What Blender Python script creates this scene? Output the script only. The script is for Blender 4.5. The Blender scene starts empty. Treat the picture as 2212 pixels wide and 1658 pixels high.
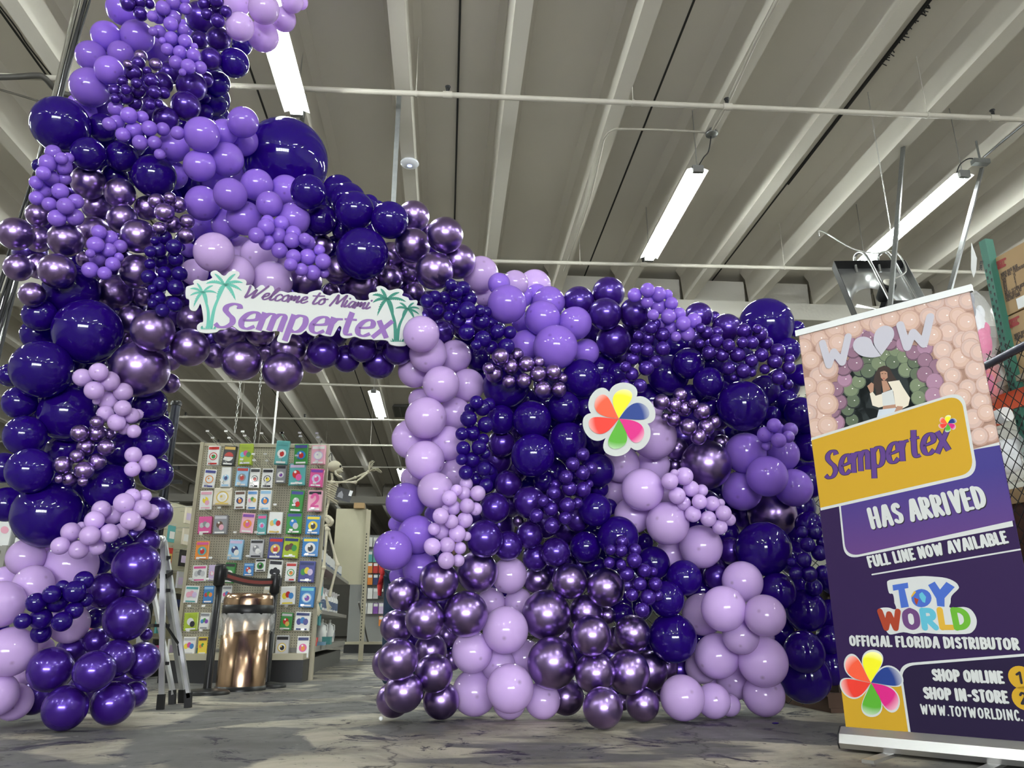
import bpy, math, random
from mathutils import Vector, Matrix
from mathutils.geometry import tessellate_polygon
R = math.radians
sc = bpy.context.scene
col = sc.collection
# ------------------------------------------------------------------ camera
F, CX, CY, PITCH, YAW, CAMH = 1661.0, 1106.0, 829.0, R(17.65), R(4.8), 0.48
cd = bpy.data.cameras.new('camera'); cam = bpy.data.objects.new('camera', cd); col.objects.link(cam)
cam.location = (0, 0, CAMH); cam.rotation_euler = (R(90) + PITCH, 0, -YAW)
cd.sensor_width = 36; cd.lens = 36 * F / 2212; cd.clip_end = 300
sc.camera = cam
# ------------------------------------------------------------------ world, exposure
w = bpy.data.worlds.new('world'); sc.world = w; w.use_nodes = True
w.node_tree.nodes['Background'].inputs[0].default_value = (.75, .8, .9, 1)
w.node_tree.nodes['Background'].inputs[1].default_value = .4
sc.view_settings.view_transform = 'Standard'; sc.view_settings.look = 'None'
sc.view_settings.gamma = 1; sc.view_settings.use_curve_mapping = False
sc.view_settings.exposure = 2.85
TUBE = 34.0       # emission of the fluorescent tubes
PANE = 5.0        # daylight seen through the shop front behind the camera
sc.cycles.use_denoising = True
sc.cycles.max_bounces = 8; sc.cycles.diffuse_bounces = 4; sc.cycles.glossy_bounces = 4; sc.cycles.transmission_bounces = 6
sc.cycles.caustics_reflective = False; sc.cycles.caustics_refractive = False
sc.cycles.sample_clamp_indirect = 6
# ------------------------------------------------------------------ helpers
def ray(px, py):
    x = (px - CX) / F; y = (CY - py) / F
    f = math.cos(PITCH) - y * math.sin(PITCH); u = math.sin(PITCH) + y * math.cos(PITCH)
    return Vector((x * math.cos(YAW) + f * math.sin(YAW), -x * math.sin(YAW) + f * math.cos(YAW), u))
EYE = Vector((0, 0, CAMH))
def atY(px, py, Y): v = ray(px, py); return EYE + v * (Y / v.y)
def atZ(px, py, Z): v = ray(px, py); return EYE + v * ((Z - CAMH) / v.z)
def atP(px, py, o, n): v = ray(px, py); return EYE + v * ((o - EYE).dot(n) / v.dot(n))
MATS = {}
def mat(name, colr, rough=.5, metal=0, spec=.5, coat=0, coatr=.05, emit=0, noise=0, nscale=8, bump=0, bscale=40, trans=0, alpha=1, transm=0, ior=1.45):
    if name in MATS: return MATS[name]
    m = bpy.data.materials.new(name); m.use_nodes = True; nt = m.node_tree; b = nt.nodes['Principled BSDF']
    c = (*colr, 1)
    b.inputs['Base Color'].default_value = c; b.inputs['Roughness'].default_value = rough
    b.inputs['Metallic'].default_value = metal; b.inputs['Specular IOR Level'].default_value = spec
    b.inputs['Coat Weight'].default_value = coat; b.inputs['Coat Roughness'].default_value = coatr
    b.inputs['Alpha'].default_value = alpha; b.inputs['Transmission Weight'].default_value = transm; b.inputs['IOR'].default_value = ior
    if emit:
        b.inputs['Emission Color'].default_value = c; b.inputs['Emission Strength'].default_value = emit
    tc = nt.nodes.new('ShaderNodeTexCoord')
    if noise:
        n = nt.nodes.new('ShaderNodeTexNoise'); n.inputs['Scale'].default_value = nscale; n.inputs['Detail'].default_value = 5
        nt.links.new(tc.outputs['Object'], n.inputs['Vector'])
        mx = nt.nodes.new('ShaderNodeMix'); mx.data_type = 'RGBA'
        mx.inputs[6].default_value = tuple(v * (1 - noise) for v in colr) + (1,); mx.inputs[7].default_value = tuple(min(1, v * (1 + noise)) for v in colr) + (1,)
        nt.links.new(n.outputs['Fac'], mx.inputs[0]); nt.links.new(mx.outputs[2], b.inputs['Base Color'])
    if bump:
        n2 = nt.nodes.new('ShaderNodeTexNoise'); n2.inputs['Scale'].default_value = bscale; n2.inputs['Detail'].default_value = 4
        nt.links.new(tc.outputs['Object'], n2.inputs['Vector'])
        bp = nt.nodes.new('ShaderNodeBump'); bp.inputs['Strength'].default_value = bump; bp.inputs['Distance'].default_value = .02
        nt.links.new(n2.outputs['Fac'], bp.inputs['Height']); nt.links.new(bp.outputs['Normal'], b.inputs['Normal'])
    if trans:
        t = nt.nodes.new('ShaderNodeBsdfTranslucent'); t.inputs[0].default_value = c
        ms = nt.nodes.new('ShaderNodeMixShader'); ms.inputs[0].default_value = trans
        nt.links.new(b.outputs[0], ms.inputs[1]); nt.links.new(t.outputs[0], ms.inputs[2])
        nt.links.new(ms.outputs[0], nt.nodes['Material Output'].inputs[0])
    MATS[name] = m; return m
def srgb(r, g, b):
    f = lambda c: c / 12.92 if c <= .04045 else ((c + .055) / 1.055) ** 2.4
    return tuple(f(v / 255) for v in (r, g, b))
class MB:
    def __init__(s): s.v = []; s.f = []; s.m = []; s.sm = []
    def add(s, vs, fs, mi=0, smooth=False):
        o = len(s.v); s.v += [tuple(p) for p in vs]
        for f in fs: s.f.append([i + o for i in f]); s.m.append(mi); s.sm.append(smooth)
    def box(s, c, d, M=None, mi=0):
        vs = [Vector((c[0] + x * d[0] / 2, c[1] + y * d[1] / 2, c[2] + z * d[2] / 2)) for z in (-1, 1) for y in (-1, 1) for x in (-1, 1)]
        if M is not None: vs = [M @ p for p in vs]
        s.add(vs, [(0, 2, 3, 1), (4, 5, 7, 6), (0, 1, 5, 4), (2, 6, 7, 3), (0, 4, 6, 2), (1, 3, 7, 5)], mi)
        return s
    def box2(s, a, b, mi=0): return s.box([(p + q) / 2 for p, q in zip(a, b)], [abs(q - p) for p, q in zip(a, b)], None, mi)
    def bar(s, a, b, wx, wy, mi=0, up=(0, 0, 1)):
        a = Vector(a); b = Vector(b); d = b - a; L = d.length
        z = d.normalized(); u = Vector(up); 
        if abs(z.dot(u)) > .99: u = Vector((0, 1, 0))
        x = u.cross(z).normalized(); y = z.cross(x)
        M = Matrix((x, y, z)).transposed().to_4x4(); M.translation = (a + b) / 2
        return s.box((0, 0, 0), (wx, wy, L), M, mi)
    def tube(s, pts, r, n=8, mi=0, caps=True, closed=False):
        pts = [Vector(p) for p in pts]; k = len(pts)
        rs = r if isinstance(r, (list, tuple)) else [r] * k
        vs = []; up = None
        for i, p in enumerate(pts):
            if closed: t = pts[(i + 1) % k] - pts[i - 1]
            else: t = pts[min(i + 1, k - 1)] - pts[max(i - 1, 0)]
            t.normalize()
            if up is None:
                up = Vector((0, 0, 1)) if abs(t.z) < .9 else Vector((0, 1, 0))
            x = up.cross(t)
            if x.length < 1e-4: x = Vector((1, 0, 0)).cross(t)
            x.normalize(); y = t.cross(x); up = y
            for j in range(n):
                a = 2 * math.pi * j / n; vs.append(p + (x * math.cos(a) + y * math.sin(a)) * rs[i])
        fs = []
        for i in range(k if closed else k - 1):
            i2 = (i + 1) % k
            for j in range(n): fs.append((i * n + j, i * n + (j + 1) % n, i2 * n + (j + 1) % n, i2 * n + j))
        s.add(vs, fs, mi, True)
        if caps and not closed: s.add([vs[j] for j in range(n)], [tuple(range(n - 1, -1, -1))], mi); s.add([vs[(k - 1) * n + j] for j in range(n)], [tuple(range(n))], mi)
        return s
    def lathe(s, prof, c=(0, 0, 0), n=24, M=None, mi=0, smooth=True):
        vs = []
        for (r, z) in prof:
            for j in range(n):
                a = 2 * math.pi * j / n; p = Vector((c[0] + r * math.cos(a), c[1] + r * math.sin(a), c[2] + z))
                vs.append(M @ p if M is not None else p)
        fs = []
        for i in range(len(prof) - 1):
            for j in range(n): fs.append((i * n + j, i * n + (j + 1) % n, (i + 1) * n + (j + 1) % n, (i + 1) * n + j))
        s.add(vs, fs, mi, smooth); k = len(prof)
        if prof[0][0] > 1e-5: s.add([vs[j] for j in range(n)], [tuple(range(n - 1, -1, -1))], mi)
        if prof[-1][0] > 1e-5: s.add([vs[(k - 1) * n + j] for j in range(n)], [tuple(range(n))], mi)
        return s
    def ball(s, c, r, n=16, mi=0, M=None):
        r3 = r if isinstance(r, (tuple, list)) else (r, r, r); k = n // 2; vs = []
        for i in range(k + 1):
            t = math.pi * i / k
            for j in range(n):
                a = 2 * math.pi * j / n; p = Vector((r3[0] * math.sin(t) * math.cos(a), r3[1] * math.sin(t) * math.sin(a), r3[2] * math.cos(t)))
                if M is not None: p = M @ p
                vs.append(Vector(c) + p)
        s.add(vs, [(i * n + j, (i + 1) * n + j, (i + 1) * n + (j + 1) % n, i * n + (j + 1) % n) for i in range(k) for j in range(n)], mi, True); return s
    def poly(s, pts, mi=0):
        pts = [Vector(p) for p in pts]
        if len(pts) <= 4 and len(pts) == 3: s.add(pts, [(0, 1, 2)], mi); return s
        s.add(pts, tessellate_polygon([pts]), mi); return s
    def prism(s, pts, off, mi=0):
        a = [Vector(p) for p in pts]; off = Vector(off); b = [p + off for p in a]; n = len(a)
        tr = tessellate_polygon([a])
        s.add(a + b, [tuple(t) for t in tr] + [tuple(i + n for i in reversed(t)) for t in tr] + [(i, (i + 1) % n, n + (i + 1) % n, n + i) for i in range(n)], mi); return s
    def build(s, name, mats, parent=None, origin=None, fix=True):
        me = bpy.data.meshes.new(name)
        o3 = Vector(origin) if origin is not None else Vector((0, 0, 0))
        me.from_pydata([(p[0] - o3.x, p[1] - o3.y, p[2] - o3.z) for p in s.v], [], s.f)
        for m in (mats if isinstance(mats, (list, tuple)) else [mats]): me.materials.append(m)
        me.polygons.foreach_set('material_index', s.m); me.polygons.foreach_set('use_smooth', s.sm)
        me.update()
        if fix:
            import bmesh
            bm = bmesh.new(); bm.from_mesh(me); bmesh.ops.recalc_face_normals(bm, faces=bm.faces); bm.to_mesh(me); bm.free()
        o = bpy.data.objects.new(name, me); col.objects.link(o); o.location = o3
        if parent is not None:
            o.parent = parent; o.location = o3 - parent.location
        return o
def tag(o, label=None, cat=None, group=None, kind=None):
    if label: o['label'] = label
    if cat: o['category'] = cat
    if group: o['group'] = group
    if kind: o['kind'] = kind
    return o
def thing(name, label, cat, loc=(0, 0, 0), group=None):
    o = bpy.data.objects.new(name, None); col.objects.link(o); o.location = loc; o.empty_display_size = .1
    return tag(o, label, cat, group)
def smooth(pts, k=6, closed=False):
    out = []; n = len(pts)
    for i in range(n if closed else n - 1):
        if closed: p = [pts[(i + d) % n] for d in (-1, 0, 1, 2)]
        else: p = [pts[max(i - 1, 0)], pts[i], pts[i + 1], pts[min(i + 2, n - 1)]]
        for j in range(k):
            t = j / k
            out.append(tuple(.5 * (2 * p[1][c] + (p[2][c] - p[0][c]) * t + (2 * p[0][c] - 5 * p[1][c] + 4 * p[2][c] - p[3][c]) * t * t + (3 * p[1][c] - p[0][c] - 3 * p[2][c] + p[3][c]) * t ** 3) for c in range(len(pts[0]))))
    if not closed: out.append(tuple(pts[-1]))
    return out
ORD = 'first second third fourth fifth sixth seventh eighth ninth tenth eleventh twelfth thirteenth fourteenth fifteenth sixteenth seventeenth eighteenth nineteenth twentieth'.split()
TENS = {20: 'twenty', 30: 'thirty', 40: 'forty', 50: 'fifty', 60: 'sixty', 70: 'seventy', 80: 'eighty', 90: 'ninety', 100: 'hundred', 110: 'hundred-ten', 120: 'hundred-twenty', 130: 'hundred-thirty', 140: 'hundred-forty'}
def nth(i):
    if i < 20: return ORD[i]
    k = i + 1; t = k // 10 * 10
    return (TENS[t][:-1] + 'ieth' if TENS[t].endswith('y') else TENS[t] + 'th') if k == t else TENS[t] + '-' + ORD[k - t - 1]
# ================================================================== the setting
def concrete_floor():
    m = bpy.data.materials.new('stained concrete floor'); m.use_nodes = True; nt = m.node_tree; b = nt.nodes['Principled BSDF']; L = nt.links.new
    tc = nt.nodes.new('ShaderNodeTexCoord')
    def noise(scale, detail=6, rough=.6, vec=None, dist=0):
        n = nt.nodes.new('ShaderNodeTexNoise'); n.inputs['Scale'].default_value = scale; n.inputs['Detail'].default_value = detail; n.inputs['Roughness'].default_value = rough
        n.inputs['Distortion'].default_value = dist; L(vec or tc.outputs['Object'], n.inputs['Vector']); return n
    def ramp(fac, stops):
        r = nt.nodes.new('ShaderNodeValToRGB'); e = r.color_ramp.elements
        while len(e) < len(stops): e.new(.5)
        for q, (p, c) in zip(e, stops): q.position = p; q.color = (*c, 1)
        L(fac, r.inputs[0]); return r.outputs[0]
    def mix(f, a, bb):
        x = nt.nodes.new('ShaderNodeMix'); x.data_type = 'RGBA'; L(f, x.inputs[0]); L(a, x.inputs[6])
        if isinstance(bb, tuple): x.inputs[7].default_value = (*bb, 1)
        else: L(bb, x.inputs[7])
        return x.outputs[2]
    base = ramp(noise(1.3, 8, .65, dist=.6).outputs['Fac'], [(.34, (.11, .10, .085)), (.48, (.30, .275, .22)), (.6, (.46, .42, .335))])
    bl = (0, 0, 0); wh = (1, 1, 1)
    grey = ramp(noise(.8, 5, .55, dist=1.2).outputs['Fac'], [(.47, bl), (.51, wh)])
    c1 = mix(grey, base, (.125, .122, .115))
    st = ramp(noise(3.4, 9, .74, dist=.8).outputs['Fac'], [(.56, bl), (.60, wh)])
    c2 = mix(st, c1, (.022, .018, .034))
    fl = ramp(noise(14, 8, .8, dist=.4).outputs['Fac'], [(.61, bl), (.64, wh)])
    c3 = mix(fl, c2, (.018, .015, .025))
    lt = ramp(noise(9, 8, .75, dist=.3).outputs['Fac'], [(.64, bl), (.70, wh)])
    c4 = mix(lt, c3, (.46, .44, .38))
    v = nt.nodes.new('ShaderNodeTexVoronoi'); v.feature = 'DISTANCE_TO_EDGE'; v.inputs['Scale'].default_value = .55
    wp = nt.nodes.new('ShaderNodeVectorMath'); wp.operation = 'MULTIPLY_ADD'; L(noise(1.7, 6, .6).outputs['Color'], wp.inputs[0]); wp.inputs[1].default_value = (.6, .6, .6); L(tc.outputs['Object'], wp.inputs[2]); L(wp.outputs[0], v.inputs['Vector'])
    cr = ramp(v.outputs['Distance'], [(.0, wh), (.006, bl)])
    c5 = mix(cr, c4, (.06, .055, .05))
    L(c5, b.inputs['Base Color']); b.inputs['Specular IOR Level'].default_value = .35
    rr = ramp(noise(3, 5).outputs['Fac'], [(.3, (.45,) * 3), (.7, (.8,) * 3)]); L(rr, b.inputs['Roughness'])
    bp = nt.nodes.new('ShaderNodeBump'); bp.inputs['Strength'].default_value = .25; bp.inputs['Distance'].default_value = .01
    L(noise(18, 8, .7).outputs['Fac'], bp.inputs['Height']); L(bp.outputs[0], b.inputs['Normal'])
    return m
def ceiling_paint():
    m = mat('ceiling paint', (.60, .57, .505), .75, noise=.06, nscale=.7, bump=.15, bscale=3)
    return m
mCeil = ceiling_paint()
mWall = mat('painted block wall', (.52, .505, .45), .8, noise=.08, nscale=1.2, bump=.2, bscale=12)
XL, XR, YB, YF = -16.0, 13.0, -14.0, 56.0
b = MB(); b.box2((XL, YB, -.2), (XR, YF, 0)); tag(b.build('floor', concrete_floor()), kind='structure')
# ceiling: flat deck of precast double tees, two tapered stems to each 2.44 m slab, dark joint between the slabs
mJoint = mat('dark joint', (.03, .03, .028), .9)
b = MB(); b.box2((XL, YB, 6.75), (XR, YF, 6.95))
x = -14.64
k = 0
while x < XR - 1:
    for s in (-.61, .61):
        q = x + 1.22 + s
        for y0, y1 in ((YB, 12.55), (13.0, 35.0), (35.4, YF)):
            pr = [(q - .20, 6.75), (q - .12, 6.62), (q - .085, 6.16), (q + .085, 6.16), (q + .12, 6.62), (q + .20, 6.75)]
            n = len(pr); vs = [(a, y0, z) for a, z in pr] + [(a, y1, z) for a, z in pr]
            b.add(vs, [tuple(range(n)), tuple(range(2 * n - 1, n - 1, -1))] + [(i, (i + 1) % n, n + (i + 1) % n, n + i) for i in range(n - 1)])
    b.box2((x - .012, YB, 6.743), (x + .012, YF, 6.749), 1)
    x += 2.44
tag(b.build('ceiling', [mCeil, mJoint]), kind='structure')
# ledger girders that carry the stems, with the blocking between the stems
for i, (ya, yb) in enumerate(((12.5, 13.05), (34.95, 35.45))):
    b = MB(); b.box2((XL, ya, 5.84), (XR, yb, 6.16))
    x = -14.64
    while x < XR - 1:
        for s in (-.61, .61):
            q = x + 1.22 + s; b.box2((q + .13, ya + .1, 6.16), (q + 1.09, yb - .1, 6.60))
        x += 2.44
    tag(b.build('trim_%d' % (i + 1), mWall), kind='structure')
b = MB(); b.box2((XL - .2, YB, 0), (XL, YF, 6.9)); tag(b.build('wall_left', mWall), kind='structure')
b = MB(); b.box2((XR, YB, 0), (XR + .2, YF, 6.9)); tag(b.build('wall_right', mWall), kind='structure')
b = MB(); b.box2((XL, YF, 0), (XR, YF + .2, 6.9)); tag(b.build('wall_far', mWall), kind='structure')
b = MB()
b.box2((XL, YB - .2, 3.2), (XR, YB, 6.9)); b.box2((XL, YB - .2, 0), (XR, YB, .35))
xs = [XL, -6.0, 8.0, XR]
b.box2((XL, YB - .2, .35), (-5.2, YB, 3.2)); b.box2((5.6, YB - .2, .35), (XR, YB, 3.2))
tag(b.build('wall_front', mWall), kind='structure')
mPane = mat('daylight in the shop window', (.93, .97, 1), .2, emit=PANE); mFr = mat('dark window frame', (.03, .03, .03), .4, .6)
for i in range(6):
    x0 = -5.2 + i * 1.8
    b = MB(); b.box2((x0 + .06, YB - .12, .4), (x0 + 1.74, YB - .1, 3.15))
    p = b.build('window_%d' % (i + 1), mPane); tag(p, kind='structure')
    f = MB()
    for a, c in (((x0, .35), (x0 + .1, 3.2)), ((x0 + 1.7, .35), (x0 + 1.8, 3.2)), ((x0, .35), (x0 + 1.8, .45)), ((x0, 3.1), (x0 + 1.8, 3.2)), ((x0, 2.2), (x0 + 1.8, 2.28))):
        f.box2((a[0], YB - .09, a[1]), (c[0], YB - .02, c[1]))
    f.build('window_frame', mFr, p)
# ------------------------------------------------------------------ fluorescent strips
mTube = mat('lit tube', (.93, 1, .97), .3, emit=TUBE); mHouse = mat('white enamel', (.16, .16, .155), .5)
mRod = mat('galvanised rod', (.35, .35, .33), .45, .8); mBlk = mat('black rubber', (.012, .012, .013), .5)
def strip_light(x, y, lab, grp=None, z=5.75, L=2.36, turn=0, rods=True):
    t = thing('strip_light', lab, 'ceiling light', (x, y, z), grp)
    M = Matrix.Rotation(turn, 4, 'Z')
    b = MB(); b.box((0, 0, .06), (.06, L, .05), M); b.add([M @ Vector(p) for s in (-1, 1) for p in ((s * .03, -L / 2, .062), (s * .03, L / 2, .062), (s * .135, L / 2, .026), (s * .135, -L / 2, .026))], [(0, 1, 2, 3), (4, 5, 6, 7)]); b.box((0, -L / 2, .03), (.13, .05, .09), M); b.box((0, L / 2, .03), (.13, .05, .09), M)  # side wings widened to keep lamp light off the ceiling ribs
    o = b.build('housing', mHouse, t); o.location = (0, 0, 0)
    for s in (-.05, .05):
        b = MB(); b.tube([M @ Vector((s, -L / 2 + .04, 0)), M @ Vector((s, L / 2 - .04, 0))], .014, 10); o = b.build('tube', mTube, t); o.location = (0, 0, 0)
    if rods:
        for s in (-1, 1):
            b = MB(); b.tube([M @ Vector((0, s * L * .49, .06)), M @ Vector((0, s * L * .49, 6.75 - z))], .006, 6); o = b.build('hanger_rod', mRod, t); o.location = (0, 0, 0)
    return t
strip_light(2.92, 9.05, 'lit strip light over the balloon wall, left of the fan', 'strip lights')
strip_light(6.2, 8.88, 'lit strip light at the right above the fan and banner', 'strip lights')
strip_light(-1.72, 6.0, 'lit strip light running up behind the huge navy balloon', 'strip lights')
strip_light(-1.79, 18.6, 'lit strip light under the arch, above the skeleton', 'strip lights')
strip_light(-1.66, 27.8, 'smaller far strip light beside the skeleton hands', 'strip lights')
strip_light(-6.6, 6.6, 'bright strip light peeking out left of the chrome balloons', 'strip lights')
strip_light(-8.15, 10.4, 'sideways strip light low at the left edge', 'strip lights', z=4.6, turn=R(86))
far = [(-3.0, 11.5), (2.92, 17.5), (7.0, 18.5), (-1.75, -3.3), (2.92, -1.6), (7.5, -2.2), (-6.4, -3.0), (-11, 8), (-11, -2), (-1.75, -9.5), (2.92, -9.0), (10.8, 6.5), (-6.4, -10), (7.5, -9.5), (-1.7, 38), (4, 29), (6.2, 3.2)]  # first is an added lamp hidden by the garland, brightening the pegboard
for i, (x, y) in enumerate(far):
    strip_light(x, y, 'unseen lit strip light hung further off under the same ceiling', 'strip lights further off')
# ================================================================== balloons
def balloon_mat(name, colr, kind):
    m = bpy.data.materials.new(name); m.use_nodes = True; nt = m.node_tree; b = nt.nodes['Principled BSDF']; L = nt.links.new
    tc = nt.nodes.new('ShaderNodeTexCoord'); sx = nt.nodes.new('ShaderNodeSeparateXYZ'); L(tc.outputs['Object'], sx.inputs[0])
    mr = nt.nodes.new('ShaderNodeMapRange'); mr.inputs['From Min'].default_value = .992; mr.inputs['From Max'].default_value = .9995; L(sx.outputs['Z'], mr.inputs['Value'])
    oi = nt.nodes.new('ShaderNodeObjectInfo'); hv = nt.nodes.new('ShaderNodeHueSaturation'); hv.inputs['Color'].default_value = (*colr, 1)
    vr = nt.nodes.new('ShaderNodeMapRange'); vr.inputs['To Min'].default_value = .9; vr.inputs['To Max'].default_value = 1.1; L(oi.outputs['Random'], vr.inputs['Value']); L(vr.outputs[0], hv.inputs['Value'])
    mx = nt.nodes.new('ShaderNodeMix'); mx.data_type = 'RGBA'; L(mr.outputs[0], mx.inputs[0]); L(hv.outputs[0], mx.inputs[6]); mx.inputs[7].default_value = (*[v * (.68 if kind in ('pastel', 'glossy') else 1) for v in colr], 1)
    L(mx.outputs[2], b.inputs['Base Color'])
    rough, metal, coat, tr = {'glossy': (.05, 0, 0, .22), 'pastel': (.09, 0, 0, .3), 'pearl': (.27, .55, .5, .0), 'chrome': (.28, 1, .25, 0)}[kind]
    b.inputs['Roughness'].default_value = rough; b.inputs['Metallic'].default_value = metal; b.inputs['Coat Weight'].default_value = coat; b.inputs['Coat Roughness'].default_value = .05 if kind == 'pearl' else .12
    b.inputs['Specular IOR Level'].default_value = .5
    if tr:
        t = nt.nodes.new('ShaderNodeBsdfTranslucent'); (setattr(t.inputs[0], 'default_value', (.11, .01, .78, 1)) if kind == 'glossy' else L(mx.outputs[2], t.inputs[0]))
        ms = nt.nodes.new('ShaderNodeMixShader'); ms.inputs[0].default_value = tr
        L(b.outputs[0], ms.inputs[1]); L(t.outputs[0], ms.inputs[2]); L(ms.outputs[0], nt.nodes['Material Output'].inputs[0])
    return m
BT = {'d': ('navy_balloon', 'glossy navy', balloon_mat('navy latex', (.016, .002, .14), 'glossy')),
      'p': ('violet_balloon', 'violet pearl', balloon_mat('violet pearl latex', (.045, .010, .225), 'pearl')),
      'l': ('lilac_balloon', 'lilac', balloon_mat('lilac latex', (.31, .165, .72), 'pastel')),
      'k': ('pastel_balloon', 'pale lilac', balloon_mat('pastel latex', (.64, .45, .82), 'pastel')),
      'c': ('chrome_balloon', 'mauve chrome', balloon_mat('mauve chrome latex', (.29, .195, .45), 'chrome'))}
def balloon_mesh(m):
    # latex balloon: round crown at +Z, slightly drawn towards the knot at -Z, then the tied neck with its rolled lip
    prof = []
    for i in range(23):
        t = math.pi * i / 24
        z = math.cos(t); r = math.sin(t)
        if z < 0: r *= 1 - .05 * z * z; z *= 1.04
        prof.append((max(r, 0), z))
    prof += [(.06, -1.045), (.05, -1.075), (.075, -1.10), (.07, -1.13), (.03, -1.14), (.06, -1.20), (.0, -1.20)]
    b = MB(); b.lathe(list(reversed(prof)), n=40)
    o = b.build('balloon_proto', m); me = o.data; bpy.data.objects.remove(o); return me
BM = {k: balloon_mesh(v[2]) for k, v in BT.items()}
random.seed(5)
def B(t, phrase, data, fill=False):  # fill: extra dark balloons added behind to block light in the gaps
    name, adj, m = BT[t]
    pts = sorted([tuple(int(q) / 1000 for q in s.split(',')) for s in data.split()], key=lambda p: -(p[2] - CAMH) / math.hypot(p[0], p[1]))
    for i, (x, y, z, r) in enumerate(pts):
        me = BM[t]; me.name = name
        o = bpy.data.objects.new(name, me); col.objects.link(o)
        o.location = (x, y, z); o.scale = (r, r, r * random.uniform(.98, 1.03))
        d = (EYE - Vector((x, y, z))).normalized() + Vector((random.gauss(0, .55), random.gauss(0, .3), random.gauss(0, .5)))
        o.rotation_euler = d.to_track_quat('Z', 'Y').to_euler()
        if len(pts) == 1 and not fill: lab = 'huge glossy navy balloon crowning the top of the arch'
        elif fill: lab = 'added %s filler balloon, %s down behind %s' % ('navy' if t == 'd' else 'violet', nth(i), phrase)
        else: lab = '%s balloon, %s in %s' % (adj, 'topmost' if i == 0 else nth(i) + ' down', phrase)
        tag(o, lab, 'balloon', (('added fillers behind ' if fill else '') + phrase.replace('the ', '', 1)) if len(pts) > 1 or fill else None)
B('p','the small dark clump at the very top left','-2177,4255,4392,48 -2121,4292,4444,40 -2080,4338,4480,35 -2101,4290,4348,46')
B('l','the small lilac string running down the tower','-1944,4240,4362,46 -1898,4268,4435,46 -1901,4348,4430,35 -1821,4290,4412,38 -1997,4314,4353,44 -2010,4258,4306,34 -1900,4316,4358,47 -1888,4264,4258,46 -1972,4308,4228,43 -1987,4257,4184,29 -1829,4318,4266,38 -1883,4294,4170,43 -1790,4287,4148,44 -1892,4286,4073,40 -1726,4286,4108,23 -1810,4286,4057,43 -1723,4286,4041,44 -1826,4285,3975,43 -1738,4269,3938,46 -1681,4318,3973,41 -1764,4257,3880,23 -1927,4273,4129,23 -1836,4290,4485,32')
B('p','the small dark clump beside the top pastels','-1707,4290,4463,41 -1635,4332,4467,42 -1678,4289,4377,38 -1604,4288,4328,47 -1553,4274,4395,38 -1614,4251,4457,47')
B('p','the small dark pearl bunch high on the tower','-2065,4300,3967,43 -2078,4284,3877,54 -2136,4283,3808,36 -2173,4282,3734,36 -2136,4240,3641,33 -2069,4213,3690,33 -2091,4281,3683,42 -2034,4298,3753,45 -2018,4225,3752,33 -1995,4284,3897,28 -1961,4283,3824,45 -1917,4257,3718,42 -1881,4311,3756,37 -2069,4359,3703,46 -1936,4270,3633,34 -1895,4296,3662,26')
B('c','the three tiny chrome ones atop the dark bunch','-2070,4324,4041,40 -1950,4285,3951,40 -2083,4207,3876,28')
B('l','the small lilac string below the dark pearl bunch','-2157,4309,3617,48 -2034,4235,3521,50 -1982,4295,3555,39 -2135,4307,3513,47 -2147,4246,3457,41 -2026,4317,3472,51 -1908,4255,3448,47 -1849,4306,3482,42 -2066,4271,3403,44 -1959,4278,3357,47 -1873,4278,3362,42 -1699,4167,3364,41 -1831,4277,3280,33')
B('l','the small lilac bunch at the far left edge','-2457,4274,3253,48 -2369,4283,3224,35 -2430,4193,3128,50 -2349,4179,3155,37 -2368,4255,3147,48 -2430,4173,3046,41 -2442,4283,3080,48 -2383,4316,3101,38 -2498,4238,3020,39 -2496,4320,3014,48 -2369,4270,2987,48 -2494,4269,2932,42 -2268,4271,2923,45 -2414,4269,2895,42 -2287,4208,2853,49 -2347,4252,2795,50 -2273,4303,2834,51')
B('l','the small lilac bunch among the left chrome balloons','-2084,4232,2704,42 -2048,4304,2708,43 -2075,4198,2605,47 -1988,4314,2658,40 -2029,4269,2608,42 -2102,4306,2572,50 -1975,4291,2576,27 -1991,4266,2518,42 -2111,4264,2473,47 -2020,4248,2448,39 -2086,4181,2539,26')
B('c','the small chrome bunch above the dark hanging string','-1804,4273,2947,49 -1711,4228,2950,36 -1687,4306,2950,50 -1728,4224,2846,57 -1713,4325,2826,53 -1746,4231,2744,38 -1609,4273,2820,44 -1602,4271,2723,49')
B('d','the small dark hanging string left of the sign','-1739,4305,2723,44 -1752,4208,2649,24 -1747,4268,2620,46 -1769,4210,2579,32 -1646,4231,2626,46 -1624,4287,2653,22 -1757,4347,2589,44 -1652,4302,2580,44 -1782,4268,2527,32 -1696,4282,2480,40 -1606,4268,2472,43 -1778,4267,2443,43 -1706,4271,2400,45 -1615,4267,2381,48 -1732,4231,2351,26 -1713,4285,2318,43 -1722,4242,2266,29 -1609,4266,2275,43 -1615,4123,2176,38')
B('l','the small lilac string above the sign','-1139,4288,2851,40 -1128,4227,2780,50 -1066,4332,2864,49 -1170,4194,2704,47 -1072,4318,2773,49 -980,4299,2785,46 -1131,4288,2710,48 -973,4252,2710,48 -893,4229,2711,37 -894,4309,2728,49 -1046,4273,2650,48 -955,4249,2601,45 -881,4296,2625,51 -811,4274,2664,34 -784,4274,2590,48 -955,4196,2523,39 -902,4247,2517,39 -844,4306,2527,48 -786,4351,2548,32')
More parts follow.
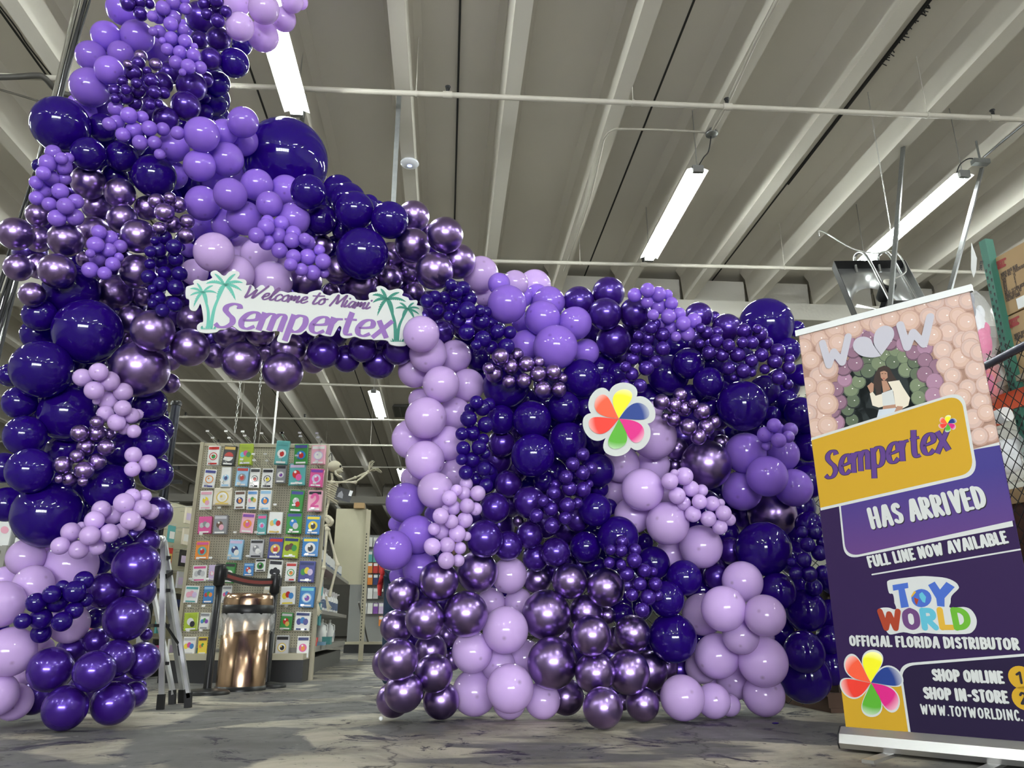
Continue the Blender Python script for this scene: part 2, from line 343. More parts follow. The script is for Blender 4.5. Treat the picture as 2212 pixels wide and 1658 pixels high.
B('d','the small dark string right of the sign','-12,4177,2423,34 61,4292,2454,44 19,4241,2405,43 -50,4286,2383,40 100,4360,2412,50 -4,4355,2360,50 89,4200,2273,51 -151,4204,2322,42 -104,4239,2369,37 -89,4275,2296,34 40,4290,2243,43 -21,4255,2251,31 88,4276,2162,49 162,4233,2287,34 176,4302,2244,52 235,4350,2257,29 184,4262,2116,51 270,4266,2167,43 346,4287,2172,40 238,4329,2090,43 326,4272,2077,49 143,4224,2062,31 205,4329,2317,35')
B('k','the small pastel string on the wall left edge','48,4228,1208,32 90,4280,1200,40 167,4261,1198,43 10,4195,1159,42 103,4322,1260,38 108,4246,1125,42 33,4286,1120,42 157,4304,1117,37 -34,4167,1057,44 24,4213,1034,39 98,4283,1052,45 -68,4237,996,34 -28,4299,989,45 58,4253,974,47 110,4286,964,26 -75,4221,901,46 4,4247,911,44 75,4281,900,34 2,4231,829,46 67,4287,834,34 -11,4246,1109,21')
B('d','the small navy string beside the pastel column','149,4201,1708,38 187,4272,1694,47 227,4331,1734,40 116,4300,1694,33 108,4256,1624,49 207,4275,1596,47 132,4309,1553,47 72,4256,1534,38 82,4267,1453,41 170,4248,1456,43 195,4286,1513,33 131,4297,1393,46 73,4251,1385,32 207,4302,1431,30 201,4257,1336,40 98,4264,1314,40 156,4355,1296,38 214,4290,1250,38 240,4305,1335,25')
B('c','the small chrome string left of the flower emblem','288,4236,1999,51 391,4320,2043,43 444,4269,1969,48 520,4287,1989,37 220,4233,1924,36 354,4285,1957,46 257,4307,1913,51 340,4276,1859,39 430,4277,1867,45 511,4260,1904,48 603,4270,1922,51 664,4314,1900,32 539,4277,1816,51 635,4278,1819,45')
B('l','the small lilac string on top of the wall','1119,4276,2441,44 1186,4220,2452,44 1263,4259,2445,47 1330,4289,2458,32 1196,4280,2399,38 1280,4334,2395,50 1345,4272,2392,41 1314,4246,2294,46 1392,4279,2326,41 1402,4244,2250,46 1481,4277,2285,47 1351,4335,2254,44 1445,4308,2207,47 1361,4278,2174,32 1213,4226,2291,35 1285,4313,2274,32')
B('p','the small dark pearl string above the emblem','1236,4276,2254,35 1197,4236,2210,40 1278,4277,2184,46 1193,4307,2171,44 1128,4275,2172,32 1101,4251,2081,34 1175,4278,2082,43 1273,4278,2094,46 1093,4301,2031,40 1225,4289,2013,40 1033,4251,1962,34 1164,4269,1963,46 1080,4300,1933,43 1032,4279,1864,31 1121,4279,1855,43')
B('p','the small dark pearl string near the banner top','1507,4243,2221,31 1560,4295,2216,45 1634,4316,2227,37 1609,4268,2152,44 1507,4278,2136,29 1790,4277,2227,47 1893,4278,2209,48 1853,4217,2217,29 1670,4234,2114,39 1760,4240,2136,36 1830,4269,2149,44 1949,4334,2172,45 1560,4278,2078,42 1648,4300,2073,44 1743,4293,2076,50 1888,4281,2073,44 1997,4287,2106,47 1818,4275,2031,41 1962,4268,2027,45 2068,4292,2055,34 1674,4279,1980,41 1760,4270,1963,46 1899,4279,1981,31 2047,4267,1992,41 1977,4273,1927,47 2040,4288,1891,31 1824,4294,1962,26 1700,4279,1922,20')
B('c','the small chrome bunch right of the flower emblem','1365,4287,1806,43 1237,4244,1747,48 1320,4273,1738,45 1396,4322,1734,48 1491,4288,1709,51 1432,4254,1747,31 1316,4288,1654,42 1382,4235,1597,50 1512,4298,1613,50 1577,4331,1657,40 1452,4269,1548,47 1260,4265,1664,22')
B('p','the small dark pearl string in the wall middle','765,4279,1433,41 702,4247,1369,41 820,4315,1361,39 761,4278,1325,44 659,4225,1290,40 609,4299,1260,30 684,4275,1234,43 765,4300,1234,46 808,4336,1273,25 593,4263,1207,40 531,4256,1158,35 580,4296,1121,43 669,4276,1139,46 733,4309,1158,32 496,4278,1081,40 654,4257,1065,37 581,4278,1026,45')
B('k','the small pastel string in the wall middle','1352,4274,1315,52 1249,4217,1274,48 1403,4320,1252,47 1297,4253,1199,48 1475,4349,1247,36 1287,4244,1325,24 1418,4235,1164,43 1510,4287,1162,43 1569,4312,1170,24 1350,4310,1164,41 1390,4280,1100,46 1476,4277,1074,45 1558,4252,1103,45 1610,4304,1074,35 1545,4293,1030,43')
B('l','the small lilac bunch above the five lilac balloons','1897,4227,1617,41 1972,4355,1623,45 2021,4287,1607,44 1867,4294,1577,47 1985,4246,1554,36 1917,4231,1527,44 1888,4337,1520,31')
B('d','the small navy string beside the banner','2024,4288,1005,34 2098,4288,1006,42 2043,4277,934,42 2142,4307,951,32 2110,4287,889,44 2010,4274,849,41 1942,4289,837,26 1960,4290,776,36 2041,4296,774,46 2124,4298,783,41')
B('p','the small dark pearl string above the lower chrome','982,4311,946,37 903,4257,895,29 963,4272,892,37 1050,4304,900,37 1034,4264,839,42 898,4282,827,31 961,4265,816,29 997,4295,769,42 1091,4273,785,39 1147,4299,782,26 1064,4284,714,39 1150,4284,714,39 1017,4283,657,36 1106,4283,643,44 1169,4313,654,31 1065,4265,577,41')
B('k','the small pastel bunch on the left column','-2043,4255,1812,50 -1905,4131,1808,49 -1882,4222,1785,55 -1931,4173,1715,51 -1828,4290,1745,51 -1912,4311,1698,53 -1773,4188,1623,44 -1887,4253,1607,45 -1753,4266,1603,43 -1748,4331,1627,31 -1808,4224,1551,47 -1796,4300,1537,35 -1723,4255,1511,37 -1944,4247,1676,20')
B('k','the trio of small pastels on the left column','-1700,4237,1376,44 -1638,4288,1342,47 -1690,4229,1296,41')
B('c','the small chrome bunch on the left column','-1901,4200,1543,37 -1982,4204,1483,46 -1920,4267,1500,49 -1884,4338,1511,35 -1969,4271,1422,46 -1854,4251,1417,44 -1985,4225,1361,36 -1904,4288,1345,46 -2054,4232,1313,48 -1938,4231,1285,48 -2027,4276,1247,41 -2052,4219,1236,24 -1924,4206,1221,26')
B('k','the small pastel string low on the left column','-1681,4258,1156,41 -1642,4321,1165,37 -1689,4185,1108,52 -1614,4238,1090,46 -1596,4319,1082,42 -1830,4261,1083,48 -1806,4350,1067,51 -1645,4190,1020,50 -1635,4275,1009,36 -1828,4196,1018,49 -1756,4225,956,49 -1728,4299,979,38 -1820,4153,935,50 -1959,4246,963,49 -1935,4299,999,24 -1975,4193,886,45 -1897,4229,870,48 -1825,4270,888,42')
B('d','the small navy bunch low on the left column','-1869,4279,719,48 -1871,4202,660,54 -1950,4237,684,34 -1966,4174,645,44 -1977,4269,612,54 -2042,4190,605,48 -1849,4291,622,37 -1878,4247,569,43 -2032,4246,528,53 -2083,4176,516,39 -1899,4184,514,48 -2049,4311,459,49')
B('l','the lilac ones on the tower left side','-2399,4630,4685,109 -2201,4506,4351,109 -2401,4502,4332,101 -2469,4492,4154,100 -2281,4490,4188,83 -2241,4310,3905,90 -2402,4425,3854,124 -2498,4588,3788,82 -2402,4651,3869,66 -2669,4775,3996,49 -2167,4740,4436,92 -2009,4777,4687,58')
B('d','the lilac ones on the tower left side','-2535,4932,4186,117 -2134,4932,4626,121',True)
B('k','the pastel ones at the top of the tower','-1572,4496,4672,94 -1341,4375,4535,104 -1485,4376,4369,94 -1399,4620,4517,110 -1267,4617,4672,87 -1188,4491,4715,76 -1197,4769,4978,54')
B('p','the dark pearl ones on the tower right side','-1849,4626,4651,111 -1832,4619,4451,63 -1657,4494,4361,83 -1671,4441,4148,72 -1730,4561,4073,55 -1787,4489,3958,100 -1794,4459,3776,95 -1895,4432,3645,82 -1999,4617,4154,80 -2147,4862,4444,39 -1982,4492,3969,72')
B('p','the dark pearl ones on the tower right side','-2268,4930,4263,119 -2204,4927,4043,118',True)
B('d','the backlit navy ones at the tower right edge','-1589,4771,4555,72 -1543,4529,4197,99 -1686,4671,4134,85 -1779,4768,3959,57 -1779,4700,4042,51')
B('d','the backlit navy ones at the tower right edge','-1829,5070,4134,124 -1840,4926,4433,122 -1766,4848,4130,119',True)
B('d','the navy ones at the upper left bend','-2501,4367,3517,174 -2315,4504,3611,90 -2290,4350,3304,103 -2151,4480,3383,98 -1929,4476,3248,135 -2237,4615,3313,85 -2813,4769,3467,47')
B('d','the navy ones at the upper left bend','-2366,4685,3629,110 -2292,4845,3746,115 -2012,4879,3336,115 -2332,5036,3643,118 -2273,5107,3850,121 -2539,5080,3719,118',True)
B('l','the lilac ones on the arch shoulder','-1838,4486,3478,97 -1883,4650,3369,94 -1576,4222,3398,107 -1501,4388,3538,85 -1359,4290,3552,96 -1424,4534,3582,101 -1478,4428,3365,110 -1607,4342,3253,98 -1584,4615,3310,94 -1536,4953,3556,79 -1284,4484,3222,102 -1374,4265,3013,99 -1596,4446,3048,108 -1474,4594,2992,102 -1327,4449,2957,109 -1693,4759,3043,83 -1151,4333,2996,81 -1128,4605,3264,102 -1023,4449,2964,105')
B('d','the lilac ones on the arch shoulder','-1977,4924,3936,119 -1447,5103,3462,124 -1867,4956,3484,118 -1080,4966,3138,121',True)
B('d','the huge navy one crowning the arch','-1209,4836,3642,298')
B('d','the navy ones right of the crowning giant','-921,4333,3097,109 -868,4547,3021,98 -800,4727,3353,110 -707,4566,3188,116 -632,4374,3000,123 -583,4675,3231,64 -541,4796,3251,72 -408,4361,2937,117 -741,4640,3001,69 -566,4373,2700,161 -811,4772,2974,51')
B('d','the navy ones right of the crowning giant','-615,4962,3213,123 -823,4934,2970,121 -863,4936,3316,122',True)
B('c','the chrome ones at the arch right end','-273,4601,3108,105 -58,4319,2823,114 -267,4496,2836,114 -118,4368,2599,117 27,4500,2738,115 -189,4750,3090,46 -419,4753,2888,93 -279,4773,2786,87 -425,4726,2712,92 -735,4541,2664,94 -595,4662,2606,112 -882,4696,2914,75 -256,4737,2617,70 -969,4753,2673,103 -799,4738,2606,53')
B('p','the chrome ones at the arch right end','-807,4976,2655,120 -164,4900,3035,123 -1120,5103,2735,122 -513,4899,2614,119 -368,4990,2766,122',True)
B('c','the chrome ones on the left arch bend','-2342,4510,3200,106 -2124,4482,3116,94 -2349,4686,3129,94 -2081,4479,2931,91 -1996,4606,3089,79 -1919,4371,2760,103 -2298,4605,2889,106 -2338,4373,2717,102 -2658,4604,3005,76 -2683,4460,2789,100 -2636,4620,2842,84 -2632,4471,2568,82 -2588,4599,2642,80 -2273,4223,2441,100 -2394,4244,2297,70 -2612,4753,2489,57 -2373,4700,2751,52 -1940,4477,2574,104 -2124,4640,2498,112 -1996,4738,2521,62 -1975,4596,2303,87 -1689,4217,2089,118 -1799,4394,1915,164 -2050,4750,2230,52 -2170,4759,2924,42')
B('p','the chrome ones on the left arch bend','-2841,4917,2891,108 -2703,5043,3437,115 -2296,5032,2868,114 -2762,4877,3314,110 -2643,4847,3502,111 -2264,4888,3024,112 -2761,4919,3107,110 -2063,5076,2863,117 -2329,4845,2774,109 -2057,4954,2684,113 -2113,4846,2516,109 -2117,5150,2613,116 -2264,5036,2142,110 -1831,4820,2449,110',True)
B('k','the pastel ones above the sign','-1366,4087,2528,112 -1443,4837,2935,91 -1254,4611,2779,118 -1641,4600,2640,85 -1295,4283,2488,114 -1116,4443,2522,126 -1120,4754,2779,81')
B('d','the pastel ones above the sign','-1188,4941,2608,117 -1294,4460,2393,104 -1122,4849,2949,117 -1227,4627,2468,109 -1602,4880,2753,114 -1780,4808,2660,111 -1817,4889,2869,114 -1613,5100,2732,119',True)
B('l','the shaded lilac pair behind the sign pastels','-1752,4748,2869,49 -1535,4725,2935,61')
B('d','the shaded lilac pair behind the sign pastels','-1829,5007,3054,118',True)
B('c','the dark chrome ones under the sign','-1643,4670,2345,91 -1525,4364,2047,112 -1381,4596,2236,99 -1222,4709,2286,90 -1220,4360,1972,116 -979,4362,1911,117 -985,4477,2094,106 -883,4749,2118,82 -1493,4749,2135,79 -1187,4750,2160,51 -1767,4749,2092,64 -1752,4747,1942,63')
B('p','the dark chrome ones under the sign','-1640,4742,2520,110 -1633,4976,2521,115 -1224,4825,2439,113 -1846,5026,2399,114 -1285,4966,2278,115 -1840,4889,2232,110 -1574,4905,2312,112',True)
B('p','the violet pearl ones under the sign right end','-773,4472,2078,98 -652,4599,2085,86 -541,4466,2110,87 -454,4625,2075,103 -329,4488,2115,97 -233,4733,2419,91 -143,4866,2376,84 -975,4750,2304,95 -768,4750,2310,96 -526,4695,2323,96 -318,4597,2456,82 -62,4596,2286,79')
B('p','the violet pearl ones under the sign right end','-634,4808,2453,116 -1195,5293,2634,125 -429,5102,2547,123 -1103,5468,2767,130 102,4729,2396,116 -149,4881,2568,120 -853,4833,2489,115 -482,4906,2314,117',True)
B('d','the glossy navy ones down the left column','-2297,4468,2429,159 -2134,4413,2145,191 -2407,4386,2231,96 -2146,4752,2338,69 -2515,4609,2192,101 -2294,4305,1871,162 -2683,4684,1950,53 -2732,4789,1983,73 -2459,4458,1716,94 -2218,4532,1676,162 -2365,4400,1510,110 -2280,4678,1487,98 -2219,4243,1282,119 -2541,4577,1359,88 -1919,4586,1476,104 -1788,4587,1759,99 -1785,4732,1642,98 -1701,4462,1496,98 -1647,4461,1314,91 -1899,4477,1234,134 -1786,4795,1753,37 -1728,4741,1457,31 -2187,4440,1080,181 -2482,4573,1150,97 -1847,4577,914,94 -2041,4856,848,64 -1968,4727,536,55 -1997,4737,1097,109 -2268,4703,1878,85 -2331,4661,2042,96')
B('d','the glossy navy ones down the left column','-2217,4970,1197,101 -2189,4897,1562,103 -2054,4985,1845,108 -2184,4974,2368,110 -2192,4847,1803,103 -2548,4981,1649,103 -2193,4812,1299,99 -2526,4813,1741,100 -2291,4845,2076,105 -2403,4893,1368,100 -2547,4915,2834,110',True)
B('p','the violet pearl ones at the left column foot','-1669,4582,1109,97 -1691,4585,949,69 -1686,4465,809,125 -1849,4504,678,95 -1727,4643,680,99 -1697,4460,533,118 -1977,4320,285,109 -1727,4232,279,99 -2023,4626,368,81 -1879,4569,417,67 -1701,4407,332,95 -1629,4574,316,97 -1850,4262,109,105 -1692,4432,115,107 -2216,4701,122,87 -1649,4591,143,68 -1678,4729,449,35 -1666,4725,180,29')
B('p','the violet pearl ones at the left column foot','-1792,4880,221,93 -2034,4877,148,90 -1872,4891,1021,100 -2005,4884,590,95',True)
B('k','the pastel ones low at the left edge','-2304,4530,855,99 -2128,4679,825,146 -2205,4462,706,102 -2496,4724,749,71 -2269,4298,599,116 -2183,4311,370,121 -2235,4350,165,106 -2230,4532,117,92 -2012,4521,507,103 -2215,4721,381,53 -2311,4730,207,52 -2309,4729,933,31')
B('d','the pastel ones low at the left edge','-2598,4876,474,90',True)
B('k','the pastel column under the sign right end','-178,4232,2124,107 -140,4433,2074,115 24,4597,2122,104 -226,4625,2026,106 -55,4362,1859,109 107,4597,1931,106 -192,4746,1874,74 -138,4368,1654,122 33,4595,1746,101 -225,4607,1582,124 -5,4514,1538,104 -135,4390,1406,114 41,4585,1373,92 -68,4327,1221,103 -222,4745,1368,71')
B('d','the pastel column under the sign right end','126,4935,2310,120 -59,4897,2158,118 -26,4896,1511,113 204,4680,1369,108',True)
B('l','the lilac ones on the wall left edge','-242,4480,1175,114 -166,4420,986,108 -288,4292,886,106 -306,4744,1086,49 -87,4744,1147,52 -144,4503,807,100 -276,4743,780,59')
B('d','the lilac ones on the wall left edge','-68,4894,911,108',True)
B('k','the pastel ones peeking over the wall top','181,4659,2729,119 397,4511,2601,86 565,4850,2748,114 211,4802,2633,65')
B('d','the pastel ones peeking over the wall top','39,4955,2677,122',True)
B('l','the lilac ones on the wall top left','289,4423,2552,70 335,4364,2389,120 455,4647,2569,73 625,4589,2510,107 566,4723,2618,78 569,4470,2348,113 777,4479,2324,107 635,4380,2121,137 475,4595,2208,102 875,4652,2197,87 467,4744,2431,71 216,4908,2645,47')
B('d','the lilac ones on the wall top left','255,5017,2483,123 395,4930,2249,120',True)
B('p','the violet pearl ones on the wall top','825,4594,2523,104 1025,4595,2594,108 970,4466,2389,104 1167,4474,2406,101 1049,4608,2263,113 1614,4564,2437,93 1639,4537,2312,43 1613,4582,2255,28 1669,4572,2195,46 1784,4734,2506,42 1774,4504,2333,95')
B('p','the violet pearl ones on the wall top','1178,4983,2292,122 1001,4889,2423,121 1693,4683,2299,116 1250,4721,2382,117',True)
B('d','the navy ones across the wall upper half','172,4713,2149,81 341,4500,1901,141 310,4491,1686,90 491,4421,1671,116 489,4375,1444,127 588,4633,1343,70 809,4485,1960,123 972,4570,1964,70 688,4437,1758,99 832,4468,1761,59 1073,4622,2040,74 1420,4676,2061,135 1489,4464,2070,99 1584,4397,1928,94 1535,4592,1902,70 714,4487,1561,117 851,4575,1765,60 890,4595,1578,68 903,4544,1397,102 938,4665,1305,53 862,4462,1146,98 999,4718,1200,53 645,4777,1415,110 2104,4643,2426,179 2353,4729,2438,57 2190,4551,2213,82 2023,4589,1948,97 1785,4392,1780,155 2199,4664,1900,73 2056,4590,1785,54 2202,4509,1778,100 2339,4714,2099,75 1645,4571,1822,66 2306,4734,1382,111 2343,4746,1614,101 2303,4663,1779,94')
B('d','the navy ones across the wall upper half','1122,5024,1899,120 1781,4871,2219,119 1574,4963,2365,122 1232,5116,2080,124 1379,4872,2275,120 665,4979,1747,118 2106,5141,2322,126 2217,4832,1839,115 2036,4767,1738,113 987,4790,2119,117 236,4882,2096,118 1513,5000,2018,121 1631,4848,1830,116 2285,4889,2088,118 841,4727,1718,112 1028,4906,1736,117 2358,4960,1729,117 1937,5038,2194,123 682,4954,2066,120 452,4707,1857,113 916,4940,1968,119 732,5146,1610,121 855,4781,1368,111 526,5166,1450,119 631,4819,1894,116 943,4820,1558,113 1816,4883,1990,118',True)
B('p','the violet pearl ones in the wall centre','325,4620,1570,86 363,4595,1313,84 479,4476,1184,96 273,4475,1149,89 210,4350,959,104 350,4457,933,84 481,4508,1000,80 528,4597,881,81 627,4476,900,85 781,4608,1111,80 1731,4686,1788,89 1746,4698,938,83 1609,4603,776,78')
B('p','the violet pearl ones in the wall centre','200,4832,1149,109 594,4728,1111,107 450,5026,1706,118 415,4977,1490,116 756,4853,1085,110 390,4852,1256,111 1635,4901,838,109 297,4799,1512,112 1803,5024,877,112 327,4996,1113,113 667,4933,1272,113',True)
B('k','the pastel ones below the flower emblem','1252,4499,1600,139 1319,4729,1831,62 1071,4648,1461,117 1293,4705,1471,106 1131,4376,1252,123 1053,4772,1302,81 1275,4402,1062,125 1119,4607,1134,110 1370,4743,1287,66 1501,4517,943,126 1392,4745,923,102')
B('d','the pastel ones below the flower emblem','1260,5155,1770,122 1344,4870,1942,117 1782,4919,1060,111 1503,4844,1360,112 1557,4735,1108,108 1309,4891,1214,112',True)
B('c','the chrome ones in the wall middle right','1567,4507,1435,152 1435,4648,1562,72 1445,4745,1475,61 1763,4739,1629,55 2065,4767,1176,153 438,4745,1108,35')
B('p','the chrome ones in the wall middle right','1669,4865,1230,112 1516,4766,1665,113 1994,5032,1213,115 1770,4999,1742,119',True)
B('l','the five lilac ones near the banner','1821,4506,1511,126 2096,4595,1527,106 1881,4359,1340,120 1818,4607,1296,123 2128,4558,1310,116')
B('d','the five lilac ones near the banner','2449,5121,1603,119 2303,4892,1242,111 1814,4991,1328,115 1972,5102,1755,121',True)
B('d','the navy ones across the wall lower half','1877,4508,932,160 1920,4465,688,105 2216,4596,1089,82 2155,4639,584,124 2037,4460,354,114 2377,4775,555,98 2310,4688,420,84 2173,4535,714,51 1382,4500,763,101 2114,4658,215,153 2335,4769,260,107 1293,4504,429,136 1032,4596,563,65 1252,4434,641,99 1229,4598,852,99 999,4490,992,121 825,4597,943,93 1223,4745,992,53 911,4745,845,64')
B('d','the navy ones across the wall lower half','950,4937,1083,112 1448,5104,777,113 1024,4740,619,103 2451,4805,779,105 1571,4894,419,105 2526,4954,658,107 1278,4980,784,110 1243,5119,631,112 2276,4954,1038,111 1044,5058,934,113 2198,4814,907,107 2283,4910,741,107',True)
B('k','the pastel cluster low on the wall right','1709,4449,739,116 1517,4261,585,120 1711,4177,547,110 1513,4611,562,121 1633,4350,442,100 1941,4747,433,50 1560,4550,332,125 1782,4438,306,137 1726,4756,185,106 1291,4379,126,118 1497,4486,100,94 1632,4613,66,62 1826,4580,121,117 1526,4746,264,96 1652,4889,165,56')
B('d','the pastel cluster low on the wall right','2077,4893,459,104 1566,4766,703,105',True)
B('c','the chrome ones at the wall lower left','-36,4355,730,107 178,4467,788,116 -233,4440,662,91 -105,4356,531,107 114,4368,558,122 -268,4590,491,93 13,4743,448,74 -74,4591,365,92 -234,4260,330,104 -302,4589,297,93 48,4743,307,59 -50,4438,253,101 -203,4361,164,102 -268,4589,110,94 -7,4561,106,99')
B('p','the chrome ones at the wall lower left','-204,4893,407,102 -143,4811,699,104 -46,4974,637,107',True)
B('k','the pastel ones between the lower chrome groups','370,4595,777,103 274,4744,631,84 437,4737,631,84 336,4430,474,126 157,4502,357,112 310,4602,285,95 470,4697,320,103 180,4677,137,127 357,4373,179,125 368,4562,96,92 550,4539,104,98')
B('d','the pastel ones between the lower chrome groups','366,4900,663,106 46,4893,367,103',True)
B('c','the chrome ones at the wall lower middle','550,4745,761,83 571,4489,556,137 705,4478,738,100 906,4449,704,108 805,4544,570,97 935,4567,555,49 774,4219,446,105 586,4382,305,135 666,4635,443,81 798,4276,258,106 993,4348,258,116 1168,4604,252,109 1297,4748,265,85 1057,4483,456,101 1022,4730,419,77 699,4654,113,100 800,4102,104,100 1075,4398,94,90 1044,4748,76,48 1274,4749,112,38')
B('p','the chrome ones at the wall lower middle','790,4895,379,104 1433,4909,244,103 855,4947,865,110 689,4826,841,107 1115,4870,734,107 1219,4895,365,104 1012,4874,326,103 1016,4930,139,102',True)
# ================================================================== lettering and flat signs
class Panel:
    # a flat panel: o = a point on it, u = right, n = towards the viewer; shapes given as pixels are laid on its real plane
    def __init__(s, o, u, n): s.o = Vector(o); s.u = Vector(u).normalized(); s.n = Vector(n).normalized(); s.v = s.n.cross(s.u).normalized()
    def at(s, px, py, lift=0): p = atP(px, py, s.o, s.n); return p + s.n * lift
    def uv(s, px, py): d = atP(px, py, s.o, s.n) - s.o; return (d.dot(s.u), d.dot(s.v))
    def p(s, a, b, lift=0): return s.o + s.u * a + s.v * b + s.n * lift
    def pts(s, l, lift=0): return [s.at(x, y, lift) for x, y in l]
RB = [0]
def ribbon(P, mb, line, wv, wh, lift, mi=0, cap=True):
    # a pen stroke on panel P: width wv across vertical strokes, wh across horizontal ones, with round ends
    n = len(line); lift0 = lift
    def up():
        # overlapping pen strokes get hair-thin separate layers
        RB[0] = (RB[0] + 1) % 26; return lift0 + RB[0] * 7e-6
    if n <= 7:
        for i in range(n - 1):
            a, b = line[i], line[i + 1]; dx, dy = b[0] - a[0], b[1] - a[1]; l = math.hypot(dx, dy) or 1e-9
            dx /= l; dy /= l; w = .5 * math.hypot(wv * dy, wh * dx)
            lift = up(); mb.add([P.p(a[0] - dy * w, a[1] + dx * w, lift), P.p(a[0] + dy * w, a[1] - dx * w, lift), P.p(b[0] + dy * w, b[1] - dx * w, lift), P.p(b[0] - dy * w, b[1] + dx * w, lift)], [(0, 1, 2, 3)], mi)
            for q0, j in ((a, i), (b, i + 1)):
                if cap or 0 < j < n - 1: lift = up(); mb.add([P.p(q0[0] + w * math.cos(q * math.pi / 6), q0[1] + w * math.sin(q * math.pi / 6), lift) for q in range(12)], [tuple(range(12))], mi)
        return
    L, Rr = [], []; body = up()
    for i in range(n):
        a = line[max(i - 1, 0)]; b = line[min(i + 1, n - 1)]; dx, dy = b[0] - a[0], b[1] - a[1]; l = math.hypot(dx, dy) or 1e-9
        dx /= l; dy /= l; w = .5 * math.hypot(wv * dy, wh * dx)
        L.append((line[i][0] - dy * w, line[i][1] + dx * w)); Rr.append((line[i][0] + dy * w, line[i][1] - dx * w))
        if cap and i in (0, n - 1):
            lift = up()
            mb.add([P.p(line[i][0] + w * math.cos(q * math.pi / 5), line[i][1] + w * math.sin(q * math.pi / 5), lift) for q in range(10)], [tuple(range(10))], mi)
    for i in range(n - 1):
        mb.add([P.p(*L[i], body), P.p(*Rr[i], body), P.p(*Rr[i + 1], body), P.p(*L[i + 1], body)], [(0, 1, 2, 3)], mi)
# one-stroke capitals, height 1: lists of strokes ('~' first = smooth)
def A_(s): return [[tuple(float(q) / 10 for q in p.split(',')) for p in t.strip('~').split()] if t[0] != '~' else smooth([tuple(float(q) / 10 for q in p.split(',')) for p in t.strip('~').split()], 5) for t in s.split('|')]
CAP = {k: (w, A_(s)) for k, w, s in (
    ('A', .74, '0,0 3,10 4.4,10 6.4,0|1,3.2 5.8,3.2'), ('B', .66, '0,0 0,10|~0,10 3.4,10 4.8,8.6 4.6,6.2 3,5.3 0,5.3|~3,5.3 5.2,4.4 5.4,1.6 3.6,0 0,0'),
    ('C', .62, '~5,8.2 3.6,10 1.4,9.4 0,5 1.2,.6 3.6,0 5,1.6'), ('D', .70, '0,0 0,10|~0,10 3.2,9.6 5.4,7 5.4,3 3.2,.4 0,0'),
    ('E', .56, '0,0 0,10|0,10 4.4,10|0,5.2 3.8,5.2|0,0 4.6,0'), ('F', .54, '0,0 0,10|0,10 4.4,10|0,5.2 3.6,5.2'), ('H', .72, '0,0 0,10|5.6,0 5.6,10|0,5 5.6,5'),
    ('I', .30, '0,0 0,10'), ('L', .52, '0,10 0,0 4.4,0'), ('N', .74, '0,0 0,10 5.6,0 5.6,10'), ('O', .76, '~3,10 5.4,8.4 6,5 5.4,1.6 3,0 .6,1.6 0,5 .6,8.4 3,10'),
    ('P', .62, '0,0 0,10|~0,10 3.6,9.8 5,7.8 4.2,5.4 0,4.6'), ('R', .66, '0,0 0,10|~0,10 3.6,9.8 4.8,7.8 4,5.6 0,5|1.6,5 5.2,0'), ('S', .60, '~4.6,8.6 3,10 .8,9 .6,6.8 2.6,5.2 4.8,3.6 4.6,1 2.4,0 .2,1.2'),
    ('T', .62, '0,10 5.2,10|2.6,10 2.6,0'), ('U', .70, '~0,10 0,4 .8,.8 2.8,0 4.8,.8 5.6,4 5.6,10'), ('V', .68, '0,10 2.8,0 5.6,10'), ('W', 1.06, '0,10 2.2,0 4.7,8.4 7.2,0 9.4,10'),
    ('Y', .66, '0,10 2.6,5 5.2,10|2.6,5 2.2,0'), ('M', .86, '0,0 0,10 3.4,3 6.8,10 6.8,0'), ('G', .70, '~5,8.4 3.4,10 1.2,9 0,5 1.2,.8 3.6,0 5.2,1.4 5.2,4.4|5.2,4.4 3,4.4'), ('K', .62, '0,0 0,10|4.6,10 0,4.6|1.4,5.6 4.8,0'), ('Q', .76, '~3,10 5.4,8.4 6,5 5.4,1.6 3,0 .6,1.6 0,5 .6,8.4 3,10|3.6,2.4 6,-.6'), ('X', .62, '0,0 5,10|0,10 5,0'), ('Z', .6, '0,10 4.8,10 0,0 4.8,0'),
    ('-', .42, '0,4.6 2.6,4.6'), ('.', .22, '0,.2 .1,.2'), (':', .22, '0,.6 .1,.6|0,6.4 .1,6.4'), ('1', .40, '0,8 2,10 2,0'), ('2', .56, '~0,8 1.6,10 4,9 4.2,6.6 2,3 0,0|0,0 4.6,0'), ('0', .62, '~2.4,10 4.4,8 4.6,5 4.4,2 2.4,0 .4,2 0,5 .4,8 2.4,10'),
    ('4', .62, '3.4,0 3.4,10 0,3 5,3'), ('8', .6, '~2.2,10 4,8 2.2,5.4 .4,8 2.2,10|~2.2,5.4 4.6,2.6 2.2,0 0,2.6 2.2,5.4'), ('5', .56, '~4,10 .6,10 .4,6 3,6 4.4,3.4 2.8,.2 0,.8'), ('6', .6, '~4,9.6 1,7 0,3 2,0 4.4,2 3.6,5.4 .4,4'), ('9', .6, '~4.4,6 2,4.6 0,7 2,10 4.4,8 4.2,3 2,0'), ('3', .56, '~0,9 2,10 4,8 2,5.4 4.4,3 2,0 0,1'), ('7', .54, '0,10 4.4,10 1.4,0'))}
